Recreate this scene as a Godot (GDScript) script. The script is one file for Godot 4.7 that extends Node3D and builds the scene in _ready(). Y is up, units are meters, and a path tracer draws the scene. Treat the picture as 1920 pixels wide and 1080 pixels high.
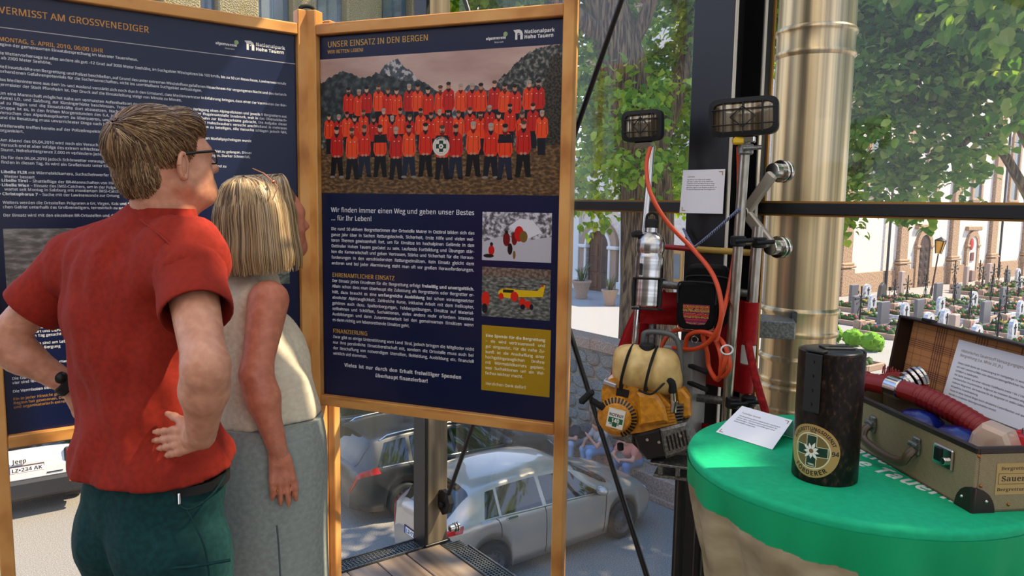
extends Node3D

# ---------------------------------------------------------------- lens of the photograph (1920 x 1080)
const F := 1400.0
const EYE := Vector3(0, 1.55, 0)
const TURN := 37.0                       # the building, the street and the church share this turn
const CORNER := Vector3(-0.293, 0, -3.423)
const STREET := -3.9
const YARD := -4.2
var right_axis := Vector3.RIGHT
var up_axis := Vector3.UP
var look := Vector3.FORWARD
var M := {}
var used := {}
var rng := RandomNumberGenerator.new()

# ---------------------------------------------------------------- mesh building
class Shape:
	var t := Transform3D()
	var v := PackedVector3Array()
	var uv := PackedVector2Array()
	var col := PackedColorArray()
	var ix := PackedInt32Array()
	var tint := Color.WHITE
	func vert(p: Vector3, u := Vector2.ZERO) -> int:
		v.append(t * p); uv.append(u); col.append(tint)
		return v.size() - 1
	func tri(a: int, b: int, c: int):
		ix.append(a); ix.append(c); ix.append(b)
	func quad(a: Vector3, b: Vector3, c: Vector3, d: Vector3, u0 := Vector2(0, 1), u1 := Vector2(1, 1), u2 := Vector2(1, 0), u3 := Vector2(0, 0)):
		var i := vert(a, u0); vert(b, u1); vert(c, u2); vert(d, u3)
		tri(i, i + 1, i + 2); tri(i, i + 2, i + 3)
	func poly(p: Array):
		var i := v.size()
		for q in p: vert(q)
		for k in range(1, p.size() - 1): tri(i, i + k, i + k + 1)
	func box(c: Vector3, s: Vector3, bev := 0.0, b := Basis()):
		var h := s / 2.0
		bev = minf(bev, minf(h.x, minf(h.y, h.z)) * 0.9)
		var old := t
		t = t * Transform3D(b, c)
		for ax in 3:
			for sg in [-1.0, 1.0]:
				var a1 := (ax + 1) % 3
				var a2 := (ax + 2) % 3
				var p := []
				for q in [[-1, -1], [1, -1], [1, 1], [-1, 1]]:
					var r := Vector3()
					r[ax] = h[ax] * sg
					r[a1] = (h[a1] - bev) * q[0]
					r[a2] = (h[a2] - bev) * q[1]
					p.append(r)
				if sg < 0: p.reverse()
				quad(p[0], p[1], p[2], p[3])
		if bev > 0.0:
			for ax in 3:
				var a1 := (ax + 1) % 3
				var a2 := (ax + 2) % 3
				for s1 in [-1.0, 1.0]:
					for s2 in [-1.0, 1.0]:
						var p := []
						for q in [[-1, 0], [1, 0], [1, 1], [-1, 1]]:
							var r := Vector3()
							r[ax] = (h[ax] - bev) * q[0]
							r[a1] = (h[a1] - (bev if q[1] else 0.0)) * s1
							r[a2] = (h[a2] - (0.0 if q[1] else bev)) * s2
							p.append(r)
						if s1 * s2 > 0: p.reverse()
						quad(p[0], p[1], p[2], p[3])
			for sx in [-1.0, 1.0]:
				for sy in [-1.0, 1.0]:
					for sz in [-1.0, 1.0]:
						var p := [Vector3(h.x * sx, (h.y - bev) * sy, (h.z - bev) * sz), Vector3((h.x - bev) * sx, h.y * sy, (h.z - bev) * sz), Vector3((h.x - bev) * sx, (h.y - bev) * sy, h.z * sz)]
						if sx * sy * sz < 0: p.reverse()
						poly(p)
		t = old
	# rings of equal length; smooth surface through them
	func loft(rings: Array, closed := true, cap0 := true, cap1 := true, uvs := Vector2.ONE):
		var n: int = rings[0].size()
		var base := v.size()
		var m := n + 1 if closed else n
		for r in rings.size():
			for k in m:
				vert(rings[r][k % n], Vector2(uvs.x * k / (m - 1.0), uvs.y * r / (rings.size() - 1.0)))
		for r in rings.size() - 1:
			for k in m - 1:
				var a := base + r * m + k
				tri(a, a + 1, a + m + 1); tri(a, a + m + 1, a + m)
		if closed and cap0:
			var q := []
			for k in n: q.append(rings[0][n - 1 - k])
			fan(q)
		if closed and cap1:
			var q := []
			for k in n: q.append(rings[-1][k])
			fan(q)
	func fan(p: Array):
		var c := Vector3.ZERO
		for q in p: c += q
		c /= p.size()
		var i := vert(c)
		for q in p: vert(q)
		for k in p.size(): tri(i, i + 1 + k, i + 1 + (k + 1) % p.size())
	func lathe(prof: Array, sides := 24, cap0 := true, cap1 := true, sx := 1.0, sz := 1.0):
		# prof: Vector2(radius, height), bottom to top; a repeated point makes a hard edge
		var seg := []
		var run := []
		for i in prof.size():
			if run.size() and prof[i].is_equal_approx(run[-1]):
				seg.append(run); run = []
			run.append(prof[i])
		seg.append(run)
		for si in seg.size():
			if seg[si].size() < 2: continue
			var rings := []
			for q in seg[si]:
				var ring := PackedVector3Array()
				for k in sides:
					var a := -TAU * k / sides
					ring.append(Vector3(cos(a) * q.x * sx, q.y, sin(a) * q.x * sz))
				rings.append(ring)
			loft(rings, true, cap0 and si == 0 and seg[si][0].x > 0.0, cap1 and si == seg.size() - 1 and seg[si][-1].x > 0.0)
	func cyl(a: Vector3, b: Vector3, r: float, sides := 16, bev := 0.0):
		var old := t
		var y := (b - a).normalized()
		var x := y.cross(Vector3(0, 0, 1) if absf(y.z) < 0.9 else Vector3(1, 0, 0)).normalized()
		t = t * Transform3D(Basis(x, y, x.cross(y)), a)
		var L := (b - a).length()
		if bev > 0.0:
			lathe([Vector2(r - bev, 0), Vector2(r - bev, 0), Vector2(r, bev), Vector2(r, bev), Vector2(r, L - bev), Vector2(r, L - bev), Vector2(r - bev, L), Vector2(r - bev, L)], sides, false, false)
			disc(Vector3(0, 0, 0), r - bev, sides, false); disc(Vector3(0, L, 0), r - bev, sides, true)
		else:
			lathe([Vector2(r, 0), Vector2(r, L)], sides)
		t = old
	func disc(c: Vector3, r: float, sides := 16, up := true):
		var p := []
		for k in sides:
			var a := TAU * k / sides * (-1.0 if up else 1.0)
			p.append(c + Vector3(cos(a) * r, 0, sin(a) * r))
		fan(p)
	func tube(p: Array, r, sides := 8, squash := 1.0):
		var rings := []
		var nrm := Vector3.ZERO
		for i in p.size():
			var d: Vector3 = (p[mini(i + 1, p.size() - 1)] - p[maxi(i - 1, 0)]).normalized()
			if nrm == Vector3.ZERO:
				nrm = d.cross(Vector3.UP if absf(d.y) < 0.9 else Vector3.RIGHT).normalized()
			nrm = (nrm - d * nrm.dot(d)).normalized()
			var bi := d.cross(nrm)
			var rr: float = r if typeof(r) == TYPE_FLOAT else r[i]
			var ring := PackedVector3Array()
			for k in sides:
				var a := TAU * k / sides
				ring.append(p[i] + nrm * cos(a) * rr + bi * sin(a) * rr * squash)
			rings.append(ring)
		loft(rings)
	func ball(c: Vector3, r: Vector3, n := 12, b := Basis()):
		var rings := []
		for i in n + 1:
			var th := PI * i / n
			var ring := PackedVector3Array()
			for k in n * 2:
				var a := -TAU * k / (n * 2)
				ring.append(c + b * Vector3(sin(th) * cos(a) * r.x, -cos(th) * r.y, sin(th) * sin(a) * r.z))
			rings.append(ring)
		loft(rings, true, false, false)
	# outline in the x-y plane, counter-clockwise, from z0 (back) to z1 (front)
	func extrude(o: PackedVector2Array, z0: float, z1: float, bev := 0.0):
		if Geometry2D.is_polygon_clockwise(o): o.reverse()
		var inner := o
		if bev > 0.0:
			var off := Geometry2D.offset_polygon(o, -bev)
			if off.size() == 1 and off[0].size() == o.size():
				# keep the order aligned with the outer outline
				var best := 0
				for k in off[0].size():
					if off[0][k].distance_to(o[0]) < off[0][best].distance_to(o[0]): best = k
				inner = PackedVector2Array()
				for k in off[0].size(): inner.append(off[0][(k + best) % off[0].size()])
			else: bev = 0.0
		var tr := Geometry2D.triangulate_polygon(inner)
		for s in [[z1, 1], [z0, -1]]:
			var i := v.size()
			for q in inner: vert(Vector3(q.x, q.y, s[0]), Vector2(q.x, -q.y))
			for k in range(0, tr.size(), 3):
				var a: Vector2 = inner[tr[k]]
				var ccw: bool = (inner[tr[k + 1]] - a).cross(inner[tr[k + 2]] - a) > 0.0
				if ccw == (s[1] > 0): tri(i + tr[k], i + tr[k + 1], i + tr[k + 2])
				else: tri(i + tr[k], i + tr[k + 2], i + tr[k + 1])
		for k in o.size():
			var a: Vector2 = o[k]
			var b: Vector2 = o[(k + 1) % o.size()]
			quad(Vector3(a.x, a.y, z0 + bev), Vector3(b.x, b.y, z0 + bev), Vector3(b.x, b.y, z1 - bev), Vector3(a.x, a.y, z1 - bev))
			if bev > 0.0:
				var c: Vector2 = inner[k]
				var d: Vector2 = inner[(k + 1) % o.size()]
				quad(Vector3(a.x, a.y, z1 - bev), Vector3(b.x, b.y, z1 - bev), Vector3(d.x, d.y, z1), Vector3(c.x, c.y, z1))
				quad(Vector3(c.x, c.y, z0), Vector3(d.x, d.y, z0), Vector3(b.x, b.y, z0 + bev), Vector3(a.x, a.y, z0 + bev))
	func sheet(g: Array, thick := 0.0, flip := false):
		# g: rows of equal length; one smooth sheet with texture coordinates, given a back when thick > 0
		var w: int = g[0].size()
		var b := v.size()
		for r in g.size():
			for k in w: vert(g[r][k], Vector2(k / (w - 1.0), r / (g.size() - 1.0)))
		for r in g.size() - 1:
			for k in w - 1:
				var a := b + r * w + k
				if flip: tri(a, a + w + 1, a + w); tri(a, a + 1, a + w + 1)
				else: tri(a, a + w, a + w + 1); tri(a, a + w + 1, a + 1)
	func mesh(colors := false) -> ArrayMesh:
		var n := PackedVector3Array()
		n.resize(v.size())
		for i in range(0, ix.size(), 3):
			var a := ix[i]
			var b := ix[i + 1]
			var c := ix[i + 2]
			var f := (v[c] - v[a]).cross(v[b] - v[a])
			n[a] += f; n[b] += f; n[c] += f
		for i in n.size(): n[i] = n[i].normalized() if n[i].length_squared() > 1e-24 else Vector3.UP
		var arr := []
		arr.resize(Mesh.ARRAY_MAX)
		arr[Mesh.ARRAY_VERTEX] = v
		arr[Mesh.ARRAY_NORMAL] = n
		arr[Mesh.ARRAY_TEX_UV] = uv
		if colors: arr[Mesh.ARRAY_COLOR] = col
		arr[Mesh.ARRAY_INDEX] = ix
		var m := ArrayMesh.new()
		m.add_surface_from_arrays(Mesh.PRIMITIVE_TRIANGLES, arr)
		return m

# ---------------------------------------------------------------- naming and placing
func numbered(called: String) -> String:
	if not used.has(called):
		used[called] = 0
		return called
	used[called] += 1
	return "%s_%03d" % [called, used[called]]

func thing(called: String, label: String, category: String, at := Transform3D(), group := "") -> Node3D:
	var o := Node3D.new()
	o.name = numbered(called)
	add_child(o)
	o.transform = at
	o.set_meta("label", label)
	o.set_meta("category", category)
	if group: o.set_meta("group", group)
	return o

func part(parent: Node, called: String, s: Shape, m: Material, colors := false) -> MeshInstance3D:
	var o := MeshInstance3D.new()
	o.name = called
	o.mesh = s.mesh(colors)
	o.material_override = m
	parent.add_child(o, true)
	return o

func piece(parent: Node, called: String, mesh: Mesh, m: Material, at: Transform3D) -> MeshInstance3D:
	var o := MeshInstance3D.new()
	o.name = called
	o.mesh = mesh
	o.material_override = m
	parent.add_child(o, true)
	o.transform = at
	return o

func struct(called: String, s: Shape, m: Material, at := Transform3D()) -> MeshInstance3D:
	var o := MeshInstance3D.new()
	o.name = numbered(called)
	if s: o.mesh = s.mesh()
	o.material_override = m
	add_child(o)
	o.transform = at
	o.set_meta("kind", "structure")
	return o

func setting(called: String, label: String) -> Node3D:
	var o := Node3D.new()
	o.name = numbered(called)
	add_child(o)
	o.set_meta("kind", "structure")
	o.set_meta("label", label)
	return o

func solo(called: String, label: String, category: String, s: Shape, m: Material, at := Transform3D(), group := "") -> MeshInstance3D:
	var o := MeshInstance3D.new()
	o.name = numbered(called)
	o.mesh = s.mesh()
	o.material_override = m
	add_child(o)
	o.transform = at
	o.set_meta("label", label)
	o.set_meta("category", category)
	if group: o.set_meta("group", group)
	return o

func copy(o: Node3D, at: Transform3D, label := "") -> Node3D:
	var c: Node3D = o.duplicate()
	c.name = numbered(str(o.name).get_slice("_0", 0))
	add_child(c)
	c.transform = at
	if label: c.set_meta("label", label)
	return c

# a point of the photograph at a distance along the view, or on a level, or on an upright plane
func ray(x: float, y: float) -> Vector3:
	return look + right_axis * ((x - 960.0) / F) + up_axis * ((540.0 - y) / F)
func at(x: float, y: float, d: float) -> Vector3:
	return EYE + ray(x, y) * d
func level(x: float, y: float, h: float) -> Vector3:
	var r := ray(x, y)
	return EYE + r * ((h - EYE.y) / r.y)
func wall(x: float, y: float, p: Vector3, n: Vector3) -> Vector3:
	var r := ray(x, y)
	return EYE + r * ((p - EYE).dot(n) / r.dot(n))
# the grid of the building: a outwards through the right glass wall, h up, b along that wall towards the viewer
func grid(a: float, h: float, b: float, turn := 0.0) -> Transform3D:
	var bs := Basis(Vector3.UP, deg_to_rad(TURN))
	return Transform3D(bs * Basis(Vector3.UP, deg_to_rad(turn)), CORNER + bs * Vector3(a, h, b))
func ungrid(p: Vector3) -> Vector3:
	return Basis(Vector3.UP, deg_to_rad(-TURN)) * (p - CORNER)
func spot(p: Vector3, turn := 0.0) -> Transform3D:
	return Transform3D(Basis(Vector3.UP, deg_to_rad(turn)), p)

func arc(a: Vector3, b: Vector3, c: Vector3, d: Vector3, n := 12) -> Array:
	var out := []
	for i in n + 1: out.append(a.bezier_interpolate(b, c, d, i / float(n)))
	return out
func through(p: Array, n := 6) -> Array:
	# smooth curve through points
	var out := []
	for i in p.size() - 1:
		var a: Vector3 = p[maxi(i - 1, 0)]
		var d: Vector3 = p[mini(i + 2, p.size() - 1)]
		for k in n: out.append((p[i] as Vector3).cubic_interpolate(p[i + 1], a, d, k / float(n)))
	out.append(p[-1])
	return out
func lut(t: Array, x: float) -> float:
	# piecewise smooth table of [x, y]
	if x <= t[0][0]: return t[0][1]
	for i in t.size() - 1:
		if x <= t[i + 1][0]:
			var f: float = (x - t[i][0]) / (t[i + 1][0] - t[i][0])
			var y0: float = t[maxi(i - 1, 0)][1]
			var y3: float = t[mini(i + 2, t.size() - 1)][1]
			return clampf(cubic_interpolate(t[i][1], t[i + 1][1], y0, y3, f), minf(t[i][1], t[i + 1][1]) - 0.01, maxf(t[i][1], t[i + 1][1]) + 0.01)
	return t[-1][1]

# ---------------------------------------------------------------- smooth bodies: tapered capsules and ellipsoids joined by a smooth minimum
func cap(a: Vector3, b: Vector3, ra: float, rb: float) -> Array:
	return [0, a, b, ra, rb]
func egg(c: Vector3, r: Vector3, b := Basis()) -> Array:
	return [1, c, b.inverse(), r, b]
func blob(s: Shape, parts: Array, k: float, cell: float, cuts := [], wob := 0.0, wobf := 6.0, seedn := 1):
	var lo := Vector3.ONE * 1e9
	var hi := -lo
	var boxes := []
	for e in parts:
		var l: Vector3
		var h: Vector3
		if e[0] == 0:
			var r := maxf(e[3], e[4])
			l = (e[1] as Vector3).min(e[2]) - Vector3.ONE * r
			h = (e[1] as Vector3).max(e[2]) + Vector3.ONE * r
		else:
			var b: Basis = e[4]
			var x: Vector3 = (b.x * e[3].x).abs() + (b.y * e[3].y).abs() + (b.z * e[3].z).abs()
			l = e[1] - x
			h = e[1] + x
		boxes.append([l, h])
		lo = lo.min(l)
		hi = hi.max(h)
	var pad := k * 0.5 + cell * 3.0 + absf(wob)
	lo -= Vector3.ONE * (pad + cell)
	hi += Vector3.ONE * (pad + cell)
	var nx := int((hi.x - lo.x) / cell) + 2
	var ny := int((hi.y - lo.y) / cell) + 2
	var nz := int((hi.z - lo.z) / cell) + 2
	var f := PackedFloat32Array()
	f.resize(nx * ny * nz)
	f.fill(1.0)
	var reach := k + cell * 3.0 + absf(wob)
	for n in parts.size():
		var e: Array = parts[n]
		var i0: Vector3 = ((boxes[n][0] - lo - Vector3.ONE * reach) / cell).floor()
		var i1: Vector3 = ((boxes[n][1] - lo + Vector3.ONE * reach) / cell).ceil()
		var x0 := maxi(0, int(i0.x)); var x1 := mini(nx - 1, int(i1.x))
		var y0 := maxi(0, int(i0.y)); var y1 := mini(ny - 1, int(i1.y))
		var z0 := maxi(0, int(i0.z)); var z1 := mini(nz - 1, int(i1.z))
		var a: Vector3 = e[1]
		var capsule: bool = e[0] == 0
		var ba := Vector3.ZERO
		var inv := 0.0
		var ra := 0.0
		var dr := 0.0
		var ib := Basis()
		var rr := Vector3.ONE
		if capsule:
			ba = e[2] - a
			inv = 1.0 / maxf(ba.length_squared(), 1e-9)
			ra = e[3]
			dr = e[4] - ra
		else:
			ib = e[2]
			rr = e[3]
		for z in range(z0, z1 + 1):
			for y in range(y0, y1 + 1):
				var at0 := (z * ny + y) * nx
				for x in range(x0, x1 + 1):
					var p := Vector3(lo.x + x * cell, lo.y + y * cell, lo.z + z * cell) - a
					var d: float
					if capsule:
						var h := clampf(p.dot(ba) * inv, 0.0, 1.0)
						d = (p - ba * h).length() - ra - dr * h
					else:
						var q := (ib * p) / rr
						var k0 := q.length()
						var k1 := (q / rr).length()
						d = k0 * (k0 - 1.0) / maxf(k1, 1e-6)
					var o := f[at0 + x]
					var m := k - absf(o - d)
					if m > 0.0: f[at0 + x] = minf(o, d) - m * m * 0.25 / k
					elif d < o: f[at0 + x] = d
	if wob != 0.0:
		var ns := FastNoiseLite.new()
		ns.seed = seedn
		ns.frequency = 1.0
		ns.fractal_octaves = 2
		for z in nz:
			for y in ny:
				var at0 := (z * ny + y) * nx
				for x in nx:
					if absf(f[at0 + x]) < cell * 3.0 + wob:
						f[at0 + x] += wob * ns.get_noise_3d((lo.x + x * cell) * wobf, (lo.y + y * cell) * wobf * 0.6, (lo.z + z * cell) * wobf)
	for c in cuts:                       # [point, normal]: keeps what lies behind the plane
		for z in nz:
			for y in ny:
				var at0 := (z * ny + y) * nx
				for x in nx:
					var d := (Vector3(lo.x + x * cell, lo.y + y * cell, lo.z + z * cell) - (c[0] as Vector3)).dot(c[1])
					if d > f[at0 + x]: f[at0 + x] = d
	# surface nets
	var id := PackedInt32Array()
	id.resize(nx * ny * nz)
	id.fill(-1)
	var off := [0, 1, nx, nx + 1, nx * ny, nx * ny + 1, nx * ny + nx, nx * ny + nx + 1]
	var ed := [[0, 1], [2, 3], [4, 5], [6, 7], [0, 2], [1, 3], [4, 6], [5, 7], [0, 4], [1, 5], [2, 6], [3, 7]]
	var cor := [Vector3(0, 0, 0), Vector3(1, 0, 0), Vector3(0, 1, 0), Vector3(1, 1, 0), Vector3(0, 0, 1), Vector3(1, 0, 1), Vector3(0, 1, 1), Vector3(1, 1, 1)]
	for z in nz - 1:
		for y in ny - 1:
			for x in nx - 1:
				var i := (z * ny + y) * nx + x
				var c0 := f[i]
				if absf(c0) > cell * 3.0: continue
				var mask := 0
				for q in 8:
					if f[i + off[q]] < 0.0: mask |= 1 << q
				if mask == 0 or mask == 255: continue
				var sum := Vector3.ZERO
				var cnt := 0
				for q in ed:
					var fa := f[i + off[q[0]]]
					var fb := f[i + off[q[1]]]
					if (fa < 0.0) != (fb < 0.0):
						sum += (cor[q[0]] as Vector3).lerp(cor[q[1]], fa / (fa - fb))
						cnt += 1
				id[i] = s.vert(lo + (Vector3(x, y, z) + sum / cnt) * cell)
	for z in range(1, nz - 1):
		for y in range(1, ny - 1):
			for x in range(1, nx - 1):
				var i := (z * ny + y) * nx + x
				var a := f[i]
				if absf(a) > cell * 3.0: continue
				var ins := a < 0.0
				if ins != (f[i + 1] < 0.0): face(s, id[i - nx - nx * ny], id[i - nx * ny], id[i], id[i - nx], ins)
				if ins != (f[i + nx] < 0.0): face(s, id[i - 1 - nx * ny], id[i - 1], id[i], id[i - nx * ny], ins)
				if ins != (f[i + nx * ny] < 0.0): face(s, id[i - 1 - nx], id[i - nx], id[i], id[i - 1], ins)
func face(s: Shape, a: int, b: int, c: int, d: int, ins: bool):
	if a < 0 or b < 0 or c < 0 or d < 0: return
	if ins: s.tri(a, b, c); s.tri(a, c, d)
	else: s.tri(a, c, b); s.tri(a, d, c)

# ---------------------------------------------------------------- lettering and print
var faces := {}
func font(bold: bool, serif := false) -> SystemFont:
	var key := [bold, serif]
	if not faces.has(key):
		var f := SystemFont.new()
		f.font_names = PackedStringArray(["Droid Serif" if serif else "Droid Sans"])
		f.font_weight = 700 if bold else 400
		faces[key] = f
	return faces[key]
func measure(text: String, size: int, bold := false) -> float:
	return font(bold).get_string_size(text, HORIZONTAL_ALIGNMENT_LEFT, -1, size).x
# writes on an image; width > 0 stretches the gaps between words to fill it
func ink(im: Image, text: String, x: float, y: float, size: int, c: Color, bold := false, width := 0.0, serif := false) -> float:
	var ts := TextServerManager.get_primary_interface()
	var gap := 0.0
	if width > 0.0 and text.count(" "): gap = (width - measure(text, size, bold)) / text.count(" ")
	var st := ts.create_shaped_text()
	var rids := font(bold, serif).get_rids()
	ts.shaped_text_add_string(st, text, rids, size)
	ts.shaped_text_shape(st)
	var sz := Vector2i(size, 0)
	for g in ts.shaped_text_get_glyphs(st):
		ts.font_render_glyph(g.font_rid, sz, g.index)
	var atlas := {}
	for g in ts.shaped_text_get_glyphs(st):
		var ti := ts.font_get_glyph_texture_idx(g.font_rid, sz, g.index)
		if ti >= 0:
			var key := [g.font_rid, ti]
			if not atlas.has(key):
				var a := ts.font_get_texture_image(g.font_rid, sz, ti)
				a.convert(Image.FORMAT_RGBA8)
				var solid := Image.create(a.get_width(), a.get_height(), false, Image.FORMAT_RGBA8)
				solid.fill(c)
				atlas[key] = [solid, a]
			var o := ts.font_get_glyph_offset(g.font_rid, sz, g.index)
			var r := ts.font_get_glyph_uv_rect(g.font_rid, sz, g.index)
			im.blend_rect_mask(atlas[key][0], atlas[key][1], Rect2i(r), Vector2i(roundi(x + o.x), roundi(y + o.y)))
			x += g.advance
		else: x += g.advance + gap
	ts.free_rid(st)
	return x
func ring_text(im: Image, text: String, c: Vector2, r: float, mid: float, size: int, col: Color, inward := false, bold := true, space := 1.0):
	# letters set round a circle; mid in degrees, 0 to the right, clockwise as seen
	var total := measure(text, size, bold) * space
	var a := deg_to_rad(mid) + (total / r / 2.0 if inward else -total / r / 2.0)
	for ch in text:
		var w := measure(ch, size, bold) * space
		var g := Image.create(size * 2, size * 2, false, Image.FORMAT_RGBA8)
		ink(g, ch, size - w / 2.0, size * 1.36, size, Color.WHITE, bold)
		var aa := a + (-w / r / 2.0 if inward else w / r / 2.0)
		var p := c + Vector2(cos(aa), sin(aa)) * r
		var ux := Vector2(-sin(aa), cos(aa)) * (-1.0 if inward else 1.0)
		var uy := Vector2(-ux.y, ux.x)
		for y in range(-size, size):
			for x in range(-size, size):
				var q := Vector2(x, y)
				var sx := int(q.dot(ux) + size)
				var sy := int(q.dot(uy) + size)
				if sx < 0 or sy < 0 or sx >= size * 2 or sy >= size * 2: continue
				var k := g.get_pixel(sx, sy).a
				if k > 0.05:
					var px := int(p.x + x)
					var py := int(p.y + y)
					if px >= 0 and py >= 0 and px < im.get_width() and py < im.get_height(): im.set_pixel(px, py, im.get_pixel(px, py).lerp(col, k))
		a += -w / r if inward else w / r
func oval(im: Image, cx: float, cy: float, rx: float, ry: float, c: Color):
	for y in range(int(cy - ry), int(cy + ry) + 1):
		var h := 1.0 - pow((y - cy) / ry, 2)
		if h > 0.0:
			var w := rx * sqrt(h)
			im.fill_rect(Rect2i(int(cx - w), y, maxi(1, int(2.0 * w)), 1), c)
func fill_poly(im: Image, p: PackedVector2Array, c: Color):
	var lo := 1e9
	var hi := -1e9
	for q in p:
		lo = minf(lo, q.y); hi = maxf(hi, q.y)
	for y in range(maxi(0, int(lo)), mini(im.get_height() - 1, int(hi)) + 1):
		var xs := []
		for k in p.size():
			var a := p[k]
			var b := p[(k + 1) % p.size()]
			if (a.y <= y) != (b.y <= y): xs.append(a.x + (y - a.y) / (b.y - a.y) * (b.x - a.x))
		xs.sort()
		for k in range(0, xs.size() - 1, 2): im.fill_rect(Rect2i(int(xs[k]), y, maxi(1, int(xs[k + 1]) - int(xs[k])), 1), c)

# ---------------------------------------------------------------- materials
func mat(c: Color, rough := 0.6, metal := 0.0, spec := 0.5) -> StandardMaterial3D:
	var m := StandardMaterial3D.new()
	m.albedo_color = c
	m.roughness = rough
	m.metallic = metal
	m.metallic_specular = spec
	return m
func tex(im: Image) -> ImageTexture:
	return ImageTexture.create_from_image(im)
func noise_image(freq: float, seedn: int, size := 256, oct := 4, sx := 1.0, sy := 1.0, type := FastNoiseLite.TYPE_SIMPLEX_SMOOTH) -> Image:
	# tiles: noise on a torus
	var n := FastNoiseLite.new()
	n.noise_type = type
	n.seed = seedn
	n.frequency = freq
	n.fractal_octaves = oct
	var w := int(size * sx)
	var h := int(size * sy)
	var im := n.get_seamless_image(w, h)
	im.resize(size, size, Image.INTERPOLATE_CUBIC)
	im.convert(Image.FORMAT_L8)
	return im
func ramp(im: Image, stops: Array) -> ImageTexture:
	# grey image to colours: stops [[value, colour], ...]
	var table := PackedByteArray()
	for i in 256:
		var f := i / 255.0
		var c: Color = stops[0][1]
		for k in stops.size() - 1:
			if f >= stops[k][0]:
				c = (stops[k][1] as Color).lerp(stops[k + 1][1], clampf((f - stops[k][0]) / maxf(stops[k + 1][0] - stops[k][0], 1e-4), 0, 1))
		table.append(int(c.r * 255)); table.append(int(c.g * 255)); table.append(int(c.b * 255))
	var src := im.get_data()
	var out := PackedByteArray()
	out.resize(src.size() * 3)
	for i in src.size():
		var k := src[i] * 3
		out[i * 3] = table[k]; out[i * 3 + 1] = table[k + 1]; out[i * 3 + 2] = table[k + 2]
	return tex(Image.create_from_data(im.get_width(), im.get_height(), false, Image.FORMAT_RGB8, out))
func grain(m: StandardMaterial3D, t: Texture2D, scale: Vector3, world := false, relief: Texture2D = null, depth := 0.0) -> StandardMaterial3D:
	if t: m.albedo_texture = t
	m.uv1_triplanar = true
	m.uv1_world_triplanar = world
	m.uv1_triplanar_sharpness = 4.0
	m.uv1_scale = scale
	if relief:
		m.heightmap_enabled = true
		m.heightmap_texture = relief
		m.heightmap_scale = depth
	return m
func glass(c := Color(0.93, 0.97, 0.97, 0.02)) -> StandardMaterial3D:
	var m := mat(c, 0.02, 0.0, 0.3)
	m.transparency = BaseMaterial3D.TRANSPARENCY_ALPHA
	return m
func print_on(im: Image, rough := 0.5, spec := 0.5) -> StandardMaterial3D:
	var m := mat(Color.WHITE, rough, 0.0, spec)
	m.albedo_texture = tex(im)
	m.texture_repeat = false
	return m

# ---------------------------------------------------------------- the scene
func _ready():
	rng.seed = 7
	# lens: pitched down a little, rolled a little
	look = Vector3(0, -sin(deg_to_rad(6.4)), -cos(deg_to_rad(6.4)))
	var u0 := Vector3(0, cos(deg_to_rad(6.4)), -sin(deg_to_rad(6.4)))
	right_axis = Vector3.RIGHT * cos(deg_to_rad(0.9)) + u0 * sin(deg_to_rad(0.9))
	up_axis = u0 * cos(deg_to_rad(0.9)) - Vector3.RIGHT * sin(deg_to_rad(0.9))
	var cam := Camera3D.new()
	cam.name = "camera"
	add_child(cam)
	cam.transform = Transform3D(Basis(right_axis, up_axis, -look), EYE)
	cam.fov = rad_to_deg(2.0 * atan(540.0 / F))
	cam.near = 0.05
	cam.far = 400.0
	cam.current = true
	var sun := DirectionalLight3D.new()
	sun.name = "sun"
	add_child(sun)
	var az := deg_to_rad(84.0)
	var el := deg_to_rad(50.0)
	var to_sun := Vector3(sin(az) * cos(el), sin(el), -cos(az) * cos(el))
	sun.look_at_from_position(Vector3.ZERO, -to_sun)
	sun.light_energy = 1.9
	sun.light_color = Color(1.0, 0.93, 0.80)
	sun.light_angular_distance = 0.6
	sun.shadow_enabled = true
	var we := WorldEnvironment.new()
	we.name = "daylight"
	var env := Environment.new()
	env.background_mode = Environment.BG_SKY
	var sk := ProceduralSkyMaterial.new()
	sk.sky_top_color = Color(0.44, 0.60, 0.84)
	sk.sky_horizon_color = Color(0.90, 0.92, 0.95)
	sk.sky_curve = 0.25
	sk.ground_bottom_color = Color(0.45, 0.43, 0.40)
	sk.ground_horizon_color = Color(0.75, 0.76, 0.76)
	sk.sun_angle_max = 12.0
	sk.energy_multiplier = 1.0
	sk.sky_energy_multiplier = 1.15
	env.sky = Sky.new()
	env.sky.sky_material = sk
	env.tonemap_mode = Environment.TONE_MAPPER_LINEAR
	env.tonemap_exposure = 1.7
	env.sdfgi_enabled = true
	env.ssao_enabled = true
	env.ssil_enabled = true
	we.environment = env
	add_child(we)
	make_materials()
	make_room()
	make_outside()
	make_trees()
	make_cars()
	make_seated_people()
	make_panels()
	make_man()
	make_woman()
	make_rescue_rack()
	make_table()

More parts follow.
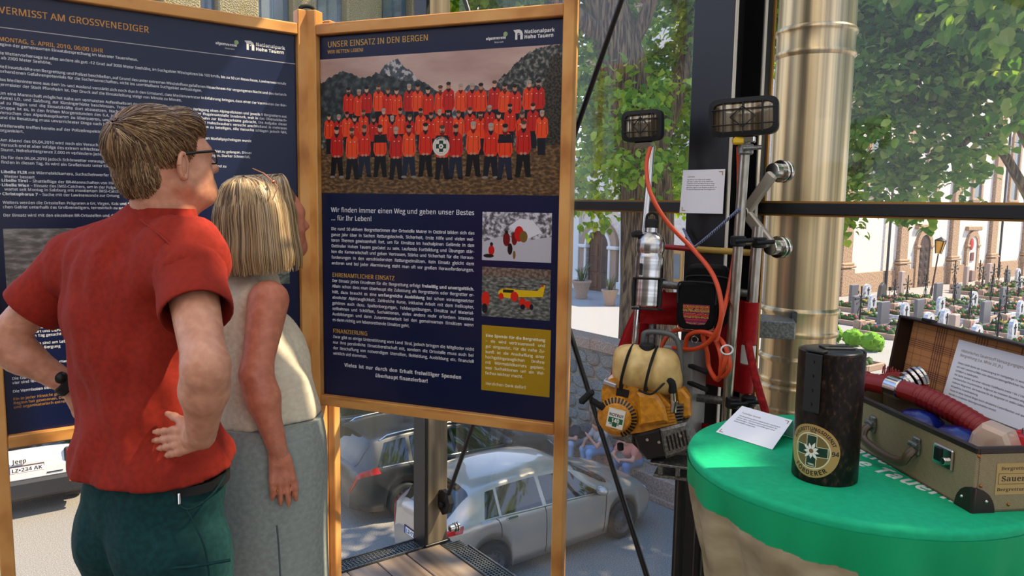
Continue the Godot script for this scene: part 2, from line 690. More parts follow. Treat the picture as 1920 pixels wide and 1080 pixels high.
func make_materials():
	var fine := noise_image(0.02, 11, 256, 4)
	var stretch := noise_image(0.012, 5, 256, 4, 0.18, 1.0)
	var streak := noise_image(0.02, 9, 256, 3, 1.0, 0.06)
	M.fine = tex(fine)
	M.streak_relief = tex(stretch)
	var pine := ramp(stretch, [[0.0, Color(0.74, 0.50, 0.24)], [0.45, Color(0.90, 0.67, 0.37)], [1.0, Color(0.96, 0.76, 0.47)]])
	M.pine = grain(mat(Color(0.92, 0.88, 0.84), 0.45), pine, Vector3(9, 1.1, 9))
	M.pine_rail = mat(Color(0.92, 0.88, 0.84), 0.45)
	var pine_r := ramp(noise_image(0.012, 6, 256, 4, 1.0, 0.18), [[0.0, Color(0.72, 0.48, 0.23)], [0.45, Color(0.89, 0.66, 0.36)], [1.0, Color(0.95, 0.75, 0.46)]])
	grain(M.pine_rail, pine_r, Vector3(1.1, 9, 9))
	M.steel_black = grain(mat(Color(0.035, 0.038, 0.045), 0.42), null, Vector3.ONE, false, M.fine, 0.02)
	M.black = mat(Color(0.015, 0.015, 0.017), 0.5)
	M.rubber = mat(Color(0.03, 0.03, 0.03), 0.75)
	M.steel_grey = grain(mat(Color(0.62, 0.58, 0.52), 0.5, 0.15), ramp(streak, [[0.0, Color(0.62, 0.58, 0.52)], [1.0, Color(0.92, 0.89, 0.82)]]), Vector3(3, 1, 3))
	M.edge = mat(Color(0.78, 0.74, 0.68), 0.4, 0.1)  # pale tone for the sunlit edges of the black beams
	M.bronze = mat(Color(0.62, 0.43, 0.12), 0.35, 0.3)
	M.chrome = mat(Color(0.80, 0.79, 0.77), 0.16, 1.0)
	M.steel = grain(mat(Color(0.74, 0.72, 0.68), 0.3, 1.0), ramp(noise_image(0.03, 21, 256, 4), [[0.0, Color(0.75, 0.73, 0.70)], [1.0, Color(1, 1, 1)]]), Vector3(6, 2, 6))
	M.zinc = grain(mat(Color(0.62, 0.62, 0.60), 0.45, 0.8), ramp(noise_image(0.05, 22, 256, 3), [[0.2, Color(0.66, 0.66, 0.66)], [0.9, Color(1, 1, 1)]]), Vector3(8, 8, 8))
	M.glass = glass()
	M.white_paint = mat(Color(0.86, 0.85, 0.82), 0.8)
	M.paper = mat(Color(0.86, 0.86, 0.88), 0.8)

func make_room():
	var g := grid(0, 0, 0)
	# floor of long boards, each a board of its own
	var fl := struct("floor", null, null, g)
	fl.set_meta("label", "weathered grey brown timber board floor of the glazed room")
	var slab := Shape.new()
	slab.box(Vector3(-4.0, -0.2, 4.52), Vector3(7.98, 0.33, 9.02))
	part(fl, "slab", slab, M.black)
	var tones := []
	var gr := noise_image(0.012, 31, 256, 5, 1.0, 0.12)
	for k in 4:
		var d := 0.88 + 0.08 * k
		tones.append(grain(mat(Color(0.86 * d, 0.84 * d, 0.82 * d), 0.55), ramp(gr, [[0.0, Color(0.44, 0.37, 0.30)], [0.45, Color(0.64, 0.56, 0.48)], [1.0, Color(0.79, 0.72, 0.64)]]), Vector3(3.0, 3.0, 0.5), false, tex(gr), 0.05))
		tones[k].uv1_offset = Vector3(0.3 * k, 0.17 * k, 0.41 * k)
	var board := Shape.new()
	board.box(Vector3.ZERO, Vector3(0.136, 0.034, 8.86), 0.003)
	var bm := board.mesh()
	for k in 54:
		piece(fl, "plank", bm, tones[(k * 7 + k / 3) % 4], Transform3D(Basis(), Vector3(-0.352 - 0.141 * k, -0.018, 4.54)))
	var edge := Shape.new()
	edge.box(Vector3(-0.194, -0.018, 4.54), Vector3(0.166, 0.034, 8.86), 0.003)
	part(fl, "edge_board", edge, tones[1])
	# drain gratings along both glass walls
	for w in 2:
		var tr := struct("trim_%d" % (w + 1), null, null, g)
		tr.set_meta("label", ["galvanised drain grating along the left glass wall", "galvanised drain grating along the right glass wall"][w])
		var s := Shape.new()
		var fr := Shape.new()
		var n := 230
		if w == 0:
			for sgn in [0.008, 0.100]: fr.box(Vector3(-4.0, -0.012, sgn), Vector3(7.7, 0.034, 0.006))
			for k in n: s.box(Vector3(-0.13 - k * 0.0165, -0.012, 0.054), Vector3(0.0045, 0.02, 0.09))
			for k in 6: s.box(Vector3(-2.05, -0.011, 0.018 + k * 0.0145), Vector3(3.8, 0.02, 0.004))
		else:
			for sgn in [-0.106, -0.010]: fr.box(Vector3(sgn, -0.012, 4.6), Vector3(0.006, 0.034, 8.8))
			for k in n: s.box(Vector3(-0.058, -0.012, 0.13 + k * 0.0165), Vector3(0.094, 0.02, 0.0045))
			for k in 6: s.box(Vector3(-0.097 + k * 0.0155, -0.011, 2.1), Vector3(0.004, 0.02, 3.8))
		var b := part(tr, "grid_bars", s, M.zinc)
		b.set_meta("kind", "stuff")
		part(tr, "frame", fr, M.zinc)
	# opal roof added for soft top light, and the room's far sides
	var c := Shape.new()
	c.quad(Vector3(-8.2, 3.6, -0.1), Vector3(0.1, 3.6, -0.1), Vector3(0.1, 3.6, 9.2), Vector3(-8.2, 3.6, 9.2))
	var opal := mat(Color(0.92, 0.92, 0.90), 0.7)
	opal.backlight_enabled = true
	opal.backlight = Color(0.9, 0.9, 0.9)
	var ce := struct("ceiling", c, opal, g)
	ce.set_meta("label", "opal roof added over the glazed room for soft top light")
	for k in 6:
		var bm2 := Shape.new()
		bm2.box(Vector3(-4.05, 3.52, 0.0 + k * 1.82), Vector3(8.3, 0.15, 0.1), 0.004)
		part(ce, "roof_beam", bm2, M.steel_black)
	var up := Shape.new()
	up.box(Vector3(-8.08, 1.7, 4.5), Vector3(0.16, 3.6, 9.2))
	struct("wall_left", up, mat(Color(0.42, 0.38, 0.33), 0.9), g)
	# glass panes: left wall, right wall, and the side behind the viewer
	var wn := 1
	for k in 4:
		var s := Shape.new()
		s.box(Vector3(-0.09 - 1.95 * k - 0.96, 1.75, 0.0), Vector3(1.93, 3.5, 0.016))
		struct("window_%d" % wn, s, M.glass, g); wn += 1
	var joints := [0.08, 1.62, 3.45, 5.4, 7.3, 9.0]
	for k in 5:
		for half in 2:
			var s := Shape.new()
			var h0 := -0.02 if half == 0 else 1.57
			var h1 := 1.53 if half == 0 else 3.5
			s.box(Vector3(0, (h0 + h1) / 2.0, (joints[k] + joints[k + 1]) / 2.0), Vector3(0.016, h1 - h0, joints[k + 1] - joints[k] - 0.012))
			struct("window_%d" % wn, s, M.glass, g); wn += 1
	for k in 4:
		var s := Shape.new()
		s.box(Vector3(-0.09 - 1.95 * k - 0.96, 1.75, 9.02), Vector3(1.93, 3.5, 0.016))
		struct("window_%d" % wn, s, M.glass, g); wn += 1
	# corner post: grey web with a black flange
	var cp := thing("corner_post", "grey and black steel post standing where the two glass walls meet", "post", grid(-0.12, 0, 0.06))
	var s1 := Shape.new()
	s1.box(Vector3(0.0, 1.74, 0.0), Vector3(0.105, 3.5, 0.10), 0.004)
	part(cp, "web", s1, M.steel_grey)
	s1 = Shape.new()
	s1.box(Vector3(-0.06, 1.74, 0.0), Vector3(0.014, 3.5, 0.104), 0.002)
	part(cp, "flange", s1, M.black)
	s1 = Shape.new()
	s1.box(Vector3(0.0, 0.006, 0.0), Vector3(0.13, 0.012, 0.115), 0.002)
	part(cp, "base_plate", s1, M.steel_black)
	# upright H-beam that carries the right glass wall
	for k in 2:
		var bc: float = [1.6, 5.4][k]
		var hb := thing("facade_beam", ["black steel H-beam standing behind the rescue rack", "black steel H-beam of the glass wall behind the viewer"][k], "beam", grid(-0.12, 0, bc))
		var q := Shape.new()
		q.box(Vector3(-0.062, 1.75, 0), Vector3(0.012, 3.5, 0.134), 0.002)
		part(hb, "inner_flange", q, M.steel_black)
		q = Shape.new()
		q.box(Vector3(0.0, 1.75, 0), Vector3(0.112, 3.5, 0.01))
		part(hb, "web", q, M.steel_black)
		q = Shape.new()
		q.box(Vector3(0.062, 1.75, 0), Vector3(0.012, 3.5, 0.134), 0.002)
		part(hb, "outer_flange", q, M.steel_black)
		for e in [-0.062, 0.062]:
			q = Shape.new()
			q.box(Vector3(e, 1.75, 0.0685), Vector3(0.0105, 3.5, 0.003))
			part(hb, "flange_glint", q, M.edge)  # sun glint on the black flange edges, put in as pale strips
		q = Shape.new()
		q.box(Vector3(0.096, 1.75, 0.0), Vector3(0.05, 3.5, 0.10), 0.002)
		part(hb, "gasket", q, M.black)
		q = Shape.new()
		q.box(Vector3(0.124, 1.75, 0.052), Vector3(0.008, 3.5, 0.006))
		part(hb, "seal", q, M.bronze)
	# horizontal rail of the right wall
	for k in 5:
		var rl := thing("facade_rail", ["black horizontal rail of the glass between corner post and beam", "black horizontal rail crossing in front of the flue pipe", "black rail of the glass beside the viewer", "black rail of the glass behind the viewer", "black rail of the glass at the back corner"][k], "rail", grid(0.0, 1.55, (joints[k] + joints[k + 1]) / 2.0))
		var q := Shape.new()
		q.box(Vector3(-0.012, 0, 0), Vector3(0.05, 0.03, joints[k + 1] - joints[k] - 0.014), 0.002)
		part(rl, "bar", q, M.black)
		for e in [-0.0175, 0.0175]:
			q = Shape.new()
			q.box(Vector3(-0.012, e, 0), Vector3(0.03, 0.005, joints[k + 1] - joints[k] - 0.014))
			part(rl, "edge_strip", q, M.bronze)
	# bracing rods
	var n_in := grid(0, 0, 0).basis.x
	var pa := grid(-0.105, 0, 0).origin
	var rods := [[at(836, 945, 3.3), Vector2(1165, 0), "black bracing rod rising from the bracket on the corner post"], [at(1215, 1080, 2.5), Vector2(1074, 640), "black bracing rod falling behind the engine to the floor"]]
	var r1a := wall(836, 942, pa, n_in)
	var r1b := wall(1165, 0, pa, n_in)
	r1b = r1a + (r1b - r1a) * 1.35
	var r2a := wall(1074, 640, pa + n_in * 0.02, n_in)
	var r2b := wall(1213, 1080, pa + n_in * 0.02, n_in)
	var d2 := r2b - r2a
	r2b = r2a + d2 * ((0.05 - r2a.y) / d2.y)
	r2a = r2a - d2 * ((3.3 - r2a.y) / -d2.y)
	for k in 2:
		var a0: Vector3 = [r1a, r2b][k]
		var b0: Vector3 = [r1b, r2a][k]
		var rd := thing("bracing_rod", rods[k][2], "rod", spot(a0))
		var q := Shape.new()
		q.cyl(Vector3.ZERO, b0 - a0, 0.0095, 12)
		part(rd, "rod", q, M.steel_black)
		q = Shape.new()
		var u := (b0 - a0).normalized()
		q.cyl(u * 0.005, u * 0.05, 0.017, 12, 0.003)
		part(rd, "fork_end", q, M.steel_black)
	var bk := thing("rod_bracket", "black steel gusset bracket bolted to the corner post", "bracket", grid(-0.12, 0, 0.06))
	var bp := ungrid(r1a) - Vector3(-0.12, 0, 0.06)
	var q2 := Shape.new()
	q2.t = Transform3D(Basis(Vector3.UP, PI / 2), bp)
	q2.extrude(PackedVector2Array([Vector2(0.01, -0.06), Vector2(0.05, -0.03), Vector2(0.055, 0.02), Vector2(0.02, 0.055), Vector2(-0.03, 0.05), Vector2(-0.05, 0.01), Vector2(-0.03, -0.04)]), -0.014, 0.014, 0.003)
	part(bk, "plate", q2, M.steel_black)
	q2 = Shape.new()
	q2.cyl(bp + Vector3(-0.03, -0.005, 0), bp + Vector3(0.03, -0.005, 0), 0.013, 10, 0.002)
	part(bk, "bolt", q2, M.steel_black)
	q2 = Shape.new()
	q2.box(Vector3(bp.x, bp.y, (bp.z + 0.05) / 2.0), Vector3(0.02, 0.09, absf(bp.z - 0.05) + 0.01), 0.003)
	part(bk, "lug", q2, M.steel_black)
	# point fixings that hold the panes
	for k in 4:
		var c4: Vector3 = [wall(1447, 320, grid(-0.075, 0, 0).origin, n_in), wall(1443, 464, grid(-0.075, 0, 0).origin, n_in), wall(846, 990, grid(-0.05, 0, 0).origin, n_in), wall(1220, 464, grid(-0.06, 0, 0).origin, n_in)][k]
		if k == 3: continue
		var gp := ungrid(c4)
		var pf := thing("glass_fixing", ["steel glass fixing on the upper fork of the spider arm", "steel glass fixing on the lower fork of the spider arm", "steel glass fixing low beside the corner post"][k], "fixing", grid(-0.012, gp.y, gp.z))
		var sc: float = [1.0, 1.0, 0.75][k]
		for e in [["puck", 0.03, 0.0, 0.012], ["gasket", 0.026, 0.012, 0.018], ["collar", 0.03, 0.018, 0.028], ["stem", 0.021, 0.028, 0.062]]:
			var q := Shape.new()
			q.cyl(Vector3(-e[2] * sc - 0.001, 0, 0), Vector3(-e[3] * sc - 0.001, 0, 0), e[1] * sc, 28, 0.002)
			part(pf, e[0], q, M.rubber if e[0] == "gasket" else M.chrome)
	var sa := thing("spider_arm", "forked brushed steel spider arm between beam and glass", "fitting", grid(-0.06, 1.55, 1.575))
	var hub := ungrid(wall(1398, 398, grid(-0.075, 0, 0).origin, n_in)) - Vector3(-0.06, 1.55, 1.575)
	var q3 := Shape.new()
	q3.cyl(hub + Vector3(-0.012, 0, 0), hub + Vector3(0.03, 0, 0), 0.016, 16, 0.002)
	part(sa, "hub", q3, M.steel)
	for k in 2:
		var e := ungrid([wall(1449, 326, grid(-0.075, 0, 0).origin, n_in), wall(1445, 458, grid(-0.075, 0, 0).origin, n_in)][k]) - Vector3(-0.06, 1.55, 1.575)
		var dd := (e - hub).normalized()
		var ln := (e - hub).length()
		var q := Shape.new()
		var x := dd
		var y := Vector3(1, 0, 0)
		var zz := x.cross(y).normalized()
		q.box((hub + e) / 2.0, Vector3(ln, 0.018, 0.030), 0.004, Basis(x, y, zz))
		part(sa, "fork", q, mat(Color(0.74, 0.70, 0.64), 0.35, 0.4))

# ---------------------------------------------------------------- the two hinged display panels
func noise_photo(w: int, h: int, freq: float, seedn: int, stops: Array, sx := 1.0, sy := 1.0) -> Image:
	var n := FastNoiseLite.new()
	n.seed = seedn
	n.frequency = freq
	n.fractal_octaves = 5
	var im := n.get_image(int(w * sx), int(h * sy))
	im.resize(w, h)
	im.convert(Image.FORMAT_L8)
	var c := ramp(im, stops).get_image()
	c.convert(Image.FORMAT_RGBA8)
	return c
func ridge(im: Image, r: Rect2i, pts: Array, seedn: int, tex_im: Image, rough := 14.0):
	# a mountain outline filled with its own rock texture
	var n := FastNoiseLite.new()
	n.seed = seedn
	n.frequency = 0.03
	n.fractal_octaves = 4
	for x in r.size.x:
		var y := lut(pts, x / float(r.size.x)) * r.size.y + n.get_noise_1d(x) * rough
		var y0 := clampi(int(y), 0, r.size.y - 1)
		im.blit_rect(tex_im, Rect2i(x, y0, 1, r.size.y - y0), Vector2i(r.position.x + x, r.position.y + y0))
func fit(text: String, width: float) -> int:
	return roundi(100.0 * width / measure(text, 100))
func logos(im: Image, x: int, y: int):
	var w := Color(0.88, 0.87, 0.84)
	ink(im, "alpenverein", x, y + 12, 19, w, true)
	ink(im, "österreich", x + 47, y + 30, 11, Color(0.7, 0.7, 0.7))
	oval(im, x + 108, y - 12, 12, 12, Color(0.55, 0.66, 0.44))
	# the park's mark: an eagle's head bent over as an n
	var q := PackedVector2Array([Vector2(150, -28), Vector2(182, -30), Vector2(196, -22), Vector2(201, -8), Vector2(201, 20), Vector2(188, 20), Vector2(187, -6), Vector2(182, -13), Vector2(173, -12), Vector2(172, 20), Vector2(160, 20), Vector2(160, -14)])
	for k in q.size(): q[k] += Vector2(x, y)
	fill_poly(im, q, w)
	oval(im, x + 181, y - 5, 3, 3, w)
	ink(im, "Nationalpark", x + 208, y - 7, 25, w, true)
	ink(im, "Hohe Tauern", x + 208, y + 18, 25, w, true)

func crew(im: Image, cx: float, head: float, s: float, sit: bool, k: int):
	# one member of the mountain rescue team in the printed photograph
	var reds := [Color(0.82, 0.17, 0.08), Color(0.88, 0.24, 0.09), Color(0.74, 0.12, 0.08), Color(0.90, 0.29, 0.11)]
	var red: Color = reds[k % 4]
	var dark := Color(0.07, 0.08, 0.12)
	var body := 128.0 * s
	var leg := (110.0 if sit else 118.0) * s
	var y := head + 20 * s
	if sit:
		fill_poly(im, PackedVector2Array([Vector2(cx - 34 * s, y + body - 14), Vector2(cx + 34 * s, y + body - 14), Vector2(cx + 42 * s, y + body + leg), Vector2(cx + 14 * s, y + body + leg), Vector2(cx, y + body + 30), Vector2(cx - 16 * s, y + body + leg), Vector2(cx - 42 * s, y + body + leg)]), [dark, Color(0.10, 0.13, 0.20), Color(0.05, 0.05, 0.07)][k % 3])
		for sg in [-1, 1]: oval(im, cx + sg * 30 * s, y + body + leg, 17 * s, 7 * s, [Color(0.06, 0.06, 0.06), Color(0.5, 0.48, 0.45)][int(k % 5 == 2)])
	else:
		im.fill_rect(Rect2i(int(cx - 25 * s), int(y + body - 10), int(50 * s), int(leg)), dark)
	fill_poly(im, PackedVector2Array([Vector2(cx - 16 * s, y), Vector2(cx + 16 * s, y), Vector2(cx + 36 * s, y + 16 * s), Vector2(cx + 43 * s, y + 96 * s), Vector2(cx + 30 * s, y + body), Vector2(cx - 30 * s, y + body), Vector2(cx - 43 * s, y + 96 * s), Vector2(cx - 36 * s, y + 16 * s)]), red)
	for sg in [-1, 1]:
		fill_poly(im, PackedVector2Array([Vector2(cx + sg * 27 * s, y + 34 * s), Vector2(cx + sg * 30 * s, y + 34 * s), Vector2(cx + sg * 32 * s, y + 108 * s), Vector2(cx + sg * 28 * s, y + 108 * s)]), red.darkened(0.45))
		im.fill_rect(Rect2i(int(cx + sg * 14 * s), int(y + 36 * s), int(8 * s), 4), Color(0.85, 0.8, 0.75))
		if sit: oval(im, cx + sg * 11 * s, y + body - 4, 9 * s, 7 * s, Color(0.72, 0.50, 0.40))
	im.fill_rect(Rect2i(int(cx - 1), int(y + 14 * s), 2, int(body - 24 * s)), red.darkened(0.5))
	if k % 4 == 1 and sit:
		fill_poly(im, PackedVector2Array([Vector2(cx - 34 * s, y + 12 * s), Vector2(cx + 34 * s, y + 12 * s), Vector2(cx + 40 * s, y + 56 * s), Vector2(cx - 40 * s, y + 56 * s)]), dark)
	fill_poly(im, PackedVector2Array([Vector2(cx - 16 * s, y - 2), Vector2(cx + 16 * s, y - 2), Vector2(cx + 5 * s, y + 20 * s), Vector2(cx - 5 * s, y + 20 * s)]), [dark, Color(0.4, 0.07, 0.05)][k % 2])
	oval(im, cx, head, 15 * s, 20 * s, [Color(0.73, 0.52, 0.42), Color(0.66, 0.45, 0.36), Color(0.78, 0.58, 0.48)][k % 3])
	var hair: Color = [Color(0.16, 0.11, 0.09), Color(0.30, 0.22, 0.16), Color(0.07, 0.07, 0.09), Color(0.62, 0.58, 0.54)][(k * 3 + k / 4) % 4]
	oval(im, cx, head - 12 * s, 16 * s, 10 * s, hair)
	if k % 3 == 0: oval(im, cx, head + 12 * s, 9 * s, 7 * s, hair)
	im.fill_rect(Rect2i(int(cx - 8 * s), int(head - 2), int(5 * s), 2), Color(0.2, 0.13, 0.1))
	im.fill_rect(Rect2i(int(cx + 4 * s), int(head - 2), int(5 * s), 2), Color(0.2, 0.13, 0.1))
	im.fill_rect(Rect2i(int(cx - 5 * s), int(head + 8 * s), int(10 * s), 2), Color(0.85, 0.7, 0.66))

func poster_team() -> Image:
	var im := Image.create(1424, 2048, false, Image.FORMAT_RGBA8)
	im.fill(Color(0.035, 0.085, 0.235))
	var w := Color(0.86, 0.86, 0.86)
	var gold := Color(0.78, 0.60, 0.24)
	ink(im, "UNSER EINSATZ IN DEN BERGEN", 50, 67, fit("UNSER EINSATZ IN DEN BERGEN", 627), gold)
	ink(im, "WIR RETTEN LEBEN!", 50, 101, 26, gold)
	logos(im, 1006, 74)
	# group photograph
	var r := Rect2i(0, 130, 1424, 742)
	im.blit_rect(noise_photo(1424, 742, 0.004, 3, [[0.2, Color(0.66, 0.53, 0.49)], [0.8, Color(0.76, 0.65, 0.60)]], 0.3, 1.0), Rect2i(0, 0, 1424, 742), r.position)
	var far := noise_photo(1424, 742, 0.02, 8, [[0.3, Color(0.24, 0.27, 0.30)], [0.55, Color(0.38, 0.40, 0.42)], [0.62, Color(0.72, 0.70, 0.69)]])
	ridge(im, r, [[0.2, 0.3], [0.28, 0.10], [0.34, 0.03], [0.37, 0.09], [0.42, 0.16], [0.5, 0.4], [0.58, 0.5]], 4, far)
	ridge(im, r, [[0.55, 0.5], [0.62, 0.28], [0.66, 0.24], [0.74, 0.32], [0.8, 0.5]], 5, noise_photo(1424, 742, 0.02, 18, [[0.3, Color(0.26, 0.29, 0.33)], [0.6, Color(0.36, 0.38, 0.41)], [0.7, Color(0.6, 0.6, 0.61)]]), 8.0)
	var near := noise_photo(1424, 742, 0.02, 28, [[0.3, Color(0.13, 0.16, 0.17)], [0.55, Color(0.20, 0.24, 0.25)], [0.75, Color(0.30, 0.33, 0.33)]])
	ridge(im, r, [[0.0, 0.17], [0.1, 0.10], [0.2, 0.15], [0.27, 0.12], [0.36, 0.18], [0.45, 0.2], [0.54, 0.32], [0.62, 0.6]], 6, near)
	ridge(im, r, [[0.6, 0.6], [0.7, 0.32], [0.8, 0.15], [0.86, 0.06], [0.92, 0.01], [1.0, 0.0]], 7, noise_photo(1424, 742, 0.03, 38, [[0.3, Color(0.14, 0.16, 0.16)], [0.55, Color(0.28, 0.29, 0.28)], [0.72, Color(0.50, 0.49, 0.46)]]))
	ridge(im, r, [[0.9, 0.8], [0.93, 0.25], [0.96, 0.08], [1.0, 0.1]], 9, noise_photo(1424, 742, 0.06, 48, [[0.35, Color(0.10, 0.11, 0.08)], [0.6, Color(0.27, 0.24, 0.20)]], 1.0, 1.0), 30.0)
	var meadow := noise_photo(1424, 742, 0.05, 58, [[0.3, Color(0.27, 0.20, 0.13)], [0.6, Color(0.42, 0.32, 0.21)], [0.8, Color(0.52, 0.41, 0.28)]], 0.5, 1.0)
	ridge(im, r, [[0.0, 0.66], [0.5, 0.70], [1.0, 0.66]], 10, meadow, 6.0)
	for k in 19: crew(im, 184 + k * 62.0 + 8 * sin(k * 2.3), 306 + 12 * sin(k * 1.7) - (14 if k == 12 else 0) + k * 0.9, 0.86, false, k)
	for k in 23: crew(im, 55 + k * 57.5 + 7 * sin(k * 1.3), 446 + 20 * sin(k * 2.9), 0.82, false, k + 5)
	for k in 13: crew(im, 104 + k * 93.0 + 8 * sin(k * 2.1), 522 + 9 * sin(k * 1.9), 1.0, true, k + 2)
	oval(im, 755, 618, 50, 50, Color(0.83, 0.80, 0.76))
	oval(im, 755, 618, 40, 40, Color(0.70, 0.68, 0.62))
	oval(im, 755, 618, 37, 37, Color(0.84, 0.82, 0.78))
	im.fill_rect(Rect2i(743, 588, 24, 60), Color(0.10, 0.22, 0.17))
	im.fill_rect(Rect2i(725, 606, 60, 24), Color(0.10, 0.22, 0.17))
	for k in 8: oval(im, 755 + cos(k * TAU / 8) * 9, 618 + sin(k * TAU / 8) * 9, 5, 5, Color(0.86, 0.84, 0.8))
	ring_text(im, "BERGRETTUNG", Vector2(755, 618), 44, -90, 8, Color(0.2, 0.2, 0.18))
	# text
	ink(im, "Wir finden immer einen Weg und geben unser Bestes", 60, 979, 37, w, false, 892)
	ink(im, "... für Ihr Leben!", 60, 1025, 37, w)
	var p1 := ["Die rund 50 aktiven BergretterInnen der Ortsstelle Matrei in Osttirol bilden sich das", "ganze Jahr über in Sachen Rettungstechnik, Sicherheit, Erste Hilfe und vielen wei-", "teren Themen gewissenhaft fort, um für Einsätze im hochalpinen Gelände in den", "Osttiroler Hohen Tauern gerüstet zu sein. Laufende Fortbildung und Übungen stär-", "ken die Kameradschaft und geben Vertrauen, Stärke und Sicherheit für die Heraus-", "forderungen in den verschiedensten Rettungseinsätzen. Kein Einsatz gleicht dem", "anderen und bei jeder Alarmierung steht man oft vor großen Herausforderungen."]
	for k in p1.size(): ink(im, p1[k], 60, 1082 + k * 32.6, 23, w, false, 893)
	ink(im, "EHRENAMTLICHER EINSATZ", 63, 1350, 33, gold)
	var p2 := ["Der Einsatz jedes Einzelnen für die Bergrettung erfolgt |freiwillig und unentgeltlich.", "Allein schon dass man überhaupt die Zulassung als Bergretterin oder Bergretter er-", "hält, dazu braucht es eine |umfangreiche Ausbildung| bei schon vorausgesetzter", "absoluter Alpintauglichkeit. Zahlreiche Kurse, inklusive Arbeit mit dem Helikopter,", "gehören auch dazu. Spaltenbergungen, Felsbergeübungen, Einsätze auf Material-", "seilbahnen und Schiliften, Suchaktionen, vieles andere mehr erfordern intensive", "Ausbildungen und dann Zusammenarbeit bei den gemeinsamen Einsätzen wenn", "es dann richtig um lebensrettende Einsätze geht."]
	for k in p2.size():
		var seg: PackedStringArray = p2[k].split("|")
		if seg.size() == 1: ink(im, p2[k], 62, 1380 + k * 32.4, 23, w, false, 893 if k < 7 else 0)
		else:
			var total := 0.0
			for q in seg.size(): total += measure(seg[q], 23, q == 1)
			var x := 62.0
			var gap: float = (893.0 - total) / p2[k].count(" ")
			for q in seg.size(): x = ink(im, seg[q], x, 1380 + k * 32.4, 23, w, q == 1, measure(seg[q], 23, q == 1) + gap * seg[q].count(" "))
	ink(im, "FINANZIERUNG", 64, 1676, 33, gold)
	var p3 := ["Zwar gibt es einige Unterstützung vom Land Tirol, jedoch bringen die Mitglieder nicht", "nur ihre persönliche Einsatzbereitschaft mit, sondern die Ortsstelle muss auch bei", "der Beschaffung von notwendigen Utensilien, Bekleidung, Ausbildung etc. finanziell", "wirklich viel stemmen."]
	for k in p3.size(): ink(im, p3[k], 64, 1707 + k * 32.8, 23, w, false, 893 if k < 3 else 0)
	var b1 := "Vieles ist nur durch den Erhalt freiwilliger Spenden"
	ink(im, b1, 512 - 372, 1870, 29, w, true, 744)
	ink(im, "überhaupt finanzierbar!", 512 - measure("überhaupt finanzierbar!", 29, true) / 2.0, 1911, 29, w, true)
	# two small photographs
	im.blit_rect(noise_photo(383, 254, 0.03, 61, [[0.25, Color(0.30, 0.30, 0.32)], [0.5, Color(0.55, 0.55, 0.57)], [0.7, Color(0.80, 0.80, 0.82)]]), Rect2i(0, 0, 383, 254), Vector2i(998, 960))
	fill_poly(im, PackedVector2Array([Vector2(998, 1120), Vector2(1100, 1085), Vector2(1230, 1105), Vector2(1381, 1080), Vector2(1381, 1214), Vector2(998, 1214)]), Color(0.72, 0.72, 0.75))
	fill_poly(im, PackedVector2Array([Vector2(1150, 1030), Vector2(1210, 990), Vector2(1280, 1000), Vector2(1330, 1060), Vector2(1240, 1100)]), Color(0.84, 0.84, 0.87))
	for q in [[1052, 1160, 17, 26, 0], [1052, 1128, 9, 10, 1], [1136, 1100, 20, 36, 2], [1136, 1064, 9, 10, 1], [1180, 1096, 16, 34, 2], [1205, 1070, 26, 40, 0], [1230, 1084, 22, 30, 3], [1156, 1150, 14, 30, 1], [1036, 1190, 30, 10, 1], [1180, 1180, 8, 22, 3]]:
		oval(im, q[0], q[1], q[2], q[3], [Color(0.75, 0.10, 0.10), Color(0.10, 0.08, 0.08), Color(0.42, 0.08, 0.08), Color(0.45, 0.35, 0.15)][q[4]])
	im.blit_rect(noise_photo(381, 264, 0.05, 62, [[0.25, Color(0.24, 0.27, 0.26)], [0.55, Color(0.38, 0.40, 0.38)], [0.8, Color(0.55, 0.55, 0.52)]], 0.5, 1.0), Rect2i(0, 0, 381, 264), Vector2i(1000, 1249))
	im.blit_rect(noise_photo(381, 50, 0.04, 63, [[0.3, Color(0.34, 0.29, 0.25)], [0.7, Color(0.52, 0.46, 0.42)]]), Rect2i(0, 0, 381, 50), Vector2i(1000, 1249))
	var yl := Color(0.86, 0.72, 0.10)
	oval(im, 1155, 1382, 62, 26, yl)
	fill_poly(im, PackedVector2Array([Vector2(1180, 1362), Vector2(1310, 1362), Vector2(1340, 1330), Vector2(1352, 1330), Vector2(1342, 1392), Vector2(1200, 1400)]), yl)
	im.fill_rect(Rect2i(1120, 1364, 60, 16), Color(0.12, 0.16, 0.14))
	im.fill_rect(Rect2i(1080, 1346, 170, 4), Color(0.12, 0.12, 0.12))
	for q in [[1185, 1398, 22, 26], [1110, 1400, 14, 18], [1230, 1425, 20, 22], [1262, 1436, 18, 20], [1022, 1420, 24, 40], [1338, 1334, 8, 6]]: oval(im, q[0], q[1], q[2], q[3], Color(0.80, 0.16, 0.10))
	for q in [[1232, 1450, 14, 14], [1280, 1448, 10, 16], [1018, 1470, 16, 26]]: oval(im, q[0], q[1], q[2], q[3], Color(0.08, 0.09, 0.14))
	# donation box
	im.fill_rect(Rect2i(1002, 1561, 386, 355), Color(0.66, 0.53, 0.09))
	var yt := ["Eine Spende für die Bergrettung", "– sie wird vertrauensvoll und", "gut eingesetzt. Für die nahe Zu-", "kunft ist die Anschaffung einer", "hochgebirgstauglichen Drohne", "mit Wärmebildkamera geplant,", "was Suchaktionen um ein Viel-", "faches leichter macht."]
	for k in yt.size(): ink(im, yt[k], 1024, 1624 + k * 29.2, 21 if k == 0 else 22, Color(0.90, 0.88, 0.78), k == 0, 334 if k < 7 else 0)
	ink(im, "Herzlichen Dank dafür!!", 1026, 1885, 22, Color(0.88, 0.86, 0.74))
	return im

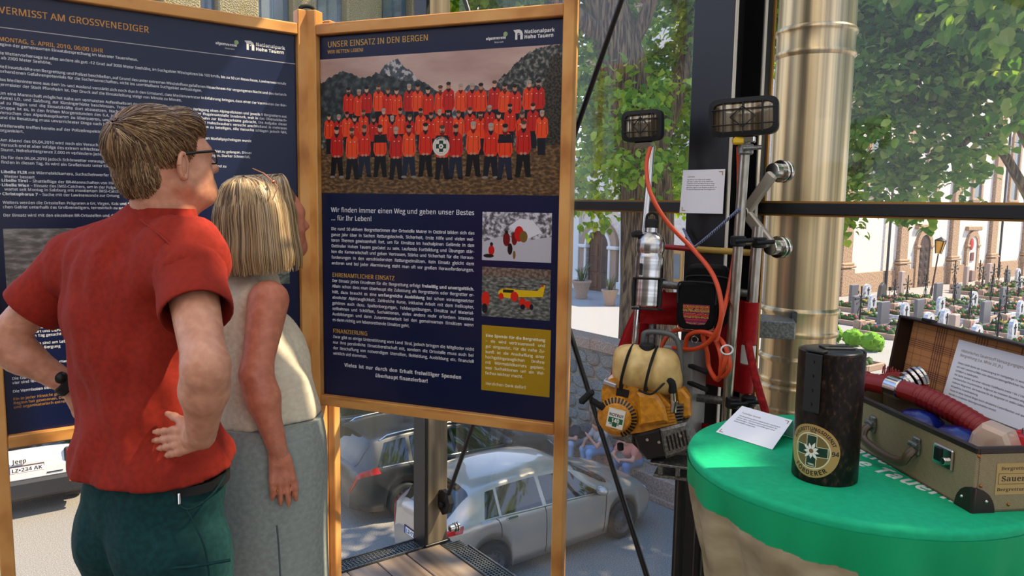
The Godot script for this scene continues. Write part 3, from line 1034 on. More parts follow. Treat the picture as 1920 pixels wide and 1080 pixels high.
func poster_missing() -> Image:
	var im := Image.create(1424, 2048, false, Image.FORMAT_RGBA8)
	im.fill(Color(0.04, 0.085, 0.225))
	var w := Color(0.80, 0.80, 0.80)
	var gold := Color(0.80, 0.55, 0.18)
	ink(im, "VERMISST AM GROSSVENEDIGER", 64, 97, fit("VERMISST AM GROSSVENEDIGER", 610), gold)
	im.fill_rect(Rect2i(0, 157, 1424, 4), Color(0.72, 0.68, 0.68))
	logos(im, 998, 96)
	ink(im, "MONTAG, 5. APRIL 2010, 06:00 UHR", 56, 220, fit("MONTAG, 5. APRIL 2010, 06:00 UHR", 414), gold)
	var rows := [[240, "Beginn der gemeinsamen Einsatzbesprechung im Matreier Tauernhaus.", 0],
		[279, "Die Wettervorhersage ist alles andere als gut: -12 Grad auf 3000 Meter Seehöhe, im Suchgebiet Windspitzen bis 100 km/h, bis zu 50 cm Neuschnee, Lawinenwarnstufe", 1], [300, "3 ab 2300 Meter Seehöhe.", 0],
		[339, "Die Einsatzkräfte von Bergrettung und Polizei beschließen, auf Grund des unter extremen Windeinfluss gefallenen Neuschnees der vergangenen Nacht und des dadurch", 1], [360, "vorhandenen Gefahrenpotentials für die Suchmannschaften, nicht ins unmittelbare Suchgebiet aufzusteigen.", 0],
		[397, "Das Medieninteresse aus dem In- und Ausland verstärkt sich noch durch den Umstand, dass Medienvertreter in Erfahrung bringen, dass einer der Vermissten der Bür-", 1], [419, "germeister der Stadt Pforzheim ist. Der Druck auf die Einsatzleitung steigt von Minute zu Minute.", 0],
		[458, "Um eine Mannschaft möglichst nahe am vermuteten Aufenthaltsort der Vermissten zu haben, wird die Verlegung eines Alpinpolizisten und jeweils 9 Bergrettern aus", 1], [479, "Matrei i.O. und Salzburg zur Kürsingerhütte beschlossen. Trotz schlechter Sicht versuchen die Piloten der Flugeinsatzstelle Innsbruck, weit in das Obersulzbach-", 1], [501, "tal zu fliegen und die Einsatzkräfte dort abzusetzen. Nach einem Anflug werden sie mit der Materialseilbahn zur Kürsingerhütte gebracht. Die Aufgabe dieser", 1], [523, "Gruppe ist es, in den frühen Morgenstunden des 6.4. in Richtung Gipfel zu steigen. Die Besatzung des BMI Hubschraubers versucht anschließend in mehreren", 1], [545, "Versuchen den Alpenhauptkamm zu überqueren, um ins Suchgebiet zu gelangen und sich an der Suchaktion zu beteiligen. Alle Versuche schlagen jedoch fehl,", 1], [567, "und die Besatzung muss unverrichteter Dinge nach Innsbruck zurück.", 0],
		[604, "Mittlerweile treffen bereits auf der Polizeiinspektion Matrei die Angehörigen ein. Ein Zusammentreffen mit einem Notfallpsychologen wurde", 1], [625, "organisiert.", 0],
		[669, "Am Abend des 05.04.2010 wird noch ein Versuch mit dem Hubschrauber aus Richtung Dorf gestartet, um ins Suchgebiet zu gelangen. Dieser", 1], [691, "Versuch endet aber infolge des extrem schlechten Wetters. Es gelingt nicht, in das unmittelbare Suchgebiet zu gelangen. Starker Schneefall,", 1], [713, "Sturm, Nebeluntergrenze 2.000 m verhindern jedes Vorankommen.", 0],
		[747, "Da für den 06.04.2010 jedoch Schönwetter vorausgesagt ist, setzt man alle Hoffnungen die Vermissten doch noch lebend zu", 1], [769, "finden in diesen Tag. Es wird ein Großeinsatz unter Einbindung aller Kräfte.", 0],
		[834, "  Wetter bessert", 0], [892, "  wartet seit Montag in Salzburg mit montiertem IMSI-Catcher um jederzeit sofort hierher starten zu können.", 0],
		[953, "Weiters werden die Ortsstellen Prägraten a GV, Virgen, Kals und Matrei mit insgesamt 80 Mann im mögli-", 1], [974, "chen Gebiet unterhalb des Großvenedigers, terrestrisch zu suchen.", 0], [1012, "Der Einsatz wird mit den einzelnen BR-Ortsstellen und den Hubschrauberbesatzungen minutiös geplant.", 0]]
	for r in rows: ink(im, r[1], 52 - r[0] * 0.018, r[0], 18, w, false, 1318 + r[0] * 0.018 if r[2] and measure(r[1], 18) > 1150 else 0.0)
	for r in [[813, "• Libelle FLIR", " mit Wärmebildkamera, Suchscheinwerfer für die Suche im Venedigergebiet sobald sich das"], [852, "• Libelle Tirol", " – Shuttleflüge der BR-Mannschaften von Hinterbichl in das unmittelbare Suchgebiet."], [873, "• Libelle Wien", " – Einsatz des IMSI-Catchers, um in der Folge die Handydaten punktgenau zu orten."], [914, "• Christophorus 7", " – Suche mit der Lawinensonde zur Ortung"]]:
		ink(im, r[2], ink(im, r[1], 24, r[0], 18, Color(0.88, 0.88, 0.88), true), r[0], 18, w)
	im.blit_rect(noise_photo(1340, 322, 0.03, 71, [[0.3, Color(0.37, 0.35, 0.33)], [0.6, Color(0.49, 0.47, 0.45)], [0.85, Color(0.60, 0.58, 0.56)]], 0.35, 1.0), Rect2i(0, 0, 1340, 322), Vector2i(30, 1068))
	im.blit_rect(noise_photo(560, 322, 0.05, 72, [[0.3, Color(0.30, 0.34, 0.30)], [0.6, Color(0.43, 0.47, 0.42)], [0.85, Color(0.58, 0.60, 0.55)]], 0.4, 1.0), Rect2i(0, 0, 560, 322), Vector2i(810, 1068))
	oval(im, 1060, 1180, 60, 22, Color(0.86, 0.72, 0.10))
	for q in [[1010, 1216, 26, 26], [1064, 1222, 22, 28], [1110, 1206, 20, 22]]: oval(im, q[0], q[1], q[2], q[3], Color(0.78, 0.13, 0.10))
	ink(im, "DIENSTAG, 6. APRIL 2010", 30, 1464, 27, gold, true)
	var low := [[1487, "Um 06:00 Uhr tritt die Wetterbesserung ein und die ersten"], [1505, "Hubschraubers steigen auf."], [1546, "Um 07:30 Uhr holen sie die Vermissten ab und fliegen sie"], [1566, "nach Klagenfurt und Lienz, wo"], [1586, "sie vor einem Tag gesucht wurden."], [1624, "Alle Vermissten sind am Leben."], [1645, "Die Rettung und Bergung"], [1663, "war gut."], [1722, "Grenze ist erreicht, was man zu hoffen gewagt"], [1740, "hat, war eingetreten."], [1783, "Die Geretteten waren erschöpft,"], [1804, "vier sind leicht unterkühlt."], [1845, "Die Vermissten überschritten die Grenze."]]
	for r in low: ink(im, r[1], 30, r[0], 18, w)
	for r in [[1882, "Ein in jeder Hinsicht großer Einsatz. Die"], [1902, "Region hat gewonnen. Die Suche war fachlich"], [1922, "und organisatorisch extrem schwierig."]]: ink(im, r[1], 30, r[0], 18, Color(0.62, 0.44, 0.20))
	return im

func make_panels():
	var p0 := at(578, 60, 2.65)
	p0.y = 0.0
	for k in 2:
		var o := thing("display_panel", ["pine framed navy display panel headed Vermisst am Grossvenediger", "pine framed navy display panel with group photo of rescuers in red"][k], "display panel", spot(p0, [36.0, -21.0][k]))
		var sg: float = [-1.0, 1.0][k]
		for e in 2:
			var s := Shape.new()
			var x0: float = [0.004, 0.952][e]
			var x1: float = [0.046, 0.990][e]
			s.box(Vector3(sg * (x0 + x1) / 2.0, 1.11 if e == 0 else 1.13, 0.0), Vector3(x1 - x0, 2.21 if e == 0 else 2.26, 0.046), 0.003)
			part(o, "post", s, M.pine)
		for e in 2:
			var s := Shape.new()
			var y: float = [2.147, 0.820][e]
			s.box(Vector3(sg * 0.499, y, 0.003), Vector3(0.904, 0.038, 0.04), 0.003)
			part(o, "rail", s, M.pine_rail)
		for e in [1]:
			var s := Shape.new()
			s.box(Vector3(sg * 0.971, 0.02, 0.0), Vector3(0.04, 0.04, 0.4), 0.004)
			part(o, "foot", s, M.pine_rail)
		var back := Shape.new()
		back.box(Vector3(sg * 0.499, 1.483, -0.008), Vector3(0.905, 1.292, 0.008))
		part(o, "board", back, M.black)
		var pr := Shape.new()
		var xa := 0.0485 if k == 1 else -0.9505
		pr.quad(Vector3(xa, 0.837, 0.0), Vector3(xa + 0.902, 0.837, 0.0), Vector3(xa + 0.902, 2.130, 0.0), Vector3(xa, 2.130, 0.0))
		pr.quad(Vector3(xa + 0.902, 0.837, -0.004), Vector3(xa, 0.837, -0.004), Vector3(xa, 2.130, -0.004), Vector3(xa + 0.902, 2.130, -0.004))
		var m := print_on(poster_missing() if k == 0 else poster_team(), 0.32, 0.45)
		part(o, "print", pr, m)
	# pine stand posts behind the hinge and the black strap that ties the two panels
	var hp := thing("hinge_post", "pale pine post standing behind the hinge of the panels", "post", spot(p0 + Vector3(0.045, 0, -0.075), -21.0))
	for e in 2:
		var s := Shape.new()
		s.box(Vector3(-0.014 + e * 0.03, 1.1, 0), Vector3(0.028, 2.2, 0.04), 0.003)
		part(hp, "lath", s, M.pine)
	var st := thing("strap", "black strap looped over the tops of the hinged posts", "strap", spot(p0 + Vector3(0, 2.21, 0.005), 8.0))
	var s2 := Shape.new()
	s2.tube(through([Vector3(-0.027, -0.01, 0.024), Vector3(-0.02, 0.012, 0.022), Vector3(0.0, 0.018, 0.02), Vector3(0.022, 0.012, 0.02), Vector3(0.03, -0.01, 0.02)], 5), 0.004, 8, 1.8)
	part(st, "band", s2, M.rubber)

# ---------------------------------------------------------------- outside: street, walls, church, churchyard
func arch_outline(w: float, h: float, n := 10) -> PackedVector2Array:
	# a doorway with a round head, foot at y = 0
	var o := PackedVector2Array([Vector2(-w / 2, 0), Vector2(w / 2, 0)])
	for k in n + 1:
		var a := PI * k / n
		o.append(Vector2(cos(a) * w / 2, h - w / 2 + sin(a) * w / 2))
	return o
func arch_frame(s: Shape, w0: float, w1: float, h0: float, h1: float, z0: float, z1: float, n := 12):
	# the surround between an inner and an outer doorway outline
	var inner := []
	var outer := []
	for e in [[inner, w0, h0], [outer, w1, h1]]:
		e[0].append(Vector2(e[1] / 2, 0))
		for k in n + 1:
			var a := PI * k / n
			e[0].append(Vector2(cos(a) * e[1] / 2, e[2] - e[1] / 2 + sin(a) * e[1] / 2))
		e[0].append(Vector2(-e[1] / 2, 0))
	for k in inner.size() - 1:
		var i0: Vector2 = inner[k]; var i1: Vector2 = inner[k + 1]; var o0: Vector2 = outer[k]; var o1: Vector2 = outer[k + 1]
		s.quad(Vector3(i0.x, i0.y, z1), Vector3(o0.x, o0.y, z1), Vector3(o1.x, o1.y, z1), Vector3(i1.x, i1.y, z1))
		s.quad(Vector3(o0.x, o0.y, z1), Vector3(o0.x, o0.y, z0), Vector3(o1.x, o1.y, z0), Vector3(o1.x, o1.y, z1))
		s.quad(Vector3(i0.x, i0.y, z0), Vector3(i0.x, i0.y, z1), Vector3(i1.x, i1.y, z1), Vector3(i1.x, i1.y, z0))

func make_outside():
	var asph := noise_image(0.09, 41, 512, 4)
	M.asphalt = grain(mat(Color(0.97, 0.95, 0.92), 0.9), ramp(asph, [[0.2, Color(0.46, 0.45, 0.44)], [0.6, Color(0.58, 0.57, 0.55)], [0.9, Color(0.69, 0.67, 0.64)]]), Vector3(0.9, 0.9, 0.9), true, tex(asph), 0.3)
	M.gravel = grain(mat(Color(0.86, 0.86, 0.86), 0.95), ramp(asph, [[0.2, Color(0.58, 0.57, 0.55)], [0.6, Color(0.72, 0.71, 0.69)], [0.9, Color(0.84, 0.82, 0.79)]]), Vector3(0.5, 0.5, 0.5), true)
	var pl := noise_image(0.05, 43, 256, 5)
	M.plaster = grain(mat(Color(0.93, 0.90, 0.87), 0.95), ramp(pl, [[0.2, Color(0.90, 0.87, 0.83)], [0.8, Color(0.98, 0.96, 0.94)]]), Vector3(0.3, 0.3, 0.3))
	M.sandstone = grain(mat(Color(0.92, 0.88, 0.83), 0.95), ramp(pl, [[0.2, Color(0.58, 0.48, 0.39)], [0.55, Color(0.73, 0.63, 0.53)], [0.85, Color(0.82, 0.74, 0.66)]]), Vector3(0.6, 0.6, 0.6))
	M.roughcast = grain(mat(Color(0.92, 0.90, 0.86), 0.95), ramp(noise_image(0.12, 44, 256, 4), [[0.25, Color(0.45, 0.40, 0.27)], [0.5, Color(0.68, 0.62, 0.44)], [0.8, Color(0.83, 0.78, 0.60)]]), Vector3(1.6, 1.6, 1.6), false, tex(pl), 3.0)
	M.coping = grain(mat(Color(0.95, 0.92, 0.9), 0.9), ramp(pl, [[0.2, Color(0.60, 0.50, 0.43)], [0.8, Color(0.76, 0.67, 0.59)]]), Vector3(1.5, 1.5, 1.5))
	M.blue_panel = grain(mat(Color(0.26, 0.35, 0.42), 0.35), null, Vector3.ONE, false, tex(pl), 0.5)
	M.oak = grain(mat(Color(0.34, 0.24, 0.19), 0.6), ramp(noise_image(0.02, 45, 256, 4, 1.0, 0.1), [[0.2, Color(0.5, 0.45, 0.42)], [0.8, Color(1, 1, 1)]]), Vector3(2, 0.4, 2))
	M.iron = mat(Color(0.10, 0.10, 0.11), 0.5, 0.5)
	M.pipe_dark = mat(Color(0.25, 0.25, 0.27), 0.5, 0.3)
	M.window_glass = mat(Color(0.42, 0.45, 0.46), 0.08)
	# ground
	var s := Shape.new()
	s.box(Vector3(-1.0, STREET - 0.15, -8.0), Vector3(40.0, 0.3, 60.0))
	var st := struct("ground_street", s, M.asphalt, grid(-10.15, 0, 0))
	st.set_meta("label", "grey asphalt street and parking below the glazed room")
	s = Shape.new()
	s.box(Vector3(58.9, YARD - 0.15, -20.0), Vector3(100.0, 0.3, 130.0))
	var yd := struct("ground_churchyard", s, M.gravel, grid(0, 0, 0))
	yd.set_meta("label", "pale gravel ground of the churchyard and church square")
	# basement below the room
	s = Shape.new()
	s.box(Vector3(-4.0, (STREET - 0.37) / 2.0, 4.55), Vector3(7.9, -STREET - 0.4, 9.0))
	struct("wall_basement", s, M.plaster, grid(0, 0, 0))
	# kerb, verge below the stone wall
	s = Shape.new()
	s.box(Vector3(8.42, STREET + 0.05, -6.0), Vector3(0.14, 0.12, 24.0), 0.02)
	struct("trim_3", s, M.coping, grid(0, 0, 0)).set_meta("label", "stone kerb in front of the rubble wall")
	s = Shape.new()
	s.box(Vector3(8.7, STREET + 0.03, -6.0), Vector3(0.42, 0.1, 24.0))
	struct("ground_verge", s, grain(mat(Color(0.85, 0.85, 0.8), 0.95), ramp(asph, [[0.3, Color(0.33, 0.31, 0.22)], [0.55, Color(0.42, 0.40, 0.24)], [0.75, Color(0.56, 0.49, 0.33)]]), Vector3(0.8, 0.8, 0.8), true), grid(0, 0, 0)).set_meta("label", "dry grassy verge between kerb and rubble wall")
	# rubble wall: each stone in view is a stone of its own
	var wl := setting("wall_rubble", "low rubble stone wall with a sandstone coping behind the parked cars")
	wl.transform = grid(0, 0, 0)
	var core := Shape.new()
	core.box(Vector3(9.12, (STREET - 1.48) / 2.0, -9.0), Vector3(0.36, -1.48 - STREET, 30.0))
	var mortar := grain(mat(Color(0.9, 0.9, 0.88), 0.95), ramp(pl, [[0.2, Color(0.50, 0.49, 0.45)], [0.8, Color(0.66, 0.65, 0.60)]]), Vector3(2, 2, 2))
	part(wl, "mortar_core", core, mortar)
	var stone_mats := []
	for k in 5:
		var c: Color = [Color(0.40, 0.43, 0.43), Color(0.50, 0.52, 0.50), Color(0.34, 0.37, 0.39), Color(0.55, 0.54, 0.49), Color(0.44, 0.47, 0.45)][k]
		stone_mats.append(grain(mat(Color(0.95, 0.95, 0.95), 0.9), ramp(pl, [[0.2, c.darkened(0.25)], [0.8, c.lightened(0.12)]]), Vector3(2, 2, 2)))
	var y := STREET
	var row := 0
	while y < -1.62:
		var hh := rng.randf_range(0.2, 0.34)
		hh = minf(hh, -1.50 - y)
		var b := -12.6 + rng.randf() * 0.3
		while b < -3.0:
			var ww := rng.randf_range(0.24, 0.55)
			var stn := Shape.new()
			var ring := []
			var n := 8
			for e in [[0.0, 1.0], [0.05, 0.96], [0.075, 0.72]]:
				var rg := PackedVector3Array()
				for q in n:
					var a := TAU * q / n + 0.2
					var sq := 1.0 / maxf(absf(cos(a)), absf(sin(a)))
					sq = lerpf(1.0, sq, 0.75)
					var jit := 1.0 + 0.1 * sin(q * 2.7 + row * 1.9 + b * 5.0)
					rg.append(Vector3(-e[0], sin(a) * sq * hh * 0.47 * jit * e[1], cos(a) * sq * ww * 0.47 * jit * e[1]))
				ring.append(rg)
			for rg in ring: rg.reverse()
			stn.loft(ring, true, false, true)
			var pc := part(wl, "stone", stn, stone_mats[rng.randi() % 5])
			pc.position = Vector3(8.945, y + hh / 2.0 + rng.randf_range(-0.03, 0.03), b + ww / 2.0)
			b += ww + 0.015
		y += hh
		row += 1
	for k in 12:
		var cs := Shape.new()
		cs.box(Vector3(9.12, -1.36, -15.2 + k * 1.03), Vector3(0.56, 0.24, 1.02), 0.02)
		part(wl, "coping_stone", cs, M.coping)
	# house across the street: rough pilasters between blue grey windows
	var hb := -14.6
	var pb := grid(0, 0, hb).origin
	var nb := grid(0, 0, 0).basis.z
	var h := thing("townhouse", "yellowish roughcast townhouse with tall blue grey windows across the street", "house", grid(0, 0, hb))
	s = Shape.new()
	s.box(Vector3(5.1, 2.0, -3.1), Vector3(8.2, 12.0, 5.8))
	part(h, "walls", s, M.roughcast)
	for e in [[300, 372], [405, 480], [545, 588], [645, 710], [766, 800]]:
		var a0 := ungrid(wall(e[0], 20, pb, nb)).x
		var a1 := ungrid(wall(e[1], 20, pb, nb)).x
		s = Shape.new()
		s.box(Vector3((a0 + a1) / 2.0, 2.0, -0.05), Vector3(a1 - a0, 12.0, 0.5), 0.03)
		part(h, "pilaster", s, M.roughcast)
	for e in [[372, 405], [480, 545], [588, 645], [710, 766]]:
		var a0 := ungrid(wall(e[0], 20, pb, nb)).x
		var a1 := ungrid(wall(e[1], 20, pb, nb)).x
		for f in 3:
			s = Shape.new()
			s.box(Vector3((a0 + a1) / 2.0, STREET + 2.3 + f * 3.7, -0.16), Vector3(a1 - a0 - 0.02, 3.3, 0.1), 0.02)
			var wn := part(h, "window", s, M.blue_panel)
			s = Shape.new()
			s.box(Vector3((a0 + a1) / 2.0, STREET + 2.4 + f * 3.7, -0.1), Vector3((a1 - a0) * 0.62, 2.6, 0.03))
			part(wn, "pane", s, M.window_glass)
			s = Shape.new()
			s.box(Vector3((a0 + a1) / 2.0, STREET + 2.4 + f * 3.7, -0.08), Vector3(0.05, 2.6, 0.04))
			part(wn, "bar", s, M.blue_panel)
	s = Shape.new()
	s.box(Vector3(5.1, 8.1, -3.0), Vector3(8.8, 0.3, 6.6), 0.03)
	part(h, "eaves", s, M.coping)
	s = Shape.new()
	s.box(Vector3(ungrid(wall(655, 760, pb, nb)).x, STREET + 1.3, 0.25), Vector3(0.25, 2.6, 0.1), 0.02)
	part(h, "downpipe", s, mat(Color(0.62, 0.25, 0.16), 0.6))
	# church: long side with pilasters, plinth, doors and windows
	var ch := thing("church", "white plastered church with sandstone pilasters behind the graves", "church", grid(0, YARD, -23.6))
	s = Shape.new()
	s.box(Vector3(68.0, 10.0, -5.75), Vector3(60.0, 20.0, 11.5))
	part(ch, "walls", s, M.plaster)
	s = Shape.new()
	s.box(Vector3(68.0, 0.72, 0.06), Vector3(60.2, 1.45, 0.14), 0.02)
	part(ch, "plinth", s, M.sandstone)
	for a in [38.9, 45.9, 53.6, 61.9, 69.4, 76.7, 84.5]:
		s = Shape.new()
		s.box(Vector3(a, 10.0, 0.13), Vector3(1.2, 20.0, 0.28), 0.03)
		var pi := part(ch, "pilaster", s, M.sandstone)
		s = Shape.new()
		s.box(Vector3(a, 0.9, 0.2), Vector3(1.55, 1.8, 0.46), 0.03)
		s.box(Vector3(a, 1.95, 0.2), Vector3(1.75, 0.16, 0.56), 0.05)
		s.box(Vector3(a, 2.12, 0.18), Vector3(1.5, 0.2, 0.44), 0.06)
		part(pi, "base", s, M.sandstone)
	for a in [51.4, 70.9]:
		s = Shape.new()
		s.cyl(Vector3(a, 0.1, 0.22), Vector3(a, 19.8, 0.22), 0.09, 10)
		part(ch, "downpipe", s, M.pipe_dark)
	for k in 2:
		var a: float = [57.0, 65.5][k]
		var w: float = [1.75, 1.6][k]
		var hh2: float = [3.95, 3.75][k]
		s = Shape.new()
		s.t = Transform3D(Basis(), Vector3(a, 0, 0.0))
		arch_frame(s, w, w + 0.8, hh2, hh2 + 0.42, 0.0, 0.22)
		var fr := part(ch, "door_surround", s, M.sandstone)
		s = Shape.new()
		s.t = Transform3D(Basis(), Vector3(a, 0, 0.0))
		s.box(Vector3(0, hh2 + 0.62, 0.12), Vector3(w + 1.1, 0.34, 0.3), 0.05)
		part(fr, "lintel_moulding", s, M.sandstone)
		for e in [-1, 1]:
			s = Shape.new()
			s.t = Transform3D(Basis(), Vector3(a, 0, 0.0))
			s.box(Vector3(e * (w / 2 + 0.22), hh2 - w / 2, 0.14), Vector3(0.56, 0.2, 0.3), 0.04)
			part(fr, "impost", s, M.sandstone)
		s = Shape.new()
		s.t = Transform3D(Basis(), Vector3(a, 0, 0.0))
		s.extrude(arch_outline(w, hh2), 0.0, 0.15)
		var dr := part(ch, "church_door" if k == 0 else "niche", s, M.oak if k == 0 else M.plaster)
		if k == 0:
			for e in [-1, 1]:
				for q in 5:
					s = Shape.new()
					s.ball(Vector3(a + e * 0.42, 0.45 + q * 0.62, 0.15), Vector3(0.26, 0.24, 0.05), 6)
					part(dr, "carved_panel", s, M.oak)
		else:
			s = Shape.new()
			s.box(Vector3(a - 0.1, 2.05, 0.2), Vector3(0.55, 0.7, 0.06), 0.01)
			part(dr, "notice_board", s, mat(Color(0.45, 0.22, 0.2), 0.6))
			s = Shape.new()
			s.ball(Vector3(a - 0.45, 3.1, 0.24), Vector3(0.34, 0.5, 0.06), 8)
			part(dr, "red_plaque", s, mat(Color(0.70, 0.15, 0.13), 0.6))
			s = Shape.new()
			s.box(Vector3(a - 0.2, 0.5, 0.32), Vector3(0.7, 0.9, 0.3), 0.05)
			part(dr, "flower_box", s, mat(Color(0.55, 0.45, 0.42), 0.8))
	for a in [42.4, 49.0, 57.6, 65.6, 73.0, 80.6]:
		s = Shape.new()
		s.t = Transform3D(Basis(), Vector3(a, 6.8, 0.0))
		arch_frame(s, 1.3, 2.0, 5.9, 6.3, 0.0, 0.18)
		s.box(Vector3(0, -0.1, 0.1), Vector3(2.1, 0.2, 0.3), 0.04)
		var wn := part(ch, "window", s, M.sandstone)
		s = Shape.new()
		s.t = Transform3D(Basis(), Vector3(a, 6.8, 0.0))
		s.extrude(arch_outline(1.3, 5.9), 0.0, 0.06)
		part(wn, "pane", s, M.window_glass)
	s = Shape.new()
	s.t = Transform3D(Basis(Vector3.UP, -PI / 2), Vector3(38.0, 20, -5.75))
	s.extrude(PackedVector2Array([Vector2(-6.1, 0), Vector2(6.3, 0), Vector2(0, 6)]), -60.0, 0.6)
	part(ch, "roof", s, mat(Color(0.42, 0.24, 0.19), 0.9))
	# tower of squared stone that rises behind the linden
	var tw := thing("stone_tower", "tall tower of squared stone blocks behind the linden tree", "tower", grid(42.0, YARD, -39.0))
	s = Shape.new()
	s.box(Vector3(0, 14, 0), Vector3(5.85, 28, 5.85))
	part(tw, "core", s, mortar)
	var blk := Shape.new()
	blk.box(Vector3.ZERO, Vector3(0.94, 0.48, 0.16), 0.02)
	var bm := blk.mesh()
	var blk_m := [M.sandstone, M.coping, grain(mat(Color(0.82, 0.80, 0.80), 0.95), M.sandstone.albedo_texture, Vector3(0.9, 0.9, 0.9))]
	for f in 2:
		for r in 14:
			for c in 6:
				var x := -2.5 + c * 1.0 + (0.25 if r % 2 else -0.25)
				var t := Transform3D(Basis(), Vector3(x, 15.0 + r * 0.5, 2.95)) if f == 0 else Transform3D(Basis(Vector3.UP, PI / 2), Vector3(-2.95, 15.0 + r * 0.5, x))
				piece(tw, "stone_block", bm, blk_m[(r * 5 + c * 3 + f) % 3], t)
	# portal building with the arched door and white pilasters
	var po := thing("portal_building", "white rendered building with an arched stone portal beyond the square", "building", Transform3D(grid(33.1, YARD, -33.6).basis * Basis(Vector3.UP, -PI / 2), grid(33.1, YARD, -33.6).origin))
	s = Shape.new()
	s.box(Vector3(0.5, 4.5, -2.0), Vector3(17.0, 9.0, 4.0))
	part(po, "walls", s, M.plaster)
	s = Shape.new()
	arch_frame(s, 2.15, 3.5, 4.1, 4.8, 0.0, 0.3)
	var ar := part(po, "door_arch", s, M.coping)
	s = Shape.new()
	arch_frame(s, 2.15, 2.5, 4.1, 4.28, 0.0, 0.38)
	for e in [-1, 1]: s.box(Vector3(e * 1.42, 3.0, 0.24), Vector3(0.85, 0.24, 0.5), 0.06)
	s.box(Vector3(0, 4.6, 0.3), Vector3(0.5, 0.75, 0.5), 0.06)
	part(ar, "moulding", s, M.white_paint)
	s = Shape.new()
	s.extrude(arch_outline(2.15, 4.1), 0.0, 0.08)
	var pd := part(po, "arched_door", s, M.oak)
	for e in [-1, 1]:
		for q in 3:
			s = Shape.new()
			s.box(Vector3(e * 0.5, 0.65 + q * 1.05, 0.1), Vector3(0.72, 0.8, 0.05), 0.02)
			part(pd, "door_panel", s, M.oak)
	for e in [-2.35, 2.35, 4.9, -4.9]:
		s = Shape.new()
		s.box(Vector3(e, 2.7, 0.12), Vector3(0.75, 5.4, 0.28), 0.03)
		s.box(Vector3(e, 0.4, 0.18), Vector3(0.95, 0.8, 0.42), 0.03)
		s.box(Vector3(e, 5.3, 0.18), Vector3(0.95, 0.3, 0.42), 0.05)
		part(po, "pilaster", s, M.white_paint)
	s = Shape.new()
	s.box(Vector3(0, 5.75, 0.2), Vector3(12.0, 0.5, 0.5), 0.08)
	part(po, "cornice", s, M.white_paint)
	for e in [6.6, 8.6]:
		s = Shape.new()
		s.box(Vector3(e, 2.2, 0.05), Vector3(1.1, 1.9, 0.2), 0.03)
		var wn := part(po, "window", s, mat(Color(0.72, 0.52, 0.24), 0.6))
		s = Shape.new()
		s.box(Vector3(e, 2.2, 0.12), Vector3(0.8, 1.5, 0.1))
		part(wn, "pane", s, M.window_glass)
	# pot plant beside that door, street lamp, passer-by, graves
	pot_plant(level(1143, 573, YARD), "stone pot with a spiky plant beside the arched portal", 1.0)
	pot_plant(level(1090, 560, YARD), "stone pot with a leafy bush left of the arched portal", 1.2)
	var lp := thing("churchyard_lamp", "tilted brown lamp post with square lantern among the graves", "lamp", spot(level(1745, 555, YARD)))
	var lean := Basis(Vector3.FORWARD.rotated(Vector3.UP, deg_to_rad(-30)), deg_to_rad(5.0))
	lp.transform.basis = lean
	s = Shape.new()
	s.lathe([Vector2(0.09, 0), Vector2(0.09, 0.5), Vector2(0.055, 0.6), Vector2(0.045, 2.9)], 10)
	part(lp, "pole", s, mat(Color(0.27, 0.17, 0.14), 0.6))
	s = Shape.new()
	s.lathe([Vector2(0.2, 2.92), Vector2(0.36, 3.75)], 4)
	var lg := mat(Color(0.85, 0.62, 0.22), 0.3)
	part(lp, "lantern", s, lg)
	s = Shape.new()
	s.lathe([Vector2(0.40, 3.75), Vector2(0.40, 3.82), Vector2(0.1, 3.98), Vector2(0.0, 4.05)], 4)
	for k in 4:
		var a := TAU * k / 4
		s.cyl(Vector3(cos(a) * 0.2, 2.9, sin(a) * 0.2), Vector3(cos(a) * 0.38, 3.78, sin(a) * 0.38), 0.03, 5)
	part(lp, "lantern_frame", s, M.iron)
	make_graves()

func pot_plant(p: Vector3, label: String, sc: float):
	var o := thing("potted_plant", label, "plant", Transform3D(Basis().scaled(Vector3.ONE * sc), p))
	var s := Shape.new()
	s.lathe([Vector2(0.28, 0), Vector2(0.34, 0.1), Vector2(0.30, 0.18), Vector2(0.46, 0.8), Vector2(0.52, 0.86), Vector2(0.50, 0.95), Vector2(0.42, 0.95), Vector2(0.38, 0.85)], 14)
	part(o, "pot", s, M.coping)
	s = Shape.new()
	for k in 26:
		var a := k * 2.4
		var r := 0.3 + 0.25 * fmod(k * 0.37, 1.0)
		var tip := Vector3(cos(a) * r, 1.3 + 0.6 * fmod(k * 0.61, 1.0), sin(a) * r)
		s.tube([Vector3(cos(a) * 0.1, 0.85, sin(a) * 0.1), tip * Vector3(0.6, 0.8, 0.6) + Vector3(0, 0.2, 0), tip], [0.035, 0.05, 0.005], 4, 0.3)
	part(o, "leaves", s, mat(Color(0.30, 0.38, 0.16), 0.7))

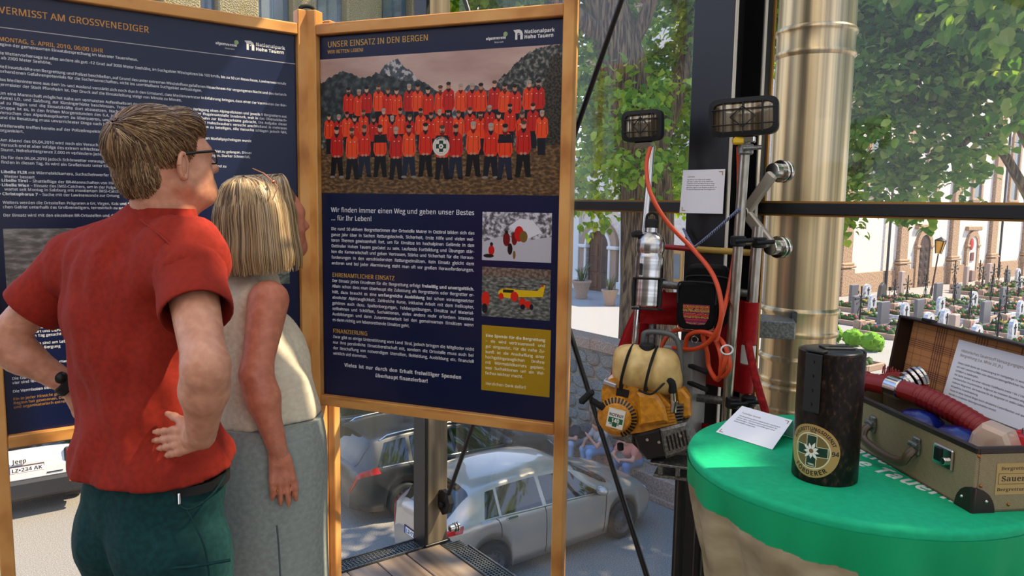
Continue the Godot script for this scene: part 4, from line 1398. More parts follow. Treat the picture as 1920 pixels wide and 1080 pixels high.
func make_graves():
	var kinds := []
	var marble := grain(mat(Color(0.90, 0.90, 0.90), 0.35), ramp(noise_image(0.03, 51, 128, 4), [[0.3, Color(0.74, 0.74, 0.76)], [0.7, Color(0.92, 0.92, 0.93)]]), Vector3(2, 2, 2))
	var granite := grain(mat(Color(0.52, 0.52, 0.54), 0.3), ramp(noise_image(0.2, 52, 128, 3), [[0.3, Color(0.55, 0.55, 0.57)], [0.7, Color(0.95, 0.95, 0.95)]]), Vector3(3, 3, 3))
	var pink := mat(Color(0.66, 0.58, 0.54), 0.6)
	var green := mat(Color(0.25, 0.36, 0.13), 0.8)
	var flow := [mat(Color(0.80, 0.20, 0.22), 0.7), mat(Color(0.88, 0.72, 0.30), 0.7), mat(Color(0.84, 0.50, 0.62), 0.7), mat(Color(0.90, 0.88, 0.86), 0.7)]
	var protos := []
	for k in 5:
		var o := thing(["grave_cross", "headstone", "marble_headstone", "grave_obelisk", "carved_headstone"][k], ["wrought iron grave cross with scrolls on a stone base", "grey granite slab headstone behind a planted grave", "white marble headstone with rounded head on planted grave", "slim pinkish stone stele over a planted grave", "dark carved headstone with small iron lantern on grave"][k], ["grave cross", "headstone", "headstone", "stele", "headstone"][k], Transform3D(), ["iron crosses of the churchyard", "granite headstones of the churchyard", "marble headstones of the churchyard", "stone steles of the churchyard", "carved headstones of the churchyard"][k])
		var s := Shape.new()
		for e in [[Vector3(-0.62, 0.12, 1.0), Vector3(0.14, 0.24, 2.0)], [Vector3(0.62, 0.12, 1.0), Vector3(0.14, 0.24, 2.0)], [Vector3(0, 0.12, 1.95), Vector3(1.2, 0.24, 0.14)]]: s.box(e[0], e[1], 0.02)
		part(o, "border", s, [M.coping, granite, marble, M.coping, granite][k])
		s = Shape.new()
		s.box(Vector3(0, 0.1, 1.0), Vector3(1.12, 0.2, 1.85))
		part(o, "soil", s, mat(Color(0.22, 0.17, 0.13), 0.95))
		s = Shape.new()
		var r := RandomNumberGenerator.new()
		r.seed = 20 + k
		for q in 16: s.ball(Vector3(r.randf_range(-0.45, 0.45), 0.26, r.randf_range(0.25, 1.75)), Vector3(0.16, r.randf_range(0.1, 0.26), 0.16), 4)
		part(o, "plants", s, green)
		for c in 2:
			s = Shape.new()
			for q in 6: s.ball(Vector3(r.randf_range(-0.45, 0.45), 0.42, r.randf_range(0.25, 1.75)), Vector3(0.06, 0.06, 0.06), 3)
			part(o, "flowers", s, flow[(k + c * 2) % 4])
		s = Shape.new()
		if k == 0:
			s.box(Vector3(0, 0.3, 0), Vector3(0.5, 0.6, 0.35), 0.04)
			part(o, "base", s, M.coping)
			s = Shape.new()
			s.cyl(Vector3(0, 0.6, 0), Vector3(0, 2.1, 0), 0.035, 6)
			s.cyl(Vector3(-0.42, 1.6, 0), Vector3(0.42, 1.6, 0), 0.032, 6)
			for e in 4:
				var d := Vector3(cos(e * TAU / 4), sin(e * TAU / 4), 0)
				s.ball(Vector3(0, 1.6, 0) + d * (0.46 if e % 2 == 0 else 0.52), Vector3(0.07, 0.07, 0.03), 4)
				var d2 := Vector3(cos(e * TAU / 4 + TAU / 8), sin(e * TAU / 4 + TAU / 8), 0)
				s.tube(through([Vector3(0, 1.6, 0) + d2 * 0.05, Vector3(0, 1.6, 0) + d2 * 0.3, Vector3(0, 1.6, 0) + d2 * 0.36 + d * 0.1, Vector3(0, 1.6, 0) + d2 * 0.25 + d * 0.12], 3), 0.018, 4)
			for e in [-1, 1]: s.tube(through([Vector3(e * 0.04, 0.7, 0), Vector3(e * 0.22, 0.85, 0), Vector3(e * 0.16, 1.1, 0), Vector3(e * 0.05, 1.25, 0)], 3), 0.018, 4)
			part(o, "cross", s, M.iron)
		elif k == 1:
			s.box(Vector3(0, 0.12, 0), Vector3(1.1, 0.24, 0.4), 0.02)
			s.box(Vector3(0, 0.75, 0), Vector3(0.85, 1.1, 0.18), 0.03)
			part(o, "slab", s, granite)
		elif k == 2:
			s.box(Vector3(0, 0.12, 0), Vector3(1.0, 0.24, 0.4), 0.02)
			s.t = Transform3D(Basis(), Vector3(0, 0.2, 0))
			s.extrude(arch_outline(0.7, 1.05, 8), -0.09, 0.09, 0.0)
			part(o, "slab", s, marble)
			s = Shape.new()
			s.box(Vector3(0, 0.8, 0.1), Vector3(0.06, 0.5, 0.03)); s.box(Vector3(0, 0.88, 0.1), Vector3(0.3, 0.06, 0.03))
			part(o, "inlaid_cross", s, M.iron)
		elif k == 3:
			s.box(Vector3(0, 0.15, 0), Vector3(0.7, 0.3, 0.45), 0.03)
			s.box(Vector3(0, 1.05, 0), Vector3(0.46, 1.6, 0.26), 0.03)
			part(o, "stele", s, pink)
		else:
			s.t = Transform3D(Basis(), Vector3(0, 0, 0))
			s.extrude(PackedVector2Array([Vector2(-0.5, 0), Vector2(0.5, 0), Vector2(0.42, 0.7), Vector2(0.3, 1.15), Vector2(0, 1.35), Vector2(-0.3, 1.15), Vector2(-0.42, 0.7)]), -0.12, 0.12, 0.02)
			part(o, "slab", s, mat(Color(0.30, 0.29, 0.29), 0.5))
			s = Shape.new()
			s.cyl(Vector3(0.3, 0.2, 0.4), Vector3(0.3, 0.8, 0.4), 0.02, 5)
			s.box(Vector3(0.3, 0.92, 0.4), Vector3(0.16, 0.26, 0.16), 0.02)
			part(o, "lantern", s, M.iron)
		protos.append(o)
	var first := [true, true, true, true, true]
	var lamp_at := level(1745, 555, YARD)
	var bush_at := level(1600, 650, YARD)
	var rr := RandomNumberGenerator.new()
	rr.seed = 99
	var face := grid(0, 0, 0).basis
	for row in 6:
		var b := -20.4 + row * 2.75
		var a := 24.0 + rr.randf()
		while a < 80.0:
			var p := grid(a + rr.randf_range(-0.15, 0.15), YARD, b + rr.randf_range(-0.15, 0.1)).origin
			var q := p - EYE
			var x := 960.0 + F * q.dot(right_axis) / q.dot(look)
			a += rr.randf_range(1.75, 2.3)
			if x < 1546.0 or x > 1950.0 or (row > 3 and x < 1660.0) or p.distance_to(lamp_at) < 2.6 or p.distance_to(bush_at) < 2.8: continue
			var k: int = [0, 2, 0, 1, 0, 4, 0, 2, 3, 1][rr.randi() % 10]
			var t := Transform3D(face * Basis(Vector3.UP, rr.randf_range(-0.04, 0.04)).scaled(Vector3.ONE * rr.randf_range(0.88, 1.05)), p)
			if first[k]:
				protos[k].transform = t
				first[k] = false
			else: copy(protos[k], t)
	# clipped round shrubs and a planted trough nearer the wall
	for e in [[1634, 658, 0.44, "round bright green clipped shrub at the edge of the graves"], [1598, 648, 0.40, "second round green shrub crowding against the brighter clipped one"], [1556, 642, 0.48, "low dark green bush near the round clipped shrubs"]]:
		var p := level(e[0], e[1], YARD)
		var s := Shape.new()
		blob(s, [egg(Vector3(0, e[2] * 0.85, 0), Vector3(e[2], e[2] * 0.9, e[2]))], 0.05, 0.07, [], 0.16, 7.0, 5)
		solo("shrub", e[3], "shrub", s, grain(mat(Color(1, 1, 1), 0.9), ramp(noise_image(0.12, 53, 128, 4), [[0.3, Color(0.25, 0.45, 0.06)], [0.7, Color(0.55, 0.75, 0.12)]]), Vector3(3, 3, 3)), spot(p))

# ---------------------------------------------------------------- trees
func leaf_mesh(broad := 1.0) -> Mesh:
	var s := Shape.new()
	var L := 0.16
	var W := 0.066 * broad
	var rib := [Vector3(0, 0, 0), Vector3(0, 0.012, L * 0.45), Vector3(0, -0.012, L)]
	for sg in [-1.0, 1.0]:
		var e := [Vector3(sg * W * 0.75, 0.022, L * 0.16), Vector3(sg * W, 0.026, L * 0.5), Vector3(sg * W * 0.5, 0.008, L * 0.82)]
		for q in [[rib[0], e[0], rib[1]], [rib[1], e[0], e[1]], [rib[1], e[1], e[2]], [rib[1], e[2], rib[2]]]:
			if sg < 0: s.poly([q[0], q[2], q[1]])
			else: s.poly(q)
	return s.mesh()

func crown(o: Node3D, clumps: Array, per: float, seedn: int, size: float, tones: Array, m: Material, mesh: Mesh):
	# clumps: [centre, radii]; leaves sit on twig clusters through each clump, thicker towards the outside
	var r := RandomNumberGenerator.new()
	r.seed = seedn
	var where := []
	var tint := []
	for c in clumps:
		var rad: Vector3 = c[1]
		var n := int(per * rad.x * rad.y * rad.z)
		var k := 0
		while k < n:
			var d := Vector3(r.randfn(), r.randfn(), r.randfn()).normalized()
			var twig: Vector3 = c[0] + d * rad * pow(r.randf(), 0.42)
			var out := (d + Vector3(0, -0.25, 0)).normalized()
			for q in 14:
				var p := twig + Vector3(r.randfn(), r.randfn() * 0.7, r.randfn()) * 0.16
				var f := (out + Vector3(r.randfn(), r.randfn() - 0.5, r.randfn()) * 0.6).normalized()
				var up := (Vector3.UP + Vector3(r.randfn(), 0, r.randfn()) * 0.5).normalized()
				var x := up.cross(f).normalized()
				var sc := size * r.randf_range(0.7, 1.25)
				where.append(Transform3D(Basis(x * sc, f.cross(x) * sc, f * sc), p))
				tint.append(tones[r.randi() % tones.size()])
			k += 14
	var mm := MultiMesh.new()
	mm.transform_format = MultiMesh.TRANSFORM_3D
	mm.use_colors = true
	mm.mesh = mesh
	mm.instance_count = where.size()
	for k in where.size():
		mm.set_instance_transform(k, where[k])
		mm.set_instance_color(k, tint[k])
	var node := MultiMeshInstance3D.new()
	node.name = "foliage"
	node.multimesh = mm
	node.material_override = m
	node.set_meta("kind", "stuff")
	o.add_child(node, true)

func make_trees():
	var bark_im := noise_image(0.03, 81, 512, 5, 1.0, 0.25)
	M.bark = grain(mat(Color(0.95, 0.93, 0.9), 0.95), ramp(bark_im, [[0.3, Color(0.26, 0.19, 0.14)], [0.5, Color(0.48, 0.38, 0.28)], [0.7, Color(0.64, 0.53, 0.38)]]), Vector3(1.1, 0.35, 1.1), false, tex(bark_im), 7.0)
	var leaf := mat(Color.WHITE, 0.5)
	leaf.vertex_color_use_as_albedo = true
	leaf.backlight_enabled = true
	leaf.backlight = Color(0.95, 1.0, 0.45)
	var mesh := leaf_mesh()
	var lime := [Color(0.20, 0.38, 0.03), Color(0.28, 0.47, 0.04), Color(0.40, 0.56, 0.05), Color(0.11, 0.25, 0.03), Color(0.55, 0.66, 0.09)]
	var dark := [Color(0.08, 0.21, 0.025), Color(0.13, 0.29, 0.03), Color(0.19, 0.36, 0.04), Color(0.29, 0.44, 0.06), Color(0.48, 0.56, 0.17)]
	# linden behind the rubble wall
	var base := at(1222, 600, 17.6)
	base.y = YARD
	var t1 := thing("linden_tree", "old linden with furrowed trunk and bright leaves behind the rubble wall", "tree", spot(base))
	var w := func(x: float, y: float, d: float) -> Vector3: return at(x, y, d) - base
	var s := Shape.new()
	var path := [Vector3(0.1, 0, 0), w.call(1214, 620, 17.6), w.call(1212, 520, 17.6), w.call(1214, 400, 17.6), w.call(1208, 300, 17.5), w.call(1190, 200, 17.4), w.call(1160, 90, 17.2), w.call(1120, -60, 17.0), w.call(1090, -260, 17.0)]
	var rings := []
	var pts := through(path, 5)
	for k in pts.size():
		var rr := lut([[0, 0.95], [5, 0.66], [12, 0.60], [18, 0.58], [25, 0.55], [32, 0.5], [40, 0.3]], k)
		var ring := PackedVector3Array()
		for q in 28:
			var a := -TAU * q / 28
			var f := 1.0 + 0.05 * sin(a * 7 + k * 0.16) + 0.035 * sin(a * 13 - k * 0.3)
			ring.append(pts[k] + Vector3(cos(a), 0, sin(a)) * rr * f)
		rings.append(ring)
	s.loft(rings)
	part(t1, "trunk", s, M.bark)
	for e in [[[w.call(1190, 190, 17.4), w.call(1140, 90, 17.0), w.call(1085, 30, 16.6), w.call(1000, -40, 16.3)], 0.3], [[w.call(1208, 330, 17.5), w.call(1262, 200, 18.2), w.call(1290, 80, 19.0), w.call(1310, -100, 19.5)], 0.26], [[w.call(1165, 110, 17.3), w.call(1215, 20, 17.0), w.call(1240, -90, 16.5)], 0.22]]:
		s = Shape.new()
		var pp := through(e[0], 5)
		var rad := []
		for k in pp.size(): rad.append(e[1] * (1.0 - 0.65 * k / pp.size()))
		s.tube(pp, rad, 10)
		part(t1, "branch", s, M.bark)
	var cl := []
	for e in [[1110, 250, 19.0, 1.0], [1150, 300, 20.0, 1.3], [1250, 330, 20.5, 1.2], [1100, 120, 18.0, 1.2], [1275, 230, 19.5, 1.2], [1190, 170, 20.5, 1.5], [1288, 160, 21.0, 0.8], [1100, 10, 18.5, 1.2], [1090, 350, 20.0, 0.9], [1285, 330, 19.5, 0.8], [1040, -40, 18.5, 1.8], [960, -50, 19.0, 1.8], [880, -70, 20.0, 2.0], [1150, -230, 18.0, 2.2], [1340, -60, 19.0, 1.4], [1350, -230, 19.0, 2.4], [1050, -220, 18.0, 2.6], [1180, -330, 18.0, 3.0], [1350, 60, 20.0, 1.8], [1400, -40, 19.0, 2.0], [1180, 375, 21.0, 0.8], [1110, 395, 19.0, 0.5], [1140, 200, 17.0, 0.7], [1230, 290, 16.5, 0.5], [1205, 165, 15.8, 0.6], [1235, 235, 15.8, 0.6], [1190, 300, 16.0, 0.55], [1172, 225, 15.8, 0.6], [1255, 150, 16.0, 0.5], [1140, 330, 16.0, 0.55], [1262, 340, 16.0, 0.5], [1210, 352, 16.2, 0.35]]:
		cl.append([w.call(e[0], e[1], e[2]), Vector3(1.15, 0.85, 1.15) * e[3]])
	crown(t1, cl, 380.0, 5, 1.25, lime, leaf, mesh)
	# maple that hangs over the churchyard
	var b2 := at(1985, 600, 17.0)
	b2.y = YARD
	var t2 := thing("maple_tree", "broad dark green maple hanging over the churchyard in front of church", "tree", spot(b2))
	var w2 := func(x: float, y: float, d: float) -> Vector3: return at(x, y, d) - b2
	s = Shape.new()
	var tp := through([Vector3.ZERO, Vector3(0, 3.0, 0), Vector3(-0.2, 6.0, -0.2), Vector3(0, 9.5, 0)], 5)
	var tr := []
	for k in tp.size(): tr.append(0.5 - 0.02 * k)
	s.tube(tp, tr, 14)
	part(t2, "trunk", s, M.bark)
	for e in [[[Vector3(0, 5.5, 0), w2.call(1850, 120, 16.5), w2.call(1740, 190, 16.0), w2.call(1660, 150, 15.5)], 0.2], [[Vector3(0, 6.5, 0), w2.call(1800, 30, 16.5), w2.call(1700, 60, 16.0), w2.call(1600, 20, 16)], 0.18], [[Vector3(0, 4.6, 0), w2.call(1860, 260, 16.5), w2.call(1780, 300, 15.6)], 0.14]]:
		s = Shape.new()
		var pp := through(e[0], 5)
		var rad := []
		for k in pp.size(): rad.append(e[1] * (1.0 - 0.75 * k / pp.size()))
		s.tube(pp, rad, 8)
		part(t2, "branch", s, M.bark)
	cl = []
	for e in [[1590, 60, 16.0, 1.0], [1600, 180, 16.5, 1.0], [1585, 290, 17.0, 0.85], [1590, 375, 17.0, 0.62], [1580, 425, 16.5, 0.42], [1650, 330, 16.0, 0.85], [1640, 230, 15.5, 0.95], [1670, 120, 15.8, 1.1], [1680, 20, 16.0, 1.2], [1710, 380, 15.5, 0.55], [1740, 300, 16.0, 0.9], [1730, 210, 16.5, 1.1], [1760, 110, 16.0, 1.2], [1780, 10, 15.5, 1.2], [1780, 355, 15.6, 0.6], [1745, 408, 15.4, 0.3], [1700, 415, 15.6, 0.3], [1820, 270, 16.0, 0.75], [1830, 180, 15.8, 0.95], [1850, 80, 16.0, 1.2], [1910, 160, 16.2, 0.9], [1915, 60, 16.2, 1.2], [1865, 310, 15.5, 0.34], [1620, -60, 17.0, 1.6], [1760, -110, 16.5, 2.0], [1900, -80, 16.5, 2.0], [2010, 100, 16.5, 1.6], [1650, -230, 17.0, 2.2], [1850, -300, 16.5, 2.6], [2050, -150, 16.5, 2.6], [2050, -420, 16.5, 3.0], [1750, -480, 17.0, 2.6]]:
		cl.append([w2.call(e[0], e[1], e[2]), Vector3(1.1, 0.8, 1.1) * e[3]])
	crown(t2, cl, 540.0, 8, 1.1, dark, leaf, leaf_mesh(1.3))
	# a tree added beside the building, out of frame, to dapple street and room
	var b3 := grid(5.6, STREET, 5.5).origin
	var t3 := thing("shade_tree", "unseen street tree added to shade the glazed room", "tree", spot(b3))
	s = Shape.new()
	s.tube(through([Vector3.ZERO, Vector3(0.1, 3.5, 0), Vector3(0, 7, 0.1), Vector3(0.1, 10, 0)], 4), 0.22, 10)
	part(t3, "trunk", s, M.bark)
	cl = []
	for e in [[0, 7.5, 0, 2.6], [-1.6, 8.4, -1.4, 2.2], [1.8, 8.0, 1.2, 2.4], [-0.6, 9.8, 1.8, 2.4], [0.8, 10.4, -1.2, 2.6], [2.2, 9.2, -2.0, 2.2], [-2.0, 7.0, 1.8, 1.8], [0.2, 12.0, 0.4, 2.4]]:
		cl.append([Vector3(e[0], e[1], e[2]), Vector3(1.1, 0.8, 1.1) * e[3]])
	crown(t3, cl, 84.0, 12, 1.5, dark, leaf, mesh)
	# a second unseen tree further along, added to shade the parked cars
	var t4 := copy(t3, spot(Vector3(9.6, STREET, -10.6), 70.0), "taller unseen street tree added to shade the parked cars")
	t4.scale = Vector3.ONE * 1.1

# ---------------------------------------------------------------- cars; local x runs from the rear bumper forwards, z to the car's right
class CarSkin:
	var top: Array
	var belt: Array
	var half: Array
	var roof: Array
	var length: float
	var wheels: Array
	var arch := 0.37
	var sill := 0.2
	var host: Node
	func bottom(x: float) -> float:
		var b := sill + 0.12 * pow(absf(x / length - 0.5) * 2.0, 6.0)
		for w in wheels:
			if absf(x - w) < arch: b = maxf(b, 0.31 + sqrt(arch * arch - (x - w) * (x - w)))
		return b
	func section(x: float) -> PackedVector3Array:
		var w: float = host.lut(half, x)
		var r: float = minf(host.lut(roof, x), w * 0.97)
		var t: float = host.lut(top, x)
		var bl: float = minf(host.lut(belt, x), t - 0.05)
		var bo := bottom(x)
		var e := maxf(t - 0.10, lerpf(bl, t, 0.45))
		var lo := minf(bo + 0.16, bl - 0.1)
		return PackedVector3Array([Vector3(x, bo, w * 0.94), Vector3(x, maxf(lo, bo + 0.01), w * 0.985), Vector3(x, maxf(lerpf(lo, bl, 0.5), bo + 0.02), w), Vector3(x, maxf(lerpf(lo, bl, 0.86), bo + 0.03), w * 0.992), Vector3(x, bl, w * 0.955),
			Vector3(x, lerpf(bl, e, 0.5), lerpf(w * 0.93, r, 0.5) + 0.012), Vector3(x, e, r), Vector3(x, lerpf(e, t, 0.62), r * 0.88), Vector3(x, lerpf(e, t, 0.92), r * 0.5), Vector3(x, t, 0.0)])
	func at(x: float, f: float, out := 0.0) -> Vector3:
		var s := section(x)
		f = clampf(f, 0.0, 8.999)
		var p := s[int(f)].lerp(s[int(f) + 1], f - int(f))
		if out != 0.0:
			var q := section(clampf(x + 0.02, 0, length))
			var p2 := q[int(f)].lerp(q[int(f) + 1], f - int(f))
			var n := (s[int(f) + 1] - s[int(f)]).cross(p2 - p).normalized()
			p -= n * out * (1.0 if n.z * 1.0 < 0.0 or (absf(n.z) < 0.05 and n.y < 0.0) else -1.0)
		return p
	func patch(s, x0: Array, x1: Array, f0: float, f1: float, side: float, out := 0.006, nx := 10, nf := 5):
		# a panel that follows the skin; x0 and x1 give its ends at f0 and at f1
		var g := []
		for j in nf + 1:
			var v := j / float(nf)
			var row := PackedVector3Array()
			for i in nx + 1:
				var x := lerpf(lerpf(x0[0], x0[1], v), lerpf(x1[0], x1[1], v), i / float(nx))
				var p := at(x, lerpf(f0, f1, v), out)
				row.append(Vector3(p.x, p.y, p.z * side))
			g.append(row)
		s.sheet(g, 0.0, side > 0.0)

func wheel_parts(o: Node3D, p: Vector3, side: float, tyre: Material, rim: Material, dark: Material):
	var s := Shape.new()
	s.t = Transform3D(Basis(Vector3.RIGHT, PI / 2 * side), p)
	s.lathe([Vector2(0.205, -0.10), Vector2(0.29, -0.105), Vector2(0.315, -0.075), Vector2(0.318, 0.0), Vector2(0.318, 0.07), Vector2(0.29, 0.105), Vector2(0.215, 0.10), Vector2(0.205, 0.08)], 36, false, false)
	var w := part(o, "wheel", s, tyre)
	s = Shape.new()
	s.t = Transform3D(Basis(Vector3.RIGHT, PI / 2 * side), p)
	s.lathe([Vector2(0.214, 0.10), Vector2(0.205, 0.085), Vector2(0.175, 0.05), Vector2(0.15, 0.055), Vector2(0.07, 0.075), Vector2(0.055, 0.095), Vector2(0.03, 0.1), Vector2(0.0, 0.1)], 30, false, false)
	part(w, "rim", s, rim)
	s = Shape.new()
	s.t = Transform3D(Basis(Vector3.RIGHT, PI / 2 * side), p)
	for k in 12:
		var a := TAU * k / 12
		s.cyl(Vector3(cos(a) * 0.155, 0.048, sin(a) * 0.155), Vector3(cos(a) * 0.155, 0.058, sin(a) * 0.155), 0.022, 8)
	part(w, "rim_holes", s, dark)

func build_car(called: String, label: String, at_: Transform3D, c: CarSkin, paint: Material, o := {}) -> Node3D:
	c.host = self
	var t := thing(called, label, "car", at_)
	var s := Shape.new()
	var rings := []
	var n := int(c.length / 0.045)
	for k in n + 1:
		var sec := c.section(c.length * k / n)
		var ring := PackedVector3Array()
		for q in sec.size(): ring.append(sec[q])
		for q in range(sec.size() - 2, -1, -1): ring.append(Vector3(sec[q].x, sec[q].y, -sec[q].z))
		ring.reverse()
		rings.append(ring)
	s.loft(rings, true)
	part(t, "body", s, paint)
	s = Shape.new()
	s.box(Vector3(c.length / 2, 0.42, 0), Vector3(c.length - 0.7, 0.5, c.half[c.half.size() / 2][1] * 1.55))
	part(t, "underbody", s, M.rubber)
	for x in c.wheels:
		for sd in [-1.0, 1.0]: wheel_parts(t, Vector3(x, 0.318, sd * (lut(c.half, x) - 0.13)), sd, M.rubber, o.get("rim", M.pipe_dark), M.black)
	for g in o.glass:       # [name, x0, x1, f0, f1]
		for sd in ([-1.0, 1.0] if g[3] < 6.0 else [0.0]):
			s = Shape.new()
			if sd != 0.0: c.patch(s, g[1], g[2], g[3], g[4], sd)
			else:
				for e in [-1.0, 1.0]: c.patch(s, g[1], g[2], g[3], g[4], e, 0.006, 10, 8)
			part(t, g[0], s, M.car_glass)
	for x in o.get("seams", []):
		for sd in [-1.0, 1.0]:
			s = Shape.new()
			var p := []
			for k in 13:
				var f := lerpf(0.3, 4.0, k / 12.0)
				var q := c.at(x[0] + (x[1] - x[0]) * k / 12.0, f, 0.002)
				p.append(Vector3(q.x, q.y, q.z * sd))
			s.tube(p, 0.006, 5)
			part(t, "door_seam", s, M.black)
	for x in o.get("handles", []):
		for sd in [-1.0, 1.0]:
			s = Shape.new()
			var q := c.at(x, 3.2, 0.02)
			s.box(Vector3(q.x, q.y, q.z * sd), Vector3(0.2, 0.03, 0.035), 0.012)
			part(t, "door_handle", s, o.get("trim", paint))
	for sd in [-1.0, 1.0]:
		if o.has("mirror"):
			var q := c.at(o.mirror, 4.0, 0.0)
			s = Shape.new()
			s.ball(Vector3(q.x, q.y + 0.09, (q.z + 0.12) * sd), Vector3(0.08, 0.075, 0.12), 8)
			var mr := part(t, "mirror", s, paint)
			s = Shape.new()
			s.box(Vector3(q.x + 0.03, q.y + 0.02, (q.z + 0.03) * sd), Vector3(0.1, 0.04, 0.14), 0.01)
			part(mr, "foot", s, M.black)
		for l in o.get("lights", []):      # [name, x0, x1, f0, f1, material]
			s = Shape.new()
			c.patch(s, l[1], l[2], l[3], l[4], sd, 0.008)
			part(t, l[0], s, l[5])
		s = Shape.new()
		var p := []
		for k in 25:
			var q := c.at(lerpf(o.trimline[0], o.trimline[1], k / 24.0), 4.02, 0.006)
			p.append(Vector3(q.x, q.y, q.z * sd))
		s.tube(p, 0.008, 5)
		part(t, "window_trim", s, o.get("trim", M.black))
	if o.has("plate"):
		var im := Image.create(416, 96, false, Image.FORMAT_RGBA8)
		im.fill(Color(0.90, 0.90, 0.88))
		im.fill_rect(Rect2i(0, 0, 416, 5), Color(0.6, 0.12, 0.12)); im.fill_rect(Rect2i(0, 91, 416, 5), Color(0.6, 0.12, 0.12))
		im.fill_rect(Rect2i(0, 0, 34, 96), Color(0.12, 0.22, 0.55))
		ink(im, o.plate[0], 46, 78, 76, Color(0.06, 0.06, 0.07), true)
		s = Shape.new()
		s.box(Vector3(o.plate[1] + 0.012, o.plate[2], 0), Vector3(0.02, 0.13, 0.54), 0.004)
		var pf := part(t, "plate_frame", s, M.black)
		s = Shape.new()
		var x: float = o.plate[1] - 0.001
		s.quad(Vector3(x, o.plate[2] - 0.056, -0.26), Vector3(x, o.plate[2] - 0.056, 0.26), Vector3(x, o.plate[2] + 0.056, 0.26), Vector3(x, o.plate[2] + 0.056, -0.26))
		part(pf, "plate", s, print_on(im, 0.4))
	return t

